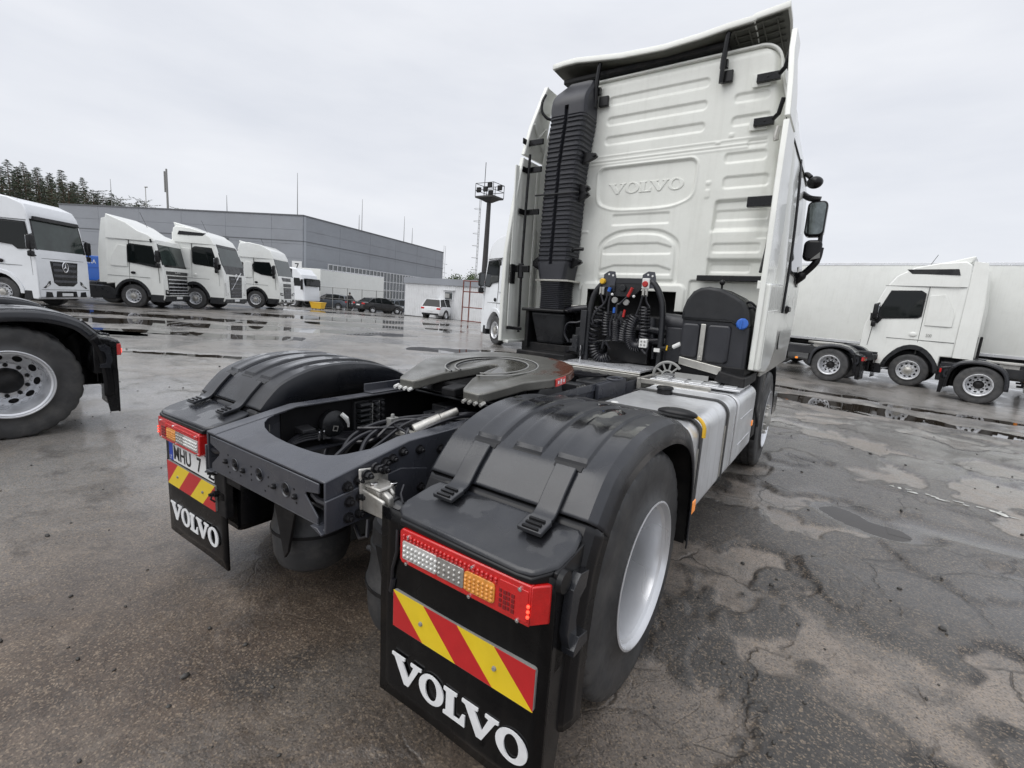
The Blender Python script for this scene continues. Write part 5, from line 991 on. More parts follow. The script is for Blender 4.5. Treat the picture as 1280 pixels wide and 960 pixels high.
# --- side fairings
def fairing(s):
    edge = [(1.15, 2.20), (1.6, 2.20), (2.05, 2.215), (2.5, 2.28), (2.99, 2.375)]; up = [(3.02, 2.385), (3.3, 2.46), (3.55, 2.555), (3.72, 2.635)]
    xo = lambda z: 1.215 - .028 * smooth(2.0, 3.0, z) - .07 * smooth(3.0, 3.75, z)
    res = []
    for nm, ed in (('side_fairing', edge), ('upper_fairing', up)):
        b = MB(); vs = []; fs = []
        for z, y in ed:
            yb = WY + .06 + (.10 if z > 3.6 else 0)
            for x, yy in ((xo(z), y), (xo(z), yb), (xo(z) - .022, yb), (xo(z) - .030, y + .05), (xo(z) - .042, y + .012), (xo(z) - .036, y)): vs.append((s * x, yy, z))
        m = 6
        for i in range(len(ed) - 1):
            for k in range(m): fs.append((i * m + k, i * m + (k + 1) % m, (i + 1) * m + (k + 1) % m, (i + 1) * m + k))
        fs += [tuple(range(m)), tuple(range((len(ed) - 1) * m, len(ed) * m))]
        b.add(vs, fs); res.append(part(b, nm, 'white', 40, .004))
    f = res[0]
    if s < 0:
        for z in (3.14, 2.88, 2.47):
            k = MB(); k.box(s * 1.165, s * .98, 2.45, 2.475, z - .025, z + .03); k.box(s * 1.16, s * 1.15, 2.36, 2.47, z - .025, z + .03); part(k, 'fairing_bracket', 'black', 0, .006, f)
        k = MB(); k.box(s * 1.175, s * .98, 2.33, 2.37, 1.86, 1.93); k.box(s * 1.18, s * 1.15, 2.28, 2.36, 1.74, 1.94); k.cyl((s * 1.08, 2.35, 1.80), (s * 1.08, 2.35, 1.95), .03, .03, 12); part(k, 'fairing_hinge', 'black', 0, .008, f)
        k = MB(); k.tube([(s * 1.10, 2.42, 3.02), (s * 1.115, 2.42, 2.4), (s * 1.12, 2.42, 1.8), (s * 1.125, 2.44, 1.24)], .014, 8); part(k, 'fairing_rod', 'black', 40, 0, f)
        k = MB(); k.box(s * 1.175, s * .99, 2.28, 2.30, 1.27, 1.305); part(k, 'fairing_bar', 'black', 0, .005, f)
        k = MB(); k.tube(catm([(s * 1.075, 2.60, 3.63), (s * 1.085, 2.56, 3.55), (s * 1.075, 2.55, 3.46), (s * 1.03, 2.57, 3.40), (s * .98, 2.6, 3.38)]), .014, 8); part(k, 'upper_bracket', 'black', 40, 0, res[1])
        k = MB()
        for a, c in (((2.42, 3.10), (2.72, 3.35)), ((2.44, 3.33), (2.72, 3.12)), ((2.52, 3.45), (2.72, 3.50))): k.tube([(s * (1.145 - .07 * float(smooth(3, 3.75, a[1]))), a[0] + .05, a[1]), (s * (1.145 - .07 * float(smooth(3, 3.75, c[1]))), c[0], c[1])], .010, 6)
        part(k, 'fairing_rib', 'white', 40, 0, res[1])
        k = MB(); k.box(s * 1.12, s * 1.19, 2.25, 2.78, 1.13, 1.16); k.box(s * 1.155, s * 1.17, 2.66, 2.70, 1.16, 2.95); k.box(s * 1.16, s * 1.175, 2.28, 2.34, 1.3, 2.9); part(k, 'fairing_return', 'white', 0, .005, f)
    else:
        for z, x0 in ((3.43, .87), (3.10, .89)):
            k = MB(); k.box(x0, 1.04, 2.67, 2.705, z - .03, z + .03); k.tube([(1.03, 2.68, z + .01), (1.07, 2.64, z + .03), (1.085, 2.62, z + .09), (1.095, 2.61, z + .13)], .018, 8); k.cyl((x0 + .08, 2.665, z), (x0 + .08, 2.675, z), .008, .008, 8); part(k, 'fairing_bracket', 'black', 0, .006, f)
            k = MB(); k.box(x0 - .035, x0 + .10, 2.705, 2.716, z - .05, z + .05); part(k, 'bracket_pad', 'wall', 0, .004, f)
        k = MB(); k.box(.935, 1.13, 2.60, 2.66, 2.43, 2.51); k.tube([(1.125, 2.6, 2.5), (1.125, 2.60, 2.56)], .008, 6); part(k, 'fairing_bracket', 'black', 0, .006, f)
        k = MB(); k.box(.60, 1.115, 2.64, 2.70, 1.835, 1.885); part(k, 'lower_rail', 'black', 0, .006)
        k = MB(); k.tube(catm([(1.09, 2.60, 3.02), (1.08, 2.60, 2.95), (1.085, 2.6, 2.92)]), .02, 8); part(k, 'latch', 'cast', 40, 0, f)
        k = MB(); k.tube([(1.135, 2.64, 2.45), (1.135, 2.55, 2.1), (1.13, 2.45, 1.90)], .012, 8); part(k, 'fairing_seal', 'black', 40, 0, f)
        k = MB(); k.prism([(2.225, 1.145), (2.225, 1.80), (2.30, 1.81), (2.95, 1.84), (3.05, 1.30), (2.80, 1.14), (2.6, 1.10)], lambda u, v, d: Vector((d, u, v)), 1.170, 1.250); lf = part(k, 'lower_fairing', 'white', 30, .014, seg=3)
        k = MB(); k.box(1.155, 1.19, 2.215, 2.228, 1.76, 1.82); k.prism([(2.24, 1.16), (2.24, 1.6), (2.8, 1.62), (2.9, 1.35), (2.7, 1.2)], lambda u, v, d: Vector((d, u, v)), 1.250, 1.256); part(k, 'fairing_step', 'white', 0, .006, lf)
        k = MB(); k.box(1.248, 1.253, 2.35, 2.75, 1.46, 1.468); part(k, 'fairing_gap', 'seam', 0, 0, lf)
fairing(1); fairing(-1)
# --- roof spoiler
b = MB(); P = []
px_ = [-1.03, -.9, -.77, -.6, -.3, .09, .4, .6, .8, .815, .95, 1.05]; pz_ = [3.885, 3.895, 3.895, 3.872, 3.835, 3.815, 3.83, 3.85, 3.86, 3.872, 3.885, 3.895]
for y, dz, sh in ((2.62, 0, 1), (2.8, -.012, 1), (3.1, -.03, .98), (3.5, -.05, .95), (3.9, -.09, .92), (4.3, -.22, .88), (4.6, -.42, .84)):
    P.append([(x * sh, y, z + dz) for x, z in zip(px_, pz_)])
rs = part(b.grid(P), 'roof_spoiler', 'white', 30); md = rs.modifiers.new('thickness', 'SOLIDIFY'); md.thickness = .05; md.offset = 0; md2 = rs.modifiers.new('bevel', 'BEVEL'); md2.width = .008; md2.segments = 2; md2.limit_method = 'ANGLE'
LIN = mat('olive_grey_lining', (.085, .085, .070), .6, var=.2, vscale=6)
def zlin(x, y): return float(np.interp(x, px_, pz_)) + float(np.interp(y, [2.62, 2.8, 3.1, 3.5], [0, -.012, -.03, -.05])) - .042
for i in range(5): k = MB(); k.tube([(x, 2.66 + i * .09, zlin(x, 2.66 + i * .09)) for x in np.linspace(.64, 1.0, 7)], .007, 5); part(k, 'spoiler_rib', LIN, 40, 0, rs)
for x in (.66, .76, .86, .96): k = MB(); k.tube([(x, y, zlin(x, y)) for y in np.linspace(2.65, 3.4, 8)], .007, 5); part(k, 'spoiler_rib', LIN, 40, 0, rs)
b = MB(); b.grid([[(x * .985, y, z - .034) for x, y, z in row] for row in [[(p_[0], p_[1] + (.012 if i_ == 0 else 0), p_[2]) for p_ in P_] for i_, P_ in enumerate(P)]]); part(b, 'spoiler_lining', LIN, 30, 0, rs)
b = MB(); b.box(-.95, .60, 2.72, 4.0, 3.745, 3.79); part(b, 'spoiler_core', 'dark', 0, .01, rs)
for x, pxx in ((.605, .63), (-.535, -.475)):
    k = MB(); k.tube([(x + .01, 2.66, 3.83), (x, 2.64, 3.62), (x - .005, 2.655, 3.44)], [.022, .022, .018], 8); k.box(x - .03, x + .03, 2.66, 2.70, 3.56, 3.62); sa = part(k, 'spoiler_support', 'black', 40, 0, rs)
    k = MB(); k.box(pxx - .045, pxx + .05, 2.685, 2.72, 3.455, 3.545); part(k, 'support_plate', 'black', 0, .006, rs)
# --- intake duct behind the cab on the left
def duct_sec(z):
    zz = [1.52, 1.70, 1.96, 2.23, 2.89, 3.31, 3.40, 3.58, 3.64, 3.68]; xl = [-.925, -.92, -.975, -.965, -.955, -.93, -.935, -.925, -.89, -.84]; xr = [-.645, -.66, -.615, -.61, -.592, -.54, -.54, -.545, -.55, -.55]
    return float(np.interp(z, zz, xl)), float(np.interp(z, zz, xr))
rows = []; zz = list(np.arange(1.79, 3.69, .0095))
for z in zz:
    a, c = duct_sec(z); ph = (z % .0425) / .0425
    rib = .008 * (1 if ph < .55 else -1) * (1 if 1.98 < z < 3.34 else 0); yb = 2.455 - .10 * float(smooth(3.6, 3.3, z)) * 0 + .16 * float(smooth(3.42, 3.69, z)) ** 1.6
    gx = a + (c - a) * .50; gd = .045 if 1.96 < z < 3.43 else 0
    rows.append([(a - rib * .4, 2.71, z), (a - rib, yb + .07, z), (a + .02, yb + .015 - rib, z), (a + .05, yb - rib, z), (gx - .022, yb - rib, z), (gx - .016, yb + gd, z), (gx + .016, yb + gd, z), (gx + .022, yb - rib, z), (c - .05, yb - rib, z), (c - .02, yb + .012 - rib, z), (c + rib, yb + .05, z), (c + rib * .4, 2.71, z)])
b = MB(); b.grid(rows); b.add(rows[-1], [tuple(range(12))]); du = part(b, 'intake_duct', 'duct', 25)
rows = []
for i in range(60):
    z = 1.50 + i * .0048; a, c = duct_sec(z); r = .008 * (1 if i % 4 < 2 else -1)
    rows.append([(a - r, 2.71, z), (a - r, 2.52, z), (a + .03, 2.465 - r, z), (c - .03, 2.465 - r, z), (c + r, 2.52, z), (c + r, 2.71, z)])
b = MB(); b.grid(rows); part(b, 'duct_bellow', 'duct', 25, 0, du)
b = MB(); b.box(-.965, -.575, 2.448, 2.72, 1.785, 1.802); part(b, 'duct_clamp', 'steel', 0, .002, du)
b = MB(); b.box(-1.02, -.53, 2.43, 2.445, 2.618, 2.632); part(b, 'duct_strap', 'black', 0, .003, du)
for z, x, w_ in ((2.97, -.58, .09), (2.68, -.59, .05), (2.62, -.59, .05), (1.98, -.62, .06)):
    k = MB(); k.prism([(x, z - .06), (x, z + .05), (x + w_ + .04, z + .03), (x + w_ + .06, z), (x + w_ + .03, z - .02)], XZ, 2.56, 2.60); k.cyl((x + w_ + .03, 2.54, z + .008), (x + w_ + .03, 2.60, z + .008), .016, .016, 10); part(k, 'duct_lug', 'black', 0, .004, du)
k = MB(); k.prism([(-.97, 1.90), (-1.04, 1.94), (-1.04, 1.99), (-.97, 2.04)], XZ, 2.5, 2.6); part(k, 'duct_lug', 'black', 30, .004, du); k = MB(); k.tube([(-.58, 2.5, 2.09), (-.54, 2.48, 2.10), (-.45, 2.48, 2.10)], .018, 8); part(k, 'duct_latch', 'black', 30, .004, du)
k = MB(); k.box(-1.05, -.55, 2.36, 2.72, 1.475, 1.505); k.box(-.62, -.42, 2.40, 2.7, 1.48, 1.51); bx2 = part(k, 'filter_rim', 'black', 0, .01)
k = MB(); vs = [(-.965, 2.40, 1.475), (-.56, 2.40, 1.475), (-.56, 2.72, 1.475), (-.965, 2.72, 1.475), (-.89, 2.44, 1.15), (-.57, 2.44, 1.15), (-.57, 2.72, 1.15), (-.89, 2.72, 1.15)]
k.add(vs, [(0, 1, 2, 3), (7, 6, 5, 4), (0, 4, 5, 1), (1, 5, 6, 2), (2, 6, 7, 3), (3, 7, 4, 0)]); part(k, 'filter_box', 'blackp', 0, .03, seg=3)
k = MB(); k.box(-1.02, -.98, 2.4, 2.7, 1.1, 1.48); part(k, 'filter_bracket', 'dark', 0, .006); k = MB(); k.box(-1.08, -.45, 2.45, 2.75, 1.03, 1.15); part(k, 'filter_tray', 'dark', 0, .006); k = MB(); k.box(-.6, -.52, 2.60, 2.7, 1.50, 1.56); part(k, 'filter_bracket', 'cast', 0, .006)
# --- mirrors and aerial bits on the right and left
for s in (1, -1):
    k = MB(); k.tube(catm([(s * 1.16, 4.25, 2.86), (s * 1.24, 4.2, 2.80), (s * 1.34, 4.2, 2.78)]), .03, 10); part(k, 'upper_mirror_arm', 'black', 40); k = MB(); k.tube(catm([(s * 1.20, 4.25, 1.95), (s * 1.28, 4.22, 2.02), (s * 1.39, 4.2, 2.16), (s * 1.41, 4.2, 2.3)]), [.05] * 9 + [.035] * 8 + [.03] * 8, 10); k.tube([(s * 1.395, 4.21, 2.3), (s * 1.385, 4.21, 2.5)], .022, 8)
    k.prism([(4.05, 1.93), (4.45, 1.90), (4.35, 2.12), (4.2, 2.1)], lambda u, v, d: Vector((s * d, u, v)), 1.16, 1.235)
    ma = part(k, 'mirror_arm', 'black', 40, .004)
    k = MB(); k.prism(rrect(1.235, 1.415, 2.41, 2.765, .05), lambda u, v, d: Vector((s * u, d, v)), 4.16, 4.30); mh = part(k, 'main_mirror', 'black', 30, .025, ma, seg=3)
    k = MB(); k.prism(rrect(1.25, 1.40, 2.43, 2.745, .04), lambda u, v, d: Vector((s * u, d, v)), 4.155, 4.162); part(k, 'mirror_glass', 'mirrord', 30, .001, ma)
    k = MB(); k.prism(rrect(1.255, 1.42, 2.165, 2.375, .05), lambda u, v, d: Vector((s * u, d, v)), 4.16, 4.28); part(k, 'wide_mirror', 'black', 30, .025, ma, seg=3)
    k = MB(); k.prism([(1.33, 2.17), (1.415, 2.19), (1.41, 2.25)], lambda u, v, d: Vector((s * u, d, v)), 4.15, 4.165); part(k, 'mirror_foot', 'greypl', 30, 0, ma)
    k = MB(); k.tube(catm([(s * 1.12, 4.15, 3.0), (s * 1.18, 4.12, 3.02), (s * 1.23, 4.1, 2.98)]), .025, 8); k.ball((s * 1.27, 4.1, 2.93), 1, 16, 10, sc=(.075, .07, .06)); part(k, 'kerb_mirror', 'black', 40, .002)
# ---------------------------------------------------------------- the other tractor units in the yard
STY = {
 'volvo': dict(out=[(-.96, 1.0), (-.96, 2.95), (-.93, 3.40), (-.80, 3.50), (-.2, 3.46), (.35, 3.33), (.76, 3.06), (.93, 2.76), (.98, 2.68), (1.26, 1.80), (1.35, 1.55), (1.39, .50), (1.30, .38), (.74, .38), (.68, .66)], W=((1.27, 1.82), (.985, 2.68)), win=[(-.02, 1.86), (-.02, 2.50), (.10, 2.58), (.80, 2.56), (1.06, 1.84), (.98, 1.74), (.06, 1.80)], belt=1.05, paint='white3'),
 'merc': dict(out=[(-.98, 1.0), (-.98, 3.30), (-.85, 3.46), (-.3, 3.54), (.35, 3.47), (.85, 3.28), (1.03, 3.05), (1.08, 2.90), (1.08, 2.80), (1.32, 1.76), (1.38, 1.5), (1.42, .42), (1.32, .32), (.74, .34), (.68, .66)], W=((1.33, 1.78), (1.09, 2.78)), win=[(-.08, 1.95), (-.08, 2.55), (.04, 2.66), (.92, 2.64), (1.12, 1.92), (1.08, 1.80), (.60, 1.78), (.45, 1.90)], belt=1.08, paint='white2'),
 'scania': dict(out=[(-1.0, .95), (-1.0, 3.35), (-.95, 3.66), (-.2, 3.38), (.25, 3.12), (.62, 3.02), (.95, 2.84), (1.03, 2.66), (1.28, 1.80), (1.34, 1.66), (1.40, .50), (1.30, .36), (.76, .36), (.68, .66)], W=((1.29, 1.80), (1.035, 2.66)), win=[(-.10, 1.82), (-.10, 2.50), (.0, 2.56), (.82, 2.52), (1.02, 1.88), (.98, 1.70), (.3, 1.78)], belt=1.02, paint='white3'),
 'man': dict(out=[(-.98, 1.0), (-.98, 3.2), (-.90, 3.52), (-.4, 3.60), (.3, 3.50), (.82, 3.22), (.98, 2.9), (1.0, 2.76), (1.28, 1.80), (1.35, 1.5), (1.40, .46), (1.30, .36), (.74, .36), (.68, .66)], W=((1.29, 1.82), (1.005, 2.76)), win=[(-.05, 2.0), (-.12, 2.30), (.0, 2.50), (.78, 2.52), (1.06, 1.90), (1.0, 1.78), (.35, 1.84)], belt=1.05, paint='white3'),
}
def tractor(style, label, pos, d, detail=1, group='tractor units', fair=-1.42):
    S = STY[style]; T = thing('tractor_truck', label, 'truck', pos, math.atan2(-d.x, d.y), group); F0 = 3.75
    def pt(mb, nm, m, smooth=35, bevel=0, parent=None, **k): return mb.build(nm, M[m] if isinstance(m, str) else m, parent or T, smooth, bevel, **k)
    tap = lambda z: 1 - .10 * float(smooth(2.3, 3.65, z))
    def sd(s): return lambda u, v, dd: Vector((s * dd * tap(v), F0 + u, v))
    arch = [(.64 * math.cos(R_(a)), .5 + .64 * math.sin(R_(a))) for a in range(18, 166, 12)]
    out_ = S['out'] + arch + [(-.68, .70), (-.68, 1.0)]
    b = MB(); n = len(out_); vs = []
    for x in (-1.235, 1.235): vs += [Vector((x * tap(v), F0 + u, v)) for u, v in out_]
    b.add(vs, [tuple(range(n))[::-1], tuple(range(n, 2 * n))] + [(k, (k + 1) % n, n + (k + 1) % n, n + k) for k in range(n)])
    cab = pt(b, 'cab', S['paint'], 30, .09, seg=4)
    def front(z):                       # y of the front face at a height
        o = [p for p in S['out'] if p[0] > .9 and p[1] > .41]; zs_ = [p[1] for p in o][::-1]; ys_ = [p[0] for p in o][::-1]; return F0 + float(np.interp(z, zs_, ys_))
    def fr(u, v, dd): return Vector((u, front(v) + dd, v))
    (y0, z0), (y1, z1) = S['W']
    def ws(x0, x1, xt, za, zb, dd, nm, m, par=None):
        k = MB(); k.prism([(-x0, za), (x0, za), (xt, zb), (-xt, zb)], fr, -.03, dd); return pt(k, nm, m, 0, .004, par or cab)
    ws(1.12, 1.12, 1.06, z0, z1, .008, 'windscreen', 'glassg')
    for s in (1, -1):
        k = MB(); k.prism([(s * 1.06, z0 - .02), (s * 1.20, z0 - .02), (s * 1.13, z1 + .02), (s * 1.0, z1 + .02)], fr, -.06, .004); pt(k, 'screen_pillar', 'black', 0, .01, cab)
        k = MB(); k.prism(S['win'], sd(s), 1.20, 1.243); wn = pt(k, 'side_window', 'glass', 20, .004, cab)
        k = MB(); w2 = [((u - .5) * 1.07 + .5, (v - 2.15) * 1.09 + 2.15) for u, v in S['win']]; k.prism(w2, sd(s), 1.20, 1.2385); pt(k, 'window_seal', 'black', 20, .002, cab)
        for (a, c) in (((-.10, 1.0), (-.10, 2.75)), ((1.16, 1.1), (1.10, 1.75))):
            k = MB(); k.prism([(a[0], a[1]), (a[0] + .012, a[1]), (c[0] + .012, c[1]), (c[0], c[1])], sd(s), 1.20, 1.2375); pt(k, 'door_seam', 'seam', 0, 0, cab)
        for zz in (2.74, S['belt'] + .25):
            k = MB(); k.prism([(-.93, zz), (1.0 if zz > 2 else .7, zz), (1.0 if zz > 2 else .7, zz + .01), (-.93, zz + .01)], sd(s), 1.20, 1.2372); pt(k, 'panel_seam', 'seam', 0, 0, cab)
        k = MB(); k.prism([(-.80, 1.62), (-.16, 1.62), (-.16, 2.48), (-.50, 2.52), (-.80, 1.95)], sd(s), 1.21, 1.2395); pt(k, 'sleeper_panel', S['paint'], 20, .012, cab)
        k = MB(); k.ball((s * 1.245, F0 + .06, 1.42), 1, 10, 8, sc=(.02, .10, .05)); pt(k, 'door_handle', 'black' if style != 'volvo' else S['paint'], 40, 0, cab)
        k = MB(); ar = [(.72 * math.cos(R_(a)), .5 + .70 * math.sin(R_(a))) for a in range(0, 181, 12)] + [(.60 * math.cos(R_(a)), .5 + .60 * math.sin(R_(a))) for a in range(180, -1, -12)]
        k.prism(ar, sd(s), 1.0, 1.262); pt(k, 'wheel_arch', S['paint'] if style == 'merc' else 'blackp', 30, .01, cab)
        k = MB(); k.prism([(.68, .30), (1.30, .30), (1.36, .62), (.72, .62)] if style != 'merc' else [(.68, .30), (1.1, .30), (1.05, .62), (.72, .62)], sd(s), 1.05, 1.245); pt(k, 'lower_step', 'blackp', 0, .02, cab); k = MB(); k.prism([(-.68, .32), (-1.7, .32), (-1.7, .86), (-.9, .86), (-.66, .70)], sd(s), .7, 1.22); pt(k, 'side_box', 'blackp', 0, .02, cab)
        k = MB(); k.prism([(-.96, 1.0), (fair, 1.0), (fair + .02, 2.2), (fair * .94, 2.9), (fair * .89, 3.45), (-.96, 3.50)] if fair < -1 else [(-.90, 1.0), (-.97, 1.0), (-.97, 3.2), (-.90, 3.2)], sd(s), 1.205, 1.236); pt(k, 'side_fairing', S['paint'], 30, .006, cab)
        k = MB(); k.tube([(s * 1.19, F0 + 1.05, 2.55), (s * 1.36, F0 + 1.10, 2.52), (s * 1.36, F0 + 1.10, 1.92), (s * 1.2, F0 + 1.12, 1.82)], .022, 6); ma = pt(k, 'mirror_arm', 'black', 40)
        k = MB(); k.prism(rrect(1.25, 1.46, 2.02, 2.52, .06, 3), lambda u, v, dd: Vector((s * u, dd, v)), F0 + 1.02, F0 + 1.16); k.prism(rrect(1.26, 1.45, 1.78, 1.98, .05, 3), lambda u, v, dd: Vector((s * u, dd, v)), F0 + 1.03, F0 + 1.15); pt(k, 'mirror_housing', 'black', 30, .03, ma)
        k = MB(); k.prism(rrect(1.27, 1.44, 2.05, 2.49, .04, 3), lambda u, v, dd: Vector((s * u, dd, v)), F0 + 1.012, F0 + 1.018); pt(k, 'mirror_glass', 'mirrorm', 30, 0, ma)
        wheel(T, s * 1.045, F0, s, False, .5, 64, False); wheel(T, s * 1.075, 0, s, True, .5, 96 if detail > 1 else 64, detail > 1); wheel(T, s * .735, 0, -s, True, .5, 40, False)
        mudguard(T, s, 0, False, detail > 1); rear_corner(T, s, .05 if detail > 1 else 0, detail > 1, False)
        k = MB(); k.prism(rrect(.58, 1.2, .45, 1.0, .08, 4), XZ, .85, 2.0); ft = pt(k, 'fuel_tank', 'alu', 30, .015)
        for y in (1.0, 1.7): k = MB(); k.prism(rrect(.57, 1.212, .438, 1.012, .09, 4), XZ, y, y + .05); pt(k, 'tank_strap', 'rubber', 30, 0, ft)
        k = MB(); k.box(1.2 * s, 1.212 * s, .88, .96, .58, .64); pt(k, 'side_marker', 'orange', 0, .004, ft)
        k = MB(); k.box(s * .35, s * .425, -.9 if detail < 2 else -.45, 4.9, .74, .99); pt(k, 'frame_rail', 'frame2', 0, .01)
    k = MB(); k.box(-.4, .4, -.92 if detail < 2 else -.48, -.84 if detail < 2 else -.44, .76, .92); pt(k, 'rear_cross_member', 'frame2', 0, .01)
    k = MB(); k.prism([(p[0], p[1]) for p in poly], lambda u, v, dd: Vector((u, .5 + v, 1.10 + dd)), 0, .05); k.box(-.4, .4, .3, .7, .98, 1.10); pt(k, 'fifth_wheel', 'cast', 30, .006)
    k = MB(); k.box(-.9, .9, 2.4, 2.75, .9, 1.7); k.box(-.35, .35, .9, 2.6, .80, 1.0); k.tube([(-.3, 2.3, 1.0), (-.3, 2.3, 1.7), (.3, 2.3, 1.7), (.3, 2.3, 1.0)], .03, 6); k.box(-.9, .9, 2.7, 4.9, .5, 1.1); pt(k, 'chassis_block', 'dark', 0, .02)
    k = MB(); k.tube([(.45, F0 + .3, 3.3), (.5, F0 + .05, 3.9)], .008, 5); pt(k, 'aerial', 'black', 40, 0, cab)
    if style != 'scania':
        k = MB(); k.prism([(-.90, 3.46), (-.15, 3.44), (-.90, 3.66), (-.97, 3.66)], lambda u, v, dd: Vector((dd, F0 + u, v)), -1.0, 1.0); pt(k, 'roof_deflector', S['paint'], 30, .03, cab)
    # front
    k = MB(); k.prism([(-1.05, z1 - .02), (1.05, z1 - .02), (1.0, z1 + .12), (-1.0, z1 + .12)], fr, -.02, .16 if style == 'merc' else .02); pt(k, 'sun_visor', 'black' if style in ('merc', 'volvo') else S['paint'], 0, .02, cab)
    def fbox(nm, m, pts, dd, par=None, bev=.008, d0=-.06):
        for s in (1, -1):
            q = MB(); q.prism([(s * u, v) for u, v in pts], fr, d0, dd); pt(q, nm, m, 0, bev, par or cab)
    def slats(zl, hw, m, h=.04, dd=.035):
        for z in zl: q = MB(); q.box(-hw, hw, front(z) - .02, front(z) + dd, z, z + h); pt(q, 'grille_slat', m, 0, .006, gr_)
    if style == 'merc':
        k = MB(); k.prism([(-.66, 1.50), (.66, 1.50), (.56, .92), (.36, .80), (-.36, .80), (-.56, .92)], fr, -.05, .015); gr_ = pt(k, 'grille', 'black', 0, .01, cab)
        slats((.93, 1.08, 1.23, 1.38), .55, 'frame', .07)
        c = MB(); yy = front(1.36) + .05; c.tube([(.135 * math.cos(a), yy, 1.36 + .135 * math.sin(a)) for a in np.linspace(0, 2 * PI, 28, endpoint=False)], .016, 6, closed=True)
        for a in (90, 210, 330): c.add([(.125 * math.cos(R_(a)), yy, 1.36 + .125 * math.sin(R_(a))), (.028 * math.cos(R_(a + 60)), yy + .012, 1.36 + .028 * math.sin(R_(a + 60))), (0, yy + .03, 1.36), (.028 * math.cos(R_(a - 60)), yy + .012, 1.36 + .028 * math.sin(R_(a - 60)))], [(0, 1, 2), (0, 2, 3)])
        pt(c, 'star_emblem', 'chrome', 30, 0, gr_)
        fbox('headlamp', 'glass', [(.72, .86), (.98, .72), (1.06, .74), (.90, .84), (.80, .96), (.72, .98)], .02); fbox('headlamp_glass', 'clear', [(.78, .84), (.94, .75), (.90, .82), (.82, .90)], .026)
        fbox('fog_opening', 'black', [(.66, .40), (1.0, .40), (.96, .60), (.70, .58)], .02); k = MB(); k.prism([(-.52, .40), (.52, .40), (.48, .62), (-.48, .62)], fr, -.03, .02); pt(k, 'bumper_opening', 'black', 0, .01, cab)
        k = MB(); k.prism([(-1.15, .66), (1.15, .66), (1.15, .675), (-1.15, .675)], fr, -.05, .004); k.prism([(-1.0, 1.55), (1.0, 1.55), (1.0, 1.56), (-1.0, 1.56)], fr, -.05, .003); pt(k, 'bumper_seam', 'seam', 0, 0, cab)
    elif style == 'scania':
        k = MB(); k.prism([(-.98, 1.44), (.98, 1.44), (1.05, 1.80), (-1.05, 1.80)], fr, -.05, .02); gp = pt(k, 'front_panel', 'black', 0, .01, cab)
        k = MB(); text_mb(k, 'SCANIA', .11, lambda x, z, dd: Vector((-x, front(1.6) + .03 + dd, 1.55 + z)), .004); pt(k, 'lettering', 'chrome', 0, 0, gp)
        k = MB(); k.prism([(-.86, .62), (.86, .62), (.92, 1.40), (-.92, 1.40)], fr, -.05, .016); gr_ = pt(k, 'grille', 'black', 0, .01, cab); slats((.68, .82, .96, 1.10, 1.24), .86, 'rim', .045, .04)
        fbox('headlamp', 'glass', [(.86, .60), (1.18, .62), (1.16, .86), (.92, .84)], .02); fbox('headlamp_glass', 'clear', [(.93, .68), (1.10, .70), (1.08, .80), (.96, .78)], .026)
        k = MB(); k.prism([(-1.18, .34), (1.18, .34), (1.2, .58), (-1.2, .58)], fr, -.05, .03); pt(k, 'bumper', 'blackp', 0, .02, cab)
        for s in (1, -1): k = MB(); k.prism([(.72, 2.84), (.80, 2.86), (.86, 2.72), (.76, 2.70)], sd(s), 1.2, 1.242); pt(k, 'side_badge', 'black', 0, .004, cab)
        k = MB(); k.box(-1.1, 1.1, F0 - 1.02, F0 - .98, 1.0, 3.3); pt(k, 'rear_edge_trim', 'black', 0, .01, cab)
    elif style == 'volvo':
        k = MB(); k.prism([(-1.0, 1.52), (1.0, 1.52), (1.14, 1.82), (-1.14, 1.82)], fr, -.05, .014); gp = pt(k, 'front_panel', 'black', 0, .01, cab)
        k = MB(); k.prism([(-.62, .62), (.62, .62), (.70, 1.46), (-.70, 1.46)], fr, -.05, .016); gr_ = pt(k, 'grille', 'black', 0, .01, cab); slats((.70, .86, 1.02, 1.18, 1.34), .62, 'frame', .05, .03)
        c = MB(); yy = front(1.4) + .05; c.tube([(.10 * math.cos(a), yy, 1.44 + .10 * math.sin(a)) for a in np.linspace(0, 2 * PI, 24, endpoint=False)], .013, 6, closed=True); c.tube([(.55, yy - .01, .98 + .0), (-.55, yy - .01, 1.60)], .012, 6); pt(c, 'round_emblem', 'chrome', 30, 0, gr_)
        fbox('headlamp', 'clear', [(.80, .78), (1.10, .72), (1.16, 1.22), (1.06, 1.24), (1.00, .88), (.82, .90)], .02); k = MB(); k.prism([(-1.16, .36), (1.16, .36), (1.18, .56), (-1.18, .56)], fr, -.05, .03); pt(k, 'bumper', 'blackp', 0, .02, cab)
        for s in (1, -1):
            k = MB(); k.prism([(.55, 3.26), (-.66, 3.28), (-.72, 3.10), (.40, 3.12)], sd(s), 1.21, 1.245); pt(k, 'roof_side_trim', 'black', 0, .006, cab)
            if detail: k = MB(); text_mb(k, '500', .07, lambda x, z, dd: Vector((s * (1.237 + dd), F0 - .32 + s * x, 1.42 + z)), .002); pt(k, 'side_lettering', 'greypl', 0, 0, cab)
            k = MB(); k.prism([(1.0, 1.60), (1.22, 1.66), (1.24, 1.86), (1.02, 1.82), (.90, 1.72)], sd(s), 1.2, 1.25); pt(k, 'mirror_base', 'black', 0, .01, cab)
    else:
        k = MB(); k.prism([(-.62, 1.28), (.62, 1.28), (.72, 1.74), (-.72, 1.74)], fr, -.05, .016); gp = pt(k, 'front_panel', 'black', 0, .01, cab)
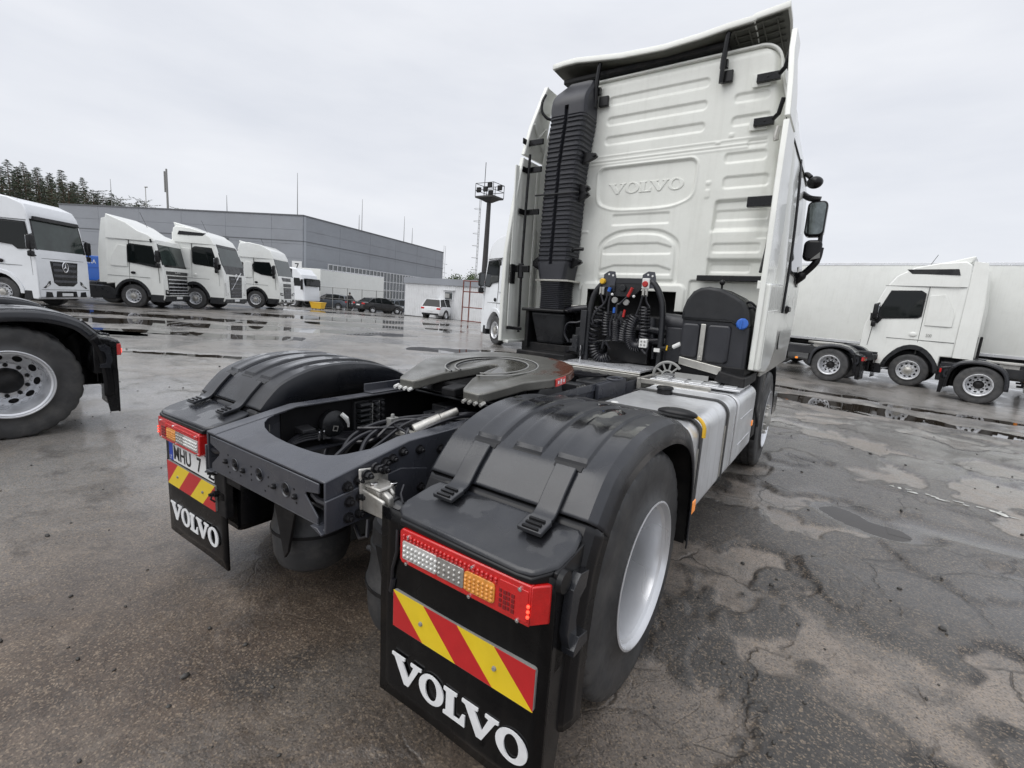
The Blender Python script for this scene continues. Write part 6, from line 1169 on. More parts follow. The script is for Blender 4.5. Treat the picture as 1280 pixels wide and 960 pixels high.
        k = MB(); text_mb(k, 'MAN', .10, lambda x, z, dd: Vector((-x, front(1.5) + .03 + dd, 1.50 + z)), .004); pt(k, 'lettering', 'chrome', 0, 0, gp)
        k = MB(); k.prism([(-.56, .64), (.56, .64), (.62, 1.24), (-.62, 1.24)], fr, -.05, .016); gr_ = pt(k, 'grille', 'black', 0, .01, cab); slats((.70, .84, .98, 1.12), .54, 'frame', .05, .03)
        fbox('headlamp', 'glass', [(.70, .80), (1.12, .84), (1.16, 1.0), (.72, .95)], .02); fbox('headlamp_glass', 'clear', [(.78, .84), (1.04, .87), (1.06, .94), (.8, .91)], .026); fbox('fog_opening', 'black', [(.70, .44), (1.05, .46), (1.02, .60), (.74, .58)], .02)
        k = MB(); k.prism([(-.5, .42), (.5, .42), (.46, .56), (-.46, .56)], fr, -.05, .02); pt(k, 'bumper_opening', 'black', 0, .01, cab)
    k = MB(); k.box(-.26, .26, front(.5) + .0, front(.5) + .045, .44, .55); pt(k, 'number_plate', 'platew', 0, .003, cab)
    lift = dict(volvo=.36, merc=.26, scania=.14, man=.14)[style]
    for o in [cab] + list(cab.children_recursive):        # a high cab floor: everything above the wheel arch moves up
        for v in o.data.vertices:
            if style in ('merc', 'scania') and v.co.y > F0 + .7: v.co.y = F0 + .7 + (v.co.y - F0 - .7) * (.66 if style == 'merc' else .80)
            v.co.z += lift * min(max((v.co.z - .95) / .8, 0), 1) + (.10 * min(max((v.co.z - 2.9) / .6, 0), 1) if style == 'scania' else 0)
    return T
def heading(a): a = R_(a); return RH * math.cos(a) + FH * math.sin(a)
def place_by_front(style, label, s, t, a, side=1, detail=1, back=3.75, fair=-1.42):
    # (s, t) is the outer face of the wheel that faces the camera, side +1 when that is the right-hand wheel
    d = heading(a); p = ST(s, t) - d * back - Vector((d.y, -d.x, 0)) * 1.2 * side; p.z = gz(*(ST(s, t).xy)); return tractor(style, label, p, d, detail, fair=fair)
TRUCKS = [
 ('merc', 'bright white tractor unit with a star emblem on its grille, nearest of the left row', -17.85, 16.6, 9),
 ('scania', 'white tractor unit with sloped roof deflector, second in the left row', -16.8, 21.0, 11),
 ('volvo', 'white tractor unit with a diagonal bar on its grille, third in the left row', -15.7, 23.4, 7),
 ('man', 'white high-roof tractor unit at the far end of the left row beside the yellow bin', -15.35, 28.2, 6),
]
for stn, lb, s, t, a in TRUCKS: place_by_front(stn, lb, s, t, a, fair=-1.25 if stn == 'scania' else -.9)
place_by_front('merc', 'white tractor unit half hidden behind the left fairing of the foreground truck', -.72, 17.0, 118, -1)
place_by_front('volvo', 'white tractor unit with black roof-side trim parked before the long white trailer', 12.5, 15.0, 134, -1)
place_by_front('volvo', 'tractor unit mostly hidden by the foreground cab, its rear wheel and tail showing', 9.8, 14.7, 134, -1, 1, 0)
place_by_front('volvo', 'tractor unit at the right edge, only its rear wheel and mudguard showing', 12.65, 12.8, -46, 1, 1, 0)
place_by_front('volvo', 'tractor unit cut by the left edge, big silver rear wheel and red lamp showing', -4.38, 4.05, 232, -1, 2, 0)
# ---------------------------------------------------------------- trailers
def trailer(label, pos, d, L_=13.6, W_=2.55, m='white3', sub=1):
    T = thing('semi_trailer', label, 'trailer', pos, math.atan2(-d.x, d.y), 'white box trailers')
    b = MB(); b.box(-W_ / 2, W_ / 2, 0, L_, 1.12, 4.10); bd = b.build('box_body', M[m], T, 0, .03)
    for z, h in ((1.10, .10), (4.02, .10)):
        for s in (1, -1): b = MB(); b.box(s * W_ / 2, s * (W_ / 2 + .012), 0, L_, z, z + h); b.build('edge_rail', M['rim'], bd, 0, .004)
    for i in range(1, 10):
        for s in (1, -1): b = MB(); b.box(s * W_ / 2, s * (W_ / 2 + .004), L_ * i / 10, L_ * i / 10 + .02, 1.2, 3.9); b.build('panel_joint', M['greypl'] if 0 else M[m], bd, 0)
    for s in (1, -1):
        b = MB(); b.box(s * .45, s * .6, .5, L_ - .5, .85, 1.10); b.build('chassis_beam', M['frame2'], T, 0)
        for y in (2.2, 3.5, 4.8): wheel(T, s * 1.05, y, s, True, .5, 48, False)
        b = MB(); b.box(s * .9, s * 1.0, 10.6, 10.7, .25, 1.1); b.box(s * .8, s * 1.1, 10.5, 10.8, .2, .26); b.build('landing_leg', M['frame2'], T, 0)
        b = MB(); b.box(s * 1.20, s * 1.24, 5.6, 9.8, .50, .58); b.box(s * 1.20, s * 1.24, 5.6, 9.8, .80, .88); b.build('side_guard', M['frame2'], T, 0)
    b = MB(); b.box(-.9, .9, L_, L_ + .45, 2.3, 3.7); b.build('cooling_unit', M['white2'], T, 0, .06)
    return T
d = heading(-46); p = ST(11.95, 21.2) - d * 3.2; p.z = gz(*ST(11, 18).xy); trailer('long plain white box trailer standing behind the right-hand tractor units', p, d)
# ---------------------------------------------------------------- cars
carp = {k: mat(k, c, .25, mt, coat=.7, var=.03, dirt=(.12, .11, .10), damt=.2) for k, c, mt in (('white_car_paint', (.76, .77, .78), 0), ('black_car_paint', (.012, .012, .014), .2), ('grey_car_paint', (.10, .12, .15), .4), ('silver_car_paint', (.16, .18, .21), .4))}
def car(label, paint, pos, d, kind, name='parked_car'):
    T = thing(name, label, 'car', pos, math.atan2(-d.x, d.y), 'parked cars')
    if kind == 'suv': ST_ = dict(L=4.75, W=.96, body=[(-2.35, .42, .80), (-2.32, .35, 1.0), (-1.9, .30, 1.05), (0, .28, 1.04), (1.0, .28, 1.02), (1.7, .30, .96), (2.2, .34, .82), (2.38, .42, .66)], gl=[(-2.22, 1.02), (-1.95, 1.60), (-.9, 1.68), (.1, 1.66), (.75, 1.30), (1.15, 1.02)], wy=(-1.42, 1.45), r=.36)
    elif kind == 'sedan': ST_ = dict(L=4.6, W=.90, body=[(-2.3, .45, .78), (-2.25, .34, .98), (-1.6, .28, 1.0), (0, .24, .95), (1.0, .24, .93), (1.7, .26, .86), (2.15, .32, .72), (2.3, .40, .58)], gl=[(-1.75, .98), (-1.15, 1.36), (-.5, 1.44), (.2, 1.42), (.75, 1.15), (1.15, .92)], wy=(-1.35, 1.4), r=.32)
    else: ST_ = dict(L=4.2, W=.89, body=[(-2.05, .45, .80), (-2.02, .34, .96), (-1.6, .28, .98), (0, .25, .95), (1.0, .25, .93), (1.6, .27, .86), (2.0, .32, .72), (2.12, .40, .58)], gl=[(-1.95, .97), (-1.70, 1.38), (-.8, 1.48), (.2, 1.45), (.75, 1.18), (1.2, .92)], wy=(-1.25, 1.32), r=.32)
    W_ = ST_['W']; P = M[paint] if paint in M else carp[paint]; rows = []
    for y, zb, zt in ST_['body']:
        e = .90 if abs(y) > 2.0 else 1.0; w_ = W_ * e; row = [(-w_ * .88, zb), (-w_ * .97, zb + .10), (-w_, (zb + zt) / 2), (-w_ * .97, zt - .06), (-w_ * .88, zt), (0, zt + .015), (w_ * .88, zt), (w_ * .97, zt - .06), (w_, (zb + zt) / 2), (w_ * .97, zb + .10), (w_ * .88, zb)]
        rows.append([(x, y, z) for x, z in row])
    b = MB(); b.grid(rows); b.add(rows[0], [tuple(range(11))]); b.add(rows[-1], [tuple(range(11))]); body = b.build('body', P, T, 45, .02)
    gl = ST_['gl']; b = MB(); hw = lambda z: W_ * (.93 - .24 * (z - .95) / .6)
    n = len(gl); vs = [(-hw(z), y, z) for y, z in gl] + [(hw(z), y, z) for y, z in gl]
    b.add(vs, [tuple(range(n)), tuple(range(n, 2 * n))[::-1]] + [(k, k + 1, n + k + 1, n + k) for k in range(n - 1)]); b.build('window_glass', M['glass'], body, 30, .02)
    b = MB(); top = gl[1:4]; vs = [(-hw(z) * 1.0, y, z + .006) for y, z in top] + [(hw(z), y, z + .006) for y, z in top] + [(-hw(z) * 1.02, y, z - .045) for y, z in top] + [(hw(z) * 1.02, y, z - .045) for y, z in top]
    b.add(vs, [(0, 1, 4, 3), (1, 2, 5, 4), (6, 7, 1, 0), (7, 8, 2, 1), (9, 10, 4, 3), (10, 11, 5, 4), (0, 3, 9, 6), (2, 5, 11, 8)]); b.build('roof', P, body, 30, .01)
    for s in (1, -1):
        for i, j in ((0, 1), (3, 4), (4, 5)):
            b = MB(); b.tube([(s * hw(gl[i][1]) * .99, gl[i][0], gl[i][1]), (s * hw(gl[j][1]) * .99, gl[j][0], gl[j][1])], .035, 6); b.build('pillar', P, body, 40)
        for y in (-.35, -1.25 if kind != 'sedan' else -1.0):
            z = float(np.interp(y, [g[0] for g in gl], [g[1] for g in gl])); b = MB(); b.tube([(s * hw(1.0) * .995, y + .03, .98), (s * hw(z) * .995, y, z - .02)], .03, 6); b.build('pillar', P, body, 40)
        for y in ST_['wy']:
            r = ST_['r']; b = MB(); b.lathe([(-.11, r * .62), (-.11, r * .9), (-.09, r), (.09, r), (.11, r * .9), (.11, r * .62)], (s * (W_ - .10), y, r), (s, 0, 0), 24); w_ = b.build('wheel', M['rubber'], T, 30)
            b = MB(); b.lathe([(.10, r * .66), (.06, r * .6), (.085, r * .2), (.09, 0)], (s * (W_ - .10), y, r), (s, 0, 0), 20); b.build('rim', M['rim'], w_, 30)
            b = MB(); b.lathe([(.005, r * 1.22), (.012, r * 1.22), (.012, r * .9)], (s * (W_ - .005), y, r), (s, 0, 0), 24); b.build('wheel_arch', M['black'], body, 30)
        b = MB(); y0 = ST_['body'][0][0]; zt = ST_['body'][1][2]; b.box(s * W_ * .60, s * W_ * .905, y0 - .015, y0 + .16, zt - .20, zt - .05); b.build('tail_light', M['red'], body, 0, .02)
        b = MB(); y1 = ST_['body'][-1][0]; b.box(s * W_ * .58, s * W_ * .88, y1 - .20, y1 - .02, .60, .74); b.build('headlight', M['clear'], body, 0, .03)
        b = MB(); b.ball((s * (W_ + .08), .75, 1.02), 1, 10, 6, sc=(.10, .06, .07)); b.build('wing_mirror', P, body, 40)
        b = MB(); b.box(s * (W_ - .004), s * (W_ + .004), -.36, -.35, .40, .95); b.box(s * (W_ - .004), s * (W_ + .004), .62, .63, .40, .93); b.build('door_seam', M['seam'], body, 0)
    b = MB(); b.box(-.26, .26, ST_['body'][0][0] - .02, ST_['body'][0][0], .66, .77); b.build('number_plate', M['platew'], body, 0, .003)
    b = MB(); b.box(-W_ * .8, W_ * .8, ST_['body'][0][0] - .012, ST_['body'][0][0] + .1, .36, .50); b.box(-W_ * .75, W_ * .75, ST_['body'][-1][0] - .1, ST_['body'][-1][0] + .012, .34, .48); b.build('bumper_trim', M['blackp'], body, 0, .02)
    return T
def gp(s, t): p = ST(s, t); p.z = gz(p.x, p.y); return p
car('white sport utility car parked beside the corrugated shed', 'white_car_paint', gp(-6.15, 41.0), heading(70), 'suv')
car('black saloon car parked left of the corrugated shed, its tail lights showing', 'black_car_paint', gp(-13.0, 45.5), heading(52), 'sedan')
car('dark grey hatchback parked behind the yellow bin', 'grey_car_paint', gp(-18.0, 47.0), heading(165), 'hatch')
car('slate grey hatchback parked left of the yellow bin by the fence', 'silver_car_paint', gp(-22.2, 45.5), heading(160), 'hatch')
car('dark car mostly hidden behind the black saloon', 'grey_car_paint', gp(-11.9, 51), heading(50), 'hatch')
# ---------------------------------------------------------------- warehouse
clad = mat('grey_wall_cladding', (.26, .275, .30), .5, var=.05, vscale=.4, dirt=(.2, .2, .21), dscale=.5, damt=.3); clad2 = mat('dark_grey_flashing', (.11, .115, .125), .5, var=.1); clad3 = mat('pale_grey_cladding', (.34, .36, .39), .5, var=.05, vscale=.4)
pane = mat('warehouse_glass', (.05, .06, .065), .08, spec=.8, coat=.6); fram = mat('white_window_frame', (.62, .63, .64), .4)
BK = 1.38; WH = 8.5; C0 = ST(-16.3 * BK, 36.6 * BK); CL = ST(-38.8 * BK, 41.2 * BK); CR = ST(-9.1 * BK, 57.5 * BK)
wh = thing('warehouse', 'long grey metal-clad warehouse with a ribbon of windows and a number 7 plate', 'building', C0)
def facade(A, B, nm, m, hgt=WH):
    d = (B - A); L_ = d.length; d.normalize(); nrm = Vector((d.y, -d.x, 0));
    if nrm.dot(CP - A) < 0: nrm = -nrm
    def fn(u, v, k): return (A - C0) + d * u + nrm * k + Vector((0, 0, v))
    b = MB(); b.prism([(0, -2), (L_, -2), (L_, hgt), (0, hgt)], fn, -.25, 0); w_ = b.build(nm, m, wh, 0)
    nrow = 6
    for i in range(nrow):                                # horizontal sandwich panels with recessed joints
        z0 = hgt * i / nrow
        for j in range(int(L_ // 5.6) + 1):
            u0, u1 = j * 5.6, min(L_, (j + 1) * 5.6)
            if u1 - u0 < .3: continue
            b = MB(); b.prism([(u0 + .012, z0 + .012), (u1 - .012, z0 + .012), (u1 - .012, z0 + hgt / nrow - .012), (u0 + .012, z0 + hgt / nrow - .012)], fn, 0, .03 + .004 * ((i + j) % 2)); b.build('wall_panel', m, w_, 0)
    b = MB(); b.prism([(-.05, hgt - .02), (L_ + .05, hgt - .02), (L_ + .05, hgt + .10), (-.05, hgt + .10)], fn, -.3, .10); b.prism([(0, hgt * .70), (L_, hgt * .70), (L_, hgt * .70 + .07), (0, hgt * .70 + .07)], fn, .03, .07); b.build('roof_flashing', clad2, wh, 0)
    return fn, L_, w_
fnR, LR, wR = facade(C0, CR, 'front_wall', clad); fnL, LL, wL = facade(CL, C0, 'side_wall', clad)
b = MB(); b.add([tuple(C0 - C0 + Vector((0, 0, WH - .3))), tuple(CR - C0 + Vector((0, 0, WH - .3))), tuple(CR + CL - C0 - C0 + Vector((0, 0, WH - .3))), tuple(CL - C0 + Vector((0, 0, WH - .3)))], [(0, 1, 2, 3)]); b.build('roof', clad2, wh, 0)
b = MB(); b.prism([(.05, 0), (.35, 0), (.35, WH), (.05, WH)], fnR, .03, .06); b.build('corner_trim', clad3, wh, 0)
wu0, wu1, wz0, wz1 = 3.6, 29.0, .6, 4.05; nc = 34
for i in range(nc):
    u0 = wu0 + (wu1 - wu0) * i / nc; u1 = wu0 + (wu1 - wu0) * (i + 1) / nc
    b = MB(); b.prism([(u0, wz0), (u0 + .10, wz0), (u0 + .10, wz1), (u0, wz1)], fnR, .03, .13)
    for z in (wz0, 1.7, 2.8, wz1 - .06): b.prism([(u0 + .10, z), (u1, z), (u1, z + .08), (u0 + .10, z + .08)], fnR, .03, .11)
    wf = b.build('window', fram, wh, 0)
    for z in ((wz0 + .08, 1.7), (1.78, 2.8), (2.88, wz1 - .06)): b = MB(); b.prism([(u0 + .10, z[0]), (u1, z[0]), (u1, z[1]), (u0 + .10, z[1])], fnR, .035, .055); b.build('pane', pane, wf, 0)
for i in range(4): b = MB(); u = LL - 11.8 + i * .75; b.prism([(u, 5.3), (u + .62, 5.3), (u + .62, 5.85), (u, 5.85)], fnL, .035, .06); b.build('high_window', pane, wh, 0)
b = MB(); b.prism([(LL - 1.25, 2.85), (LL - .1, 2.85), (LL - .1, 3.95), (LL - 1.25, 3.95)], fnL, .05, .08); sg = b.build('number_sign', M['platew'], wh, 0)
b = MB(); text_mb(b, '7', .78, lambda x, z, dd: fnL(LL - .67 + x, 3.4 + z, .085 + dd), .004); b.build('sign_number', M['black'], sg, 0)
b = MB()
for k in range(9): b.tube([fnR(LR - .2, .5 + k * .7, .2), fnR(LR + .35, .5 + k * .7, .2)], .02, 5)
for q in (-.2, .35): b.tube([fnR(LR + q, 0, .2), fnR(LR + q, WH + 1.1, .2)], .025, 5)
for k in range(4): b.tube([fnR(LR + .1 + .45 * math.cos(a), 2.5 + k * 1.4, .3 + .4 * math.sin(a)) for a in np.linspace(0, PI, 7)], .02, 5)
b.build('roof_ladder', M['greypl'], wh, 40)
def rod(s, t, h, z0, lb):
    p = ST(s * BK, t * BK, z0); h *= BK; T = thing('lightning_rod', lb, 'mast', p, 0, 'thin rods on the warehouse roof'); b = MB(); b.tube([(0, 0, 0), (0, 0, h * .6), (0, 0, h)], [.05, .035, .02], 6); b.build('rod', M['greypl'], T, 40); b = MB(); b.box(-.2, .2, -.2, .2, -.05, .08); b.build('rod_foot', M['greypl'], T, 0)
for s, t, h, lb in ((-17.6, 38.5, 3.4, 'tallest thin rod on the warehouse roof near its corner'), (-14.6, 44, 1.5, 'short rod on the warehouse roof right of the tallest rod'), (-15.0, 46.0, 3.2, 'thin rod on the warehouse roof above the window ribbon'), (-12.0, 50, 2.6, 'slim rod on the warehouse roof towards its far end'), (-11.6, 52, 1.8, 'shorter of two close rods near the far roof end'), (-24, 40, 1.6, 'short rod on the side roof behind the white tractor units'), (-34.6, 41.5, 2.4, 'rod at the left end of the warehouse roof')): rod(s, t, h, WH, lb)
# ---------------------------------------------------------------- shed
shw = mat('white_corrugated_sheet', (.66, .67, .68), .5, var=.05, vscale=1, dirt=(.35, .35, .34), dscale=1.2, damt=.35)
A = ST(-10.15, 43.6); Bq = ST(-1.0, 37.0); sh = thing('corrugated_shed', 'low white corrugated metal shed with a grey roof edge and one small window', 'shed', A); d = Bq - A; LS = d.length; d.normalize(); nn = Vector((d.y, -d.x, 0)); nn = nn if nn.dot(CP - A) > 0 else -nn
def fs(u, v, k): return d * u + nn * k + Vector((0, 0, v))
rows = [[fs(i * .055, z, .03 if (i // 2) % 2 else 0) for i in range(int(LS / .055))] for z in (-.5, 2.5)]
MB().grid(rows).build('front_wall', shw, sh, 0)
b = MB(); b.prism([(0, -.8), (LS, -.8), (LS, 2.5), (0, 2.5)], fs, -3, -.02); b.build('shed_body', shw, sh, 0); b = MB(); b.prism([(-.1, 2.48), (LS + .1, 2.48), (LS + .1, 3.0), (-.1, 3.0)], fs, -3.2, .15); b.build('roof', clad, sh, 0); b = MB(); b.prism([(0, -.7), (LS, -.5), (LS, -.25), (0, -.38)], fs, -.1, .06); b.build('plinth', M['dark'], sh, 0)
b = MB(); b.prism([(4.95, 1.25), (6.0, 1.25), (6.0, 2.0), (4.95, 2.0)], fs, .0, .07); wd = b.build('window', fram, sh, 0); b = MB(); b.prism([(5.05, 1.33), (5.9, 1.33), (5.9, 1.92), (5.05, 1.92)], fs, .07, .08); b.build('pane', pane, wd, 0); b = MB(); b.prism([(5.2, 1.45), (5.7, 1.45), (5.7, 1.8), (5.2, 1.8)], fs, .08, .25); b.build('air_conditioner', M['greypl'], wd, 0); b = MB(); b.prism([(4.8, 2.05), (6.15, 2.05), (6.15, 2.12), (4.8, 2.12)], fs, 0, .2); b.build('window_hood', fram, wd, 0)
# ---------------------------------------------------------------- rusty frame, bin, fence, person, masts
rust = mat('rusty_pipe', (.17, .05, .035), .6, var=.3, vscale=10)
fr_ = thing('pipe_frame', 'rusty red pipe frame standing before the shed', 'frame', gp(-3.9, 34.6)); k = heading(-25)
for a, c in (((0, 0), (0, 2.95)), ((.55, 0), (.55, 2.9)), ((1.75, 0), (1.75, 2.9))): b = MB(); b.tube([k * a[0] + Vector((0, 0, a[1])), k * c[0] + Vector((0, 0, c[1]))], .045, 6); b.build('post', rust, fr_, 40)
for z in (2.9, 2.15, 1.05, .08): b = MB(); b.tube([Vector((0, 0, z)), k * (1.75) + Vector((0, 0, z))], .04, 6); b.build('rail', rust, fr_, 40)
yb = thing('yellow_bin', 'yellow plastic bin on wheels in front of the parked grey cars', 'bin', gp(-14.9, 36.0), .4); yb.scale = (.62, .62, .62)
b = MB(); b.add([(-.62, -.42, .15), (.62, -.42, .15), (.62, .42, .15), (-.62, .42, .15), (-.78, -.52, .85), (.78, -.52, .85), (.78, .52, .85), (-.78, .52, .85)], [(3, 2, 1, 0), (4, 5, 6, 7), (0, 1, 5, 4), (1, 2, 6, 5), (2, 3, 7, 6), (3, 0, 4, 7)]); b.build('bin_body', M['yelpl'], yb, 0, .04)
b = MB(); b.box(-.82, .82, -.56, .56, .84, .92); b.build('lid', M['yelpl'], yb, 0, .03)
for x in (-.5, .5):
    for y in (-.3, .3): b = MB(); b.cyl((x - .03, y, .08), (x + .03, y, .08), .08, .08, 12); b.build('wheel', M['rubber'], yb, 30)
fe = thing('wire_fence', 'grey steel mesh fence with posts in front of the parked cars', 'fence', gp(-22.5, 44.2)); k = heading(10)
for i in range(9): b = MB(); q = k * (i * 1.32); b.tube([q, q + Vector((0, 0, 2.05))], .035, 6); b.build('post', M['greypl'], fe, 40)
for z in (.1, 1.0, 2.0): b = MB(); b.tube([Vector((0, 0, z)), k * 10.56 + Vector((0, 0, z))], .022, 5); b.build('rail', M['greypl'], fe, 40)
b = MB()
for i in range(0, 106): q = k * (i * .1); b.tube([q + Vector((0, 0, .1)), q + Vector((0, 0, 2))], .004, 3)
b.build('wire_mesh', M['greypl'], fe, 40)['kind'] = 'stuff'
pe = thing('person', 'person in dark clothes standing beside the parked grey car', 'person', gp(-16.0, 46.0), .6)
jm = mat('dark_work_clothes', (.02, .02, .022), .8, var=.2); skn = mat('skin_tone', (.45, .27, .2), .6)
def skin_obj(name, pts, edges, rad, m, parent):
    me = bpy.data.meshes.new(name); me.from_pydata(pts, edges, []); o = bpy.data.objects.new(name, me); COL.objects.link(o); o.parent = parent
    md = o.modifiers.new('skin', 'SKIN'); md.use_smooth_shade = True
    for i, r in enumerate(rad): me.skin_vertices[0].data[i].radius = (r, r * .85) if not isinstance(r, tuple) else r
    me.skin_vertices[0].data[0].use_root = True; s2 = o.modifiers.new('smooth', 'SUBSURF'); s2.levels = 1; s2.render_levels = 1; me.materials.append(m); return o
pts = [(0, 0, .95), (0, 0, 1.15), (0, 0, 1.38), (0, 0, 1.48), (.19, 0, 1.40), (.25, .02, 1.14), (.24, .10, .92), (-.19, 0, 1.40), (-.26, .03, 1.14), (-.22, .14, .96), (.10, 0, .88), (.11, .02, .50), (.12, -.02, .08), (.13, .12, .04), (-.10, 0, .88), (-.12, -.01, .50), (-.13, -.05, .08), (-.14, .09, .04)]
skin_obj('body', pts, [(0, 1), (1, 2), (2, 3), (2, 4), (4, 5), (5, 6), (2, 7), (7, 8), (8, 9), (0, 10), (10, 11), (11, 12), (12, 13), (0, 14), (14, 15), (15, 16), (16, 17)], [(.16, .11), (.155, .11), (.17, .11), (.07, .07), .07, .052, .042, .07, .052, .042, .095, .066, .05, .045, .095, .066, .05, .045], jm, pe)
b = MB(); b.ball((0, .01, 1.62), 1, 14, 10, sc=(.078, .095, .115)); b.cyl((0, 0, 1.48), (0, 0, 1.56), .05, .05, 10); b.ball((0, .105, 1.61), .016, 6, 5)
for s in (1, -1): b.ball((s * .078, 0, 1.62), .018, 6, 5)
b.build('head', skn, pe, 60); b = MB(); b.ball((0, -.012, 1.65), 1, 14, 8, sc=(.086, .10, .105)); b.build('hair', M['dark'], pe, 60)
for s, q in ((1, (.24, .12, .86)), (-1, (-.22, .17, .90))):
    b = MB(); b.ball(q, 1, 8, 6, sc=(.022, .035, .045))
    for i in range(4): b.tube([(q[0], q[1] - .02 + i * .014, q[2] - .03), (q[0] + s * .004, q[1] - .02 + i * .015, q[2] - .10 + abs(i - 1.5) * .008)], .008, 5)
    b.tube([(q[0], q[1] + .025, q[2]), (q[0] - s * .01, q[1] + .05, q[2] - .05)], .009, 5); b.build('hand', skn, pe, 50)
# lighting mast with platform
mm = mat('dark_mast_steel', (.035, .033, .032), .6, var=.3, vscale=3); mp_ = ST(-3.05, 42.5, -.4); ms = thing('floodlight_mast', 'dark steel floodlight mast with a railed platform and ladder', 'mast', mp_)
HM = 10.4; b = MB(); b.tube([(0, 0, 0), (0, 0, 5.0), (0, 0, HM)], [.32, .24, .18], 10); b.build('pole', mm, ms, 40)
b = MB(); b.box(-.95, .95, -.75, .75, HM, HM + .14); b.add([(-.8, -.6, HM), (.8, -.6, HM), (.8, .6, HM), (-.8, .6, HM), (-.2, -.2, HM - .3), (.2, -.2, HM - .3), (.2, .2, HM - .3), (-.2, .2, HM - .3)], [(0, 1, 5, 4), (1, 2, 6, 5), (2, 3, 7, 6), (3, 0, 4, 7)]); pf = b.build('platform', mm, ms, 0)
b = MB()
for z in (.6, 1.15):
    b.tube([(-.95, -.75, HM + z), (.95, -.75, HM + z), (.95, .75, HM + z), (-.95, .75, HM + z)], .028, 5, closed=True)
for x in (-.95, 0, .95):
    for y in (-.75, .75): b.tube([(x, y, HM + .1), (x, y, HM + 1.15)], .028, 5)
b.build('railing', mm, ms, 40)
for i, (x, y) in enumerate(((-.7, -.6), (.5, -.65), (-.3, .5), (.75, .4), (.1, -.7))): b = MB(); b.box(x - .2, x + .2, y - .1, y + .1, HM + .45 + .3 * (i % 2), HM + .85 + .3 * (i % 2)); b.build('floodlight', M['dark'], ms, 0, .03)
b = MB(); lx = heading(170) * .75
for k in range(29): b.tube([lx + heading(80) * -.2 + Vector((0, 0, .6 + k * .32)), lx + heading(80) * .2 + Vector((0, 0, .6 + k * .32))], .018, 4)
for q in (-.2, .2): b.tube([lx + heading(80) * q, lx + heading(80) * q + Vector((0, 0, HM))], .022, 5)
for k in range(8): b.tube([lx + heading(170) * (.0 + .5 * math.sin(a)) + heading(80) * (.38 * math.cos(a)) + Vector((0, 0, 2.4 + k * 1.02)) for a in np.linspace(0, PI, 7)], .014, 4)
b.build('ladder', M['greypl'], ms, 40); b = MB(); b.tube([(-.6, 0, HM), (-.6, 0, HM + 3.0)], .03, 5); b.build('aerial', mm, ms, 40)
am = thing('antenna_mast', 'tall slim mast with two panel antennas behind the warehouse', 'mast', ST(-57.6, 80.0)); b = MB(); b.tube([(0, 0, 0), (0, 0, 18.0)], [.22, .14], 8); b.build('pole', M['greypl'], am, 40)
for x in (-.75, .0): b = MB(); b.box(x - .13, x + .13, -.1, .1, 14.6 + (x == 0) * .2, 17.8 + (x == 0) * .3); b.build('panel_antenna', M['greypl'], am, 0, .03)
b = MB(); b.tube([(-.75, 0, 15.2), (0, 0, 15.2)], .04, 5); b.tube([(-.75, 0, 17.2), (0, 0, 17.2)], .04, 5); b.build('antenna_arm', M['greypl'], am, 40)
for s, t, h, lb in ((-48.5, 63.5, 12.2, 'thin yellowish lamp post before the trees at the left'),): T = thing('lamp_post', lb, 'lamp post', ST(s, t)); b = MB(); b.tube([(0, 0, 0), (0, 0, h)], [.08, .05], 6); b.build('pole', M['cast'], T, 40); b = MB(); b.box(-.1, .5, -.1, .1, h, h + .1); b.build('lamp_head', M['cast'], T, 0)
# blue tarpaulin and silver tank seen between the first two trucks, far trailer and cab by the warehouse
bt = thing('blue_container', 'blue container panel lettered in white between the first two left tractor units', 'container', ST(-20.6, 24.5), math.atan2(-heading(0).x, heading(0).y)); b = MB(); b.box(-1.2, 1.2, -3.0, 3.0, .3, 2.15); bc = b.build('container_box', M['blue'], bt, 0, .03)
b = MB(); text_mb(b, 'TIRA', .20, lambda x, z, dd: Vector((1.205 + dd, -.05 + x, 1.88 + z)), .004); b.build('lettering', M['letter'], bt, 0)
b = MB()
for z in (.4, 1.0, 1.6): b.box(1.2, 1.215, -2.9, 2.9, z, z + .04)
b.build('panel_rib', M['blue'], bt, 0)
d = heading(71); p = ST(-19.0, 46.4) - Vector((d.y, -d.x, 0)) * 1.27; p.z = gz(p.x, p.y) - .35; trailer('far white box trailer parked along the warehouse windows', p, d, 10.4)
fc = thing('delivery_truck', 'small far white truck cab standing between the far tractor unit and the white trailer', 'truck', gp(-19.6, 43.8), math.atan2(-heading(-10).x, heading(-10).y))
b = MB(); b.prism([(-1.1, .9), (-1.1, 3.3), (-.5, 3.5), (.2, 3.45), (.75, 2.9), (1.0, 1.9), (1.1, .6), (-1.1, .6)], lambda u, v, dd: Vector((dd, u, v)), -1.2, 1.2); b.build('cab', M['white2'], fc, 0, .12, 3); b = MB(); b.prism([(.0, 1.9), (.0, 2.6), (.55, 2.6), (.85, 1.9)], lambda u, v, dd: Vector((dd, u, v)), -1.22, 1.22); b.build('side_window', M['glass'], fc, 0, .02)
b = MB(); b.box(-1.05, 1.05, .9, 1.12, 1.95, 2.6); b.build('windscreen', M['glass'], fc, 0, .02)
for s in (1, -1): wheel(fc, s * 1.0, -.1, s, False, .5, 32, False); b = MB(); b.box(s * 1.25, s * 1.42, .8, .95, 1.6, 2.5); b.build('mirror', M['black'], fc, 0, .03)
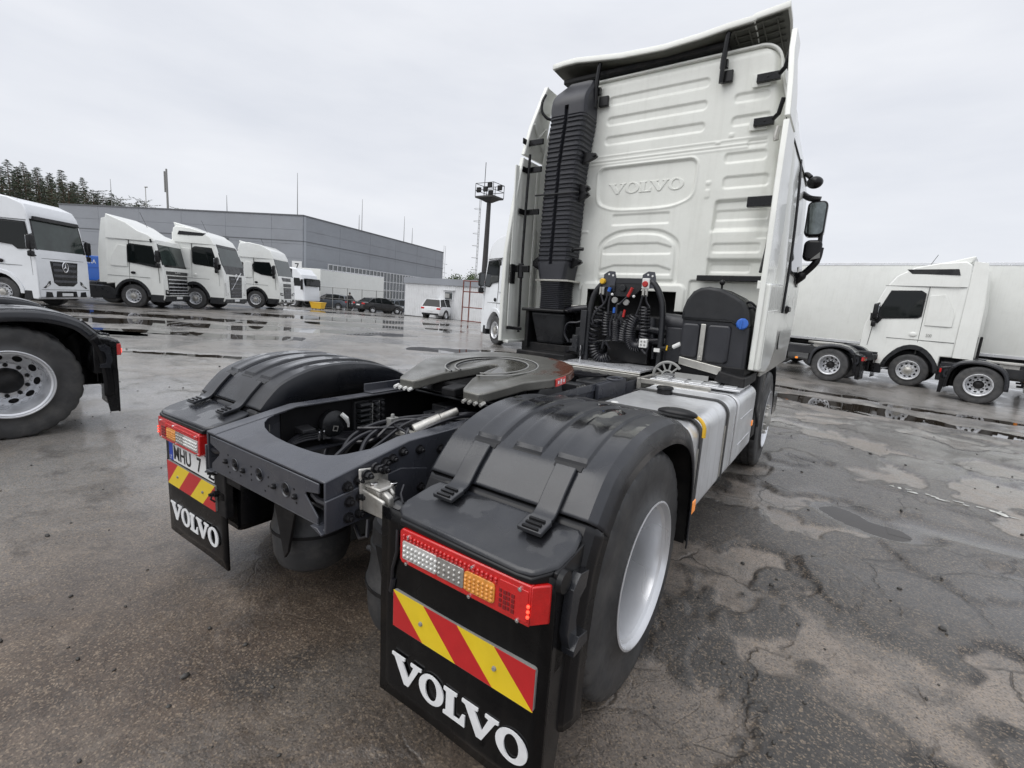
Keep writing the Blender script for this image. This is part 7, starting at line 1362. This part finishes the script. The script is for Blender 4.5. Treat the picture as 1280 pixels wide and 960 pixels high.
# ---------------------------------------------------------------- trees
lf = bpy.data.materials.new('conifer_needles'); lf.use_nodes = True; t = lf.node_tree; B = t.nodes['Principled BSDF']; B.inputs['Roughness'].default_value = .7; g_ = t.nodes.new('ShaderNodeNewGeometry'); cr = t.nodes.new('ShaderNodeValToRGB'); t.links.new(g_.outputs['Random Per Island'], cr.inputs[0]); cr.color_ramp.elements[0].color = (.018, .032, .019, 1); cr.color_ramp.elements[1].color = (.060, .088, .046, 1); t.links.new(cr.outputs[0], B.inputs['Base Color'])
lf2 = lf.copy(); lf2.name = 'shrub_leaves'; c2 = [q for q in lf2.node_tree.nodes if q.type == 'VALTORGB'][0]; c2.color_ramp.elements[0].color = (.03, .05, .018, 1); c2.color_ramp.elements[1].color = (.10, .14, .05, 1)
bark = mat('pine_bark', (.10, .065, .045), .9, var=.3, vscale=4)
def conifer(seed, pine):
    r = random.Random(seed); b = MB(); tr = MB(); tr.tube([(0, 0, 0), (.004, 0, .4), (0, .004, .75), (0, 0, .985)], [.013, .010, .005, .001], 7)
    nwh = 46 if not pine else 26
    for i in range(nwh):
        f = i / (nwh - 1); z = (.14 if not pine else .36) + (.84 if not pine else .60) * f
        ln = (.17 * (1 - f) ** .72 + .006) if not pine else (.16 * math.sin(PI * min(1, .20 + .82 * (1 - f))) ** .8 + .008)
        for k in range(5):
            a = r.uniform(0, 2 * PI); l_ = ln * r.uniform(.30, 1.25); dz = (-.22 if not pine else .25) * l_ + r.uniform(-.012, .010); dr = Vector((math.cos(a), math.sin(a), 0))
            e = dr * l_ + Vector((0, 0, z + dz)); tr.tube([Vector((0, 0, z)), e], [.0022, .0006], 3); nl = max(5, int(l_ * 135))
            for q in range(nl):
                u = (q + r.random()) / nl * 1.02; c = Vector((0, 0, z)).lerp(e, u) + Vector((r.gauss(0, .004), r.gauss(0, .004), r.gauss(-.005, .004))); s_ = r.uniform(.007, .013); sd_ = r.choice((-1, 1)) * r.uniform(.3, 1.1); ax = (dr + Vector((-dr.y, dr.x, 0)) * sd_ + Vector((0, 0, r.uniform(-.55, .15) if not pine else r.uniform(-.2, .9)))).normalized(); up = ax.orthogonal().normalized(); up.rotate(Matrix.Rotation(r.uniform(0, 6.3), 3, ax))
                b.add([c - up * s_ * .30, c + ax * s_ * .9 - up * s_ * .32, c + ax * s_ * 2.2, c + ax * s_ * .9 + up * s_ * .32], [(0, 1, 2, 3)])
    return b.mesh('crown', lf, 0, False), tr.mesh('trunk', bark, 40)
VAR = [conifer(i, i in (2, 5)) for i in range(8)]
rg = random.Random(21)
def tree(s, t, h, v, lb, grp, z=0):
    T = thing('pine_tree' if v in (2, 5) else 'spruce_tree', lb, 'tree', ST(s, t, z), rg.uniform(0, 6.2), grp)
    for nm, me in (('crown', VAR[v][0]), ('trunk', VAR[v][1])): o = inst(nm, me, T); o.scale = (h * (.9 + .25 * ((v * 37 + int(s * 10)) % 10) / 10),) * 2 + (h,)
# tops read along the tree line: (x in the photo, y of the top) turned to yard places at depth t
line = [(-14, 196, 0), (8, 198, 1), (28, 202, 0), (46, 208, 4), (62, 215, 3), (76, 212, 0), (90, 226, 1), (103, 221, 3), (116, 236, 2), (128, 243, 5), (139, 241, 4), (150, 247, 2), (160, 254, 5), (171, 252, 0), (181, 250, 2), (197, 263, 5), (226, 260, 2), (235, 267, 5), (247, 262, 0), (258, 268, 3), (265, 270, 5)]
def ray_at(x, y, t):
    m = camo.matrix_world.to_3x3(); dd = m @ Vector(((x - 640) / 592.63, (480 - y) / 592.63, -1)); return CP + dd * (t / dd.dot(FH))
TB = 'dark conifer filling the tree belt behind the skyline conifers at the left'
ORD = 'first second third fourth fifth sixth seventh eighth ninth tenth eleventh twelfth thirteenth fourteenth fifteenth sixteenth seventeenth eighteenth nineteenth twentieth last'.split()
for i, (x, y, v) in enumerate(line):
    t_ = 84 + (i * 7 % 5) * 4; q = ray_at(x, y, t_); s_ = (q - CP).dot(RH)
    tree(s_, t_, q.z + .2, v, ('%s conifer from the left along the skyline of the tree belt' if x < 190 else '%s conifer from the left, a small top over the warehouse roof') % ORD[i], 'conifers behind the warehouse')
    if x < 190:
        for k_ in range(3): q = ray_at(x + rg.uniform(-14, 14), y + rg.uniform(4, 18), t_ + 4); tree((q - CP).dot(RH), t_ + 4, q.z + .2, rg.choice((0, 1, 3, 4, 6, 7)), TB, 'conifers behind the warehouse')
        q = ray_at(x + rg.uniform(-8, 12), y + rg.uniform(14, 26), t_ - 5); tree((q - CP).dot(RH), t_ - 5, q.z + .2, (v + 2) % 8, TB, 'conifers behind the warehouse')
        q = ray_at(x + rg.uniform(-8, 12), y + rg.uniform(34, 50), t_ - 9); tree((q - CP).dot(RH), t_ - 9, q.z + .2, (v + 1) % 8, TB, 'conifers behind the warehouse')
def shrub(s, t, h, wd, lb):
    r = random.Random(int(s * 100)); T = thing('shrub', lb, 'shrub', ST(s, t), 0, 'shrubs behind the shed'); b = MB(); tr = MB()
    for k in range(9):
        a = r.uniform(0, 6.28); e = Vector((math.cos(a) * wd * r.uniform(.2, .9), math.sin(a) * wd * r.uniform(.2, .9), h * r.uniform(.6, 1))); tr.tube([(0, 0, 0), e * .5 + Vector((0, 0, .2)), e], [.05, .03, .01], 4)
        for q in range(150):
            c = e + Vector((r.gauss(0, .3), r.gauss(0, .3), r.gauss(0, .28))) * wd * .8; s_ = r.uniform(.05, .13); ax = Vector((r.uniform(-1, 1), r.uniform(-1, 1), r.uniform(-.6, 1))).normalized(); up = ax.orthogonal().normalized(); b.add([c - ax * s_, c - up * s_ * .5, c + ax * s_, c + up * s_ * .5], [(0, 1, 2, 3)])
    o = bpy.data.objects.new('crown', b.mesh('crown', lf2, 0, False)); COL.objects.link(o); o.parent = T; o = bpy.data.objects.new('trunk', tr.mesh('trunk', bark, 40)); COL.objects.link(o); o.parent = T
for s, t, h, wd, lb in ((-7.8, 54, 3.6, 1.3, 'leftmost green shrub showing above the shed roof'), (-5.6, 54, 4.0, 1.5, 'tallest green shrub above the middle of the shed roof'), (-3.2, 53, 3.8, 1.4, 'green shrub above the shed roof near the mast'), (-1.4, 50, 3.6, 1.3, 'green shrub above the shed roof behind the pipe frame')): shrub(s, t, h, wd, lb)
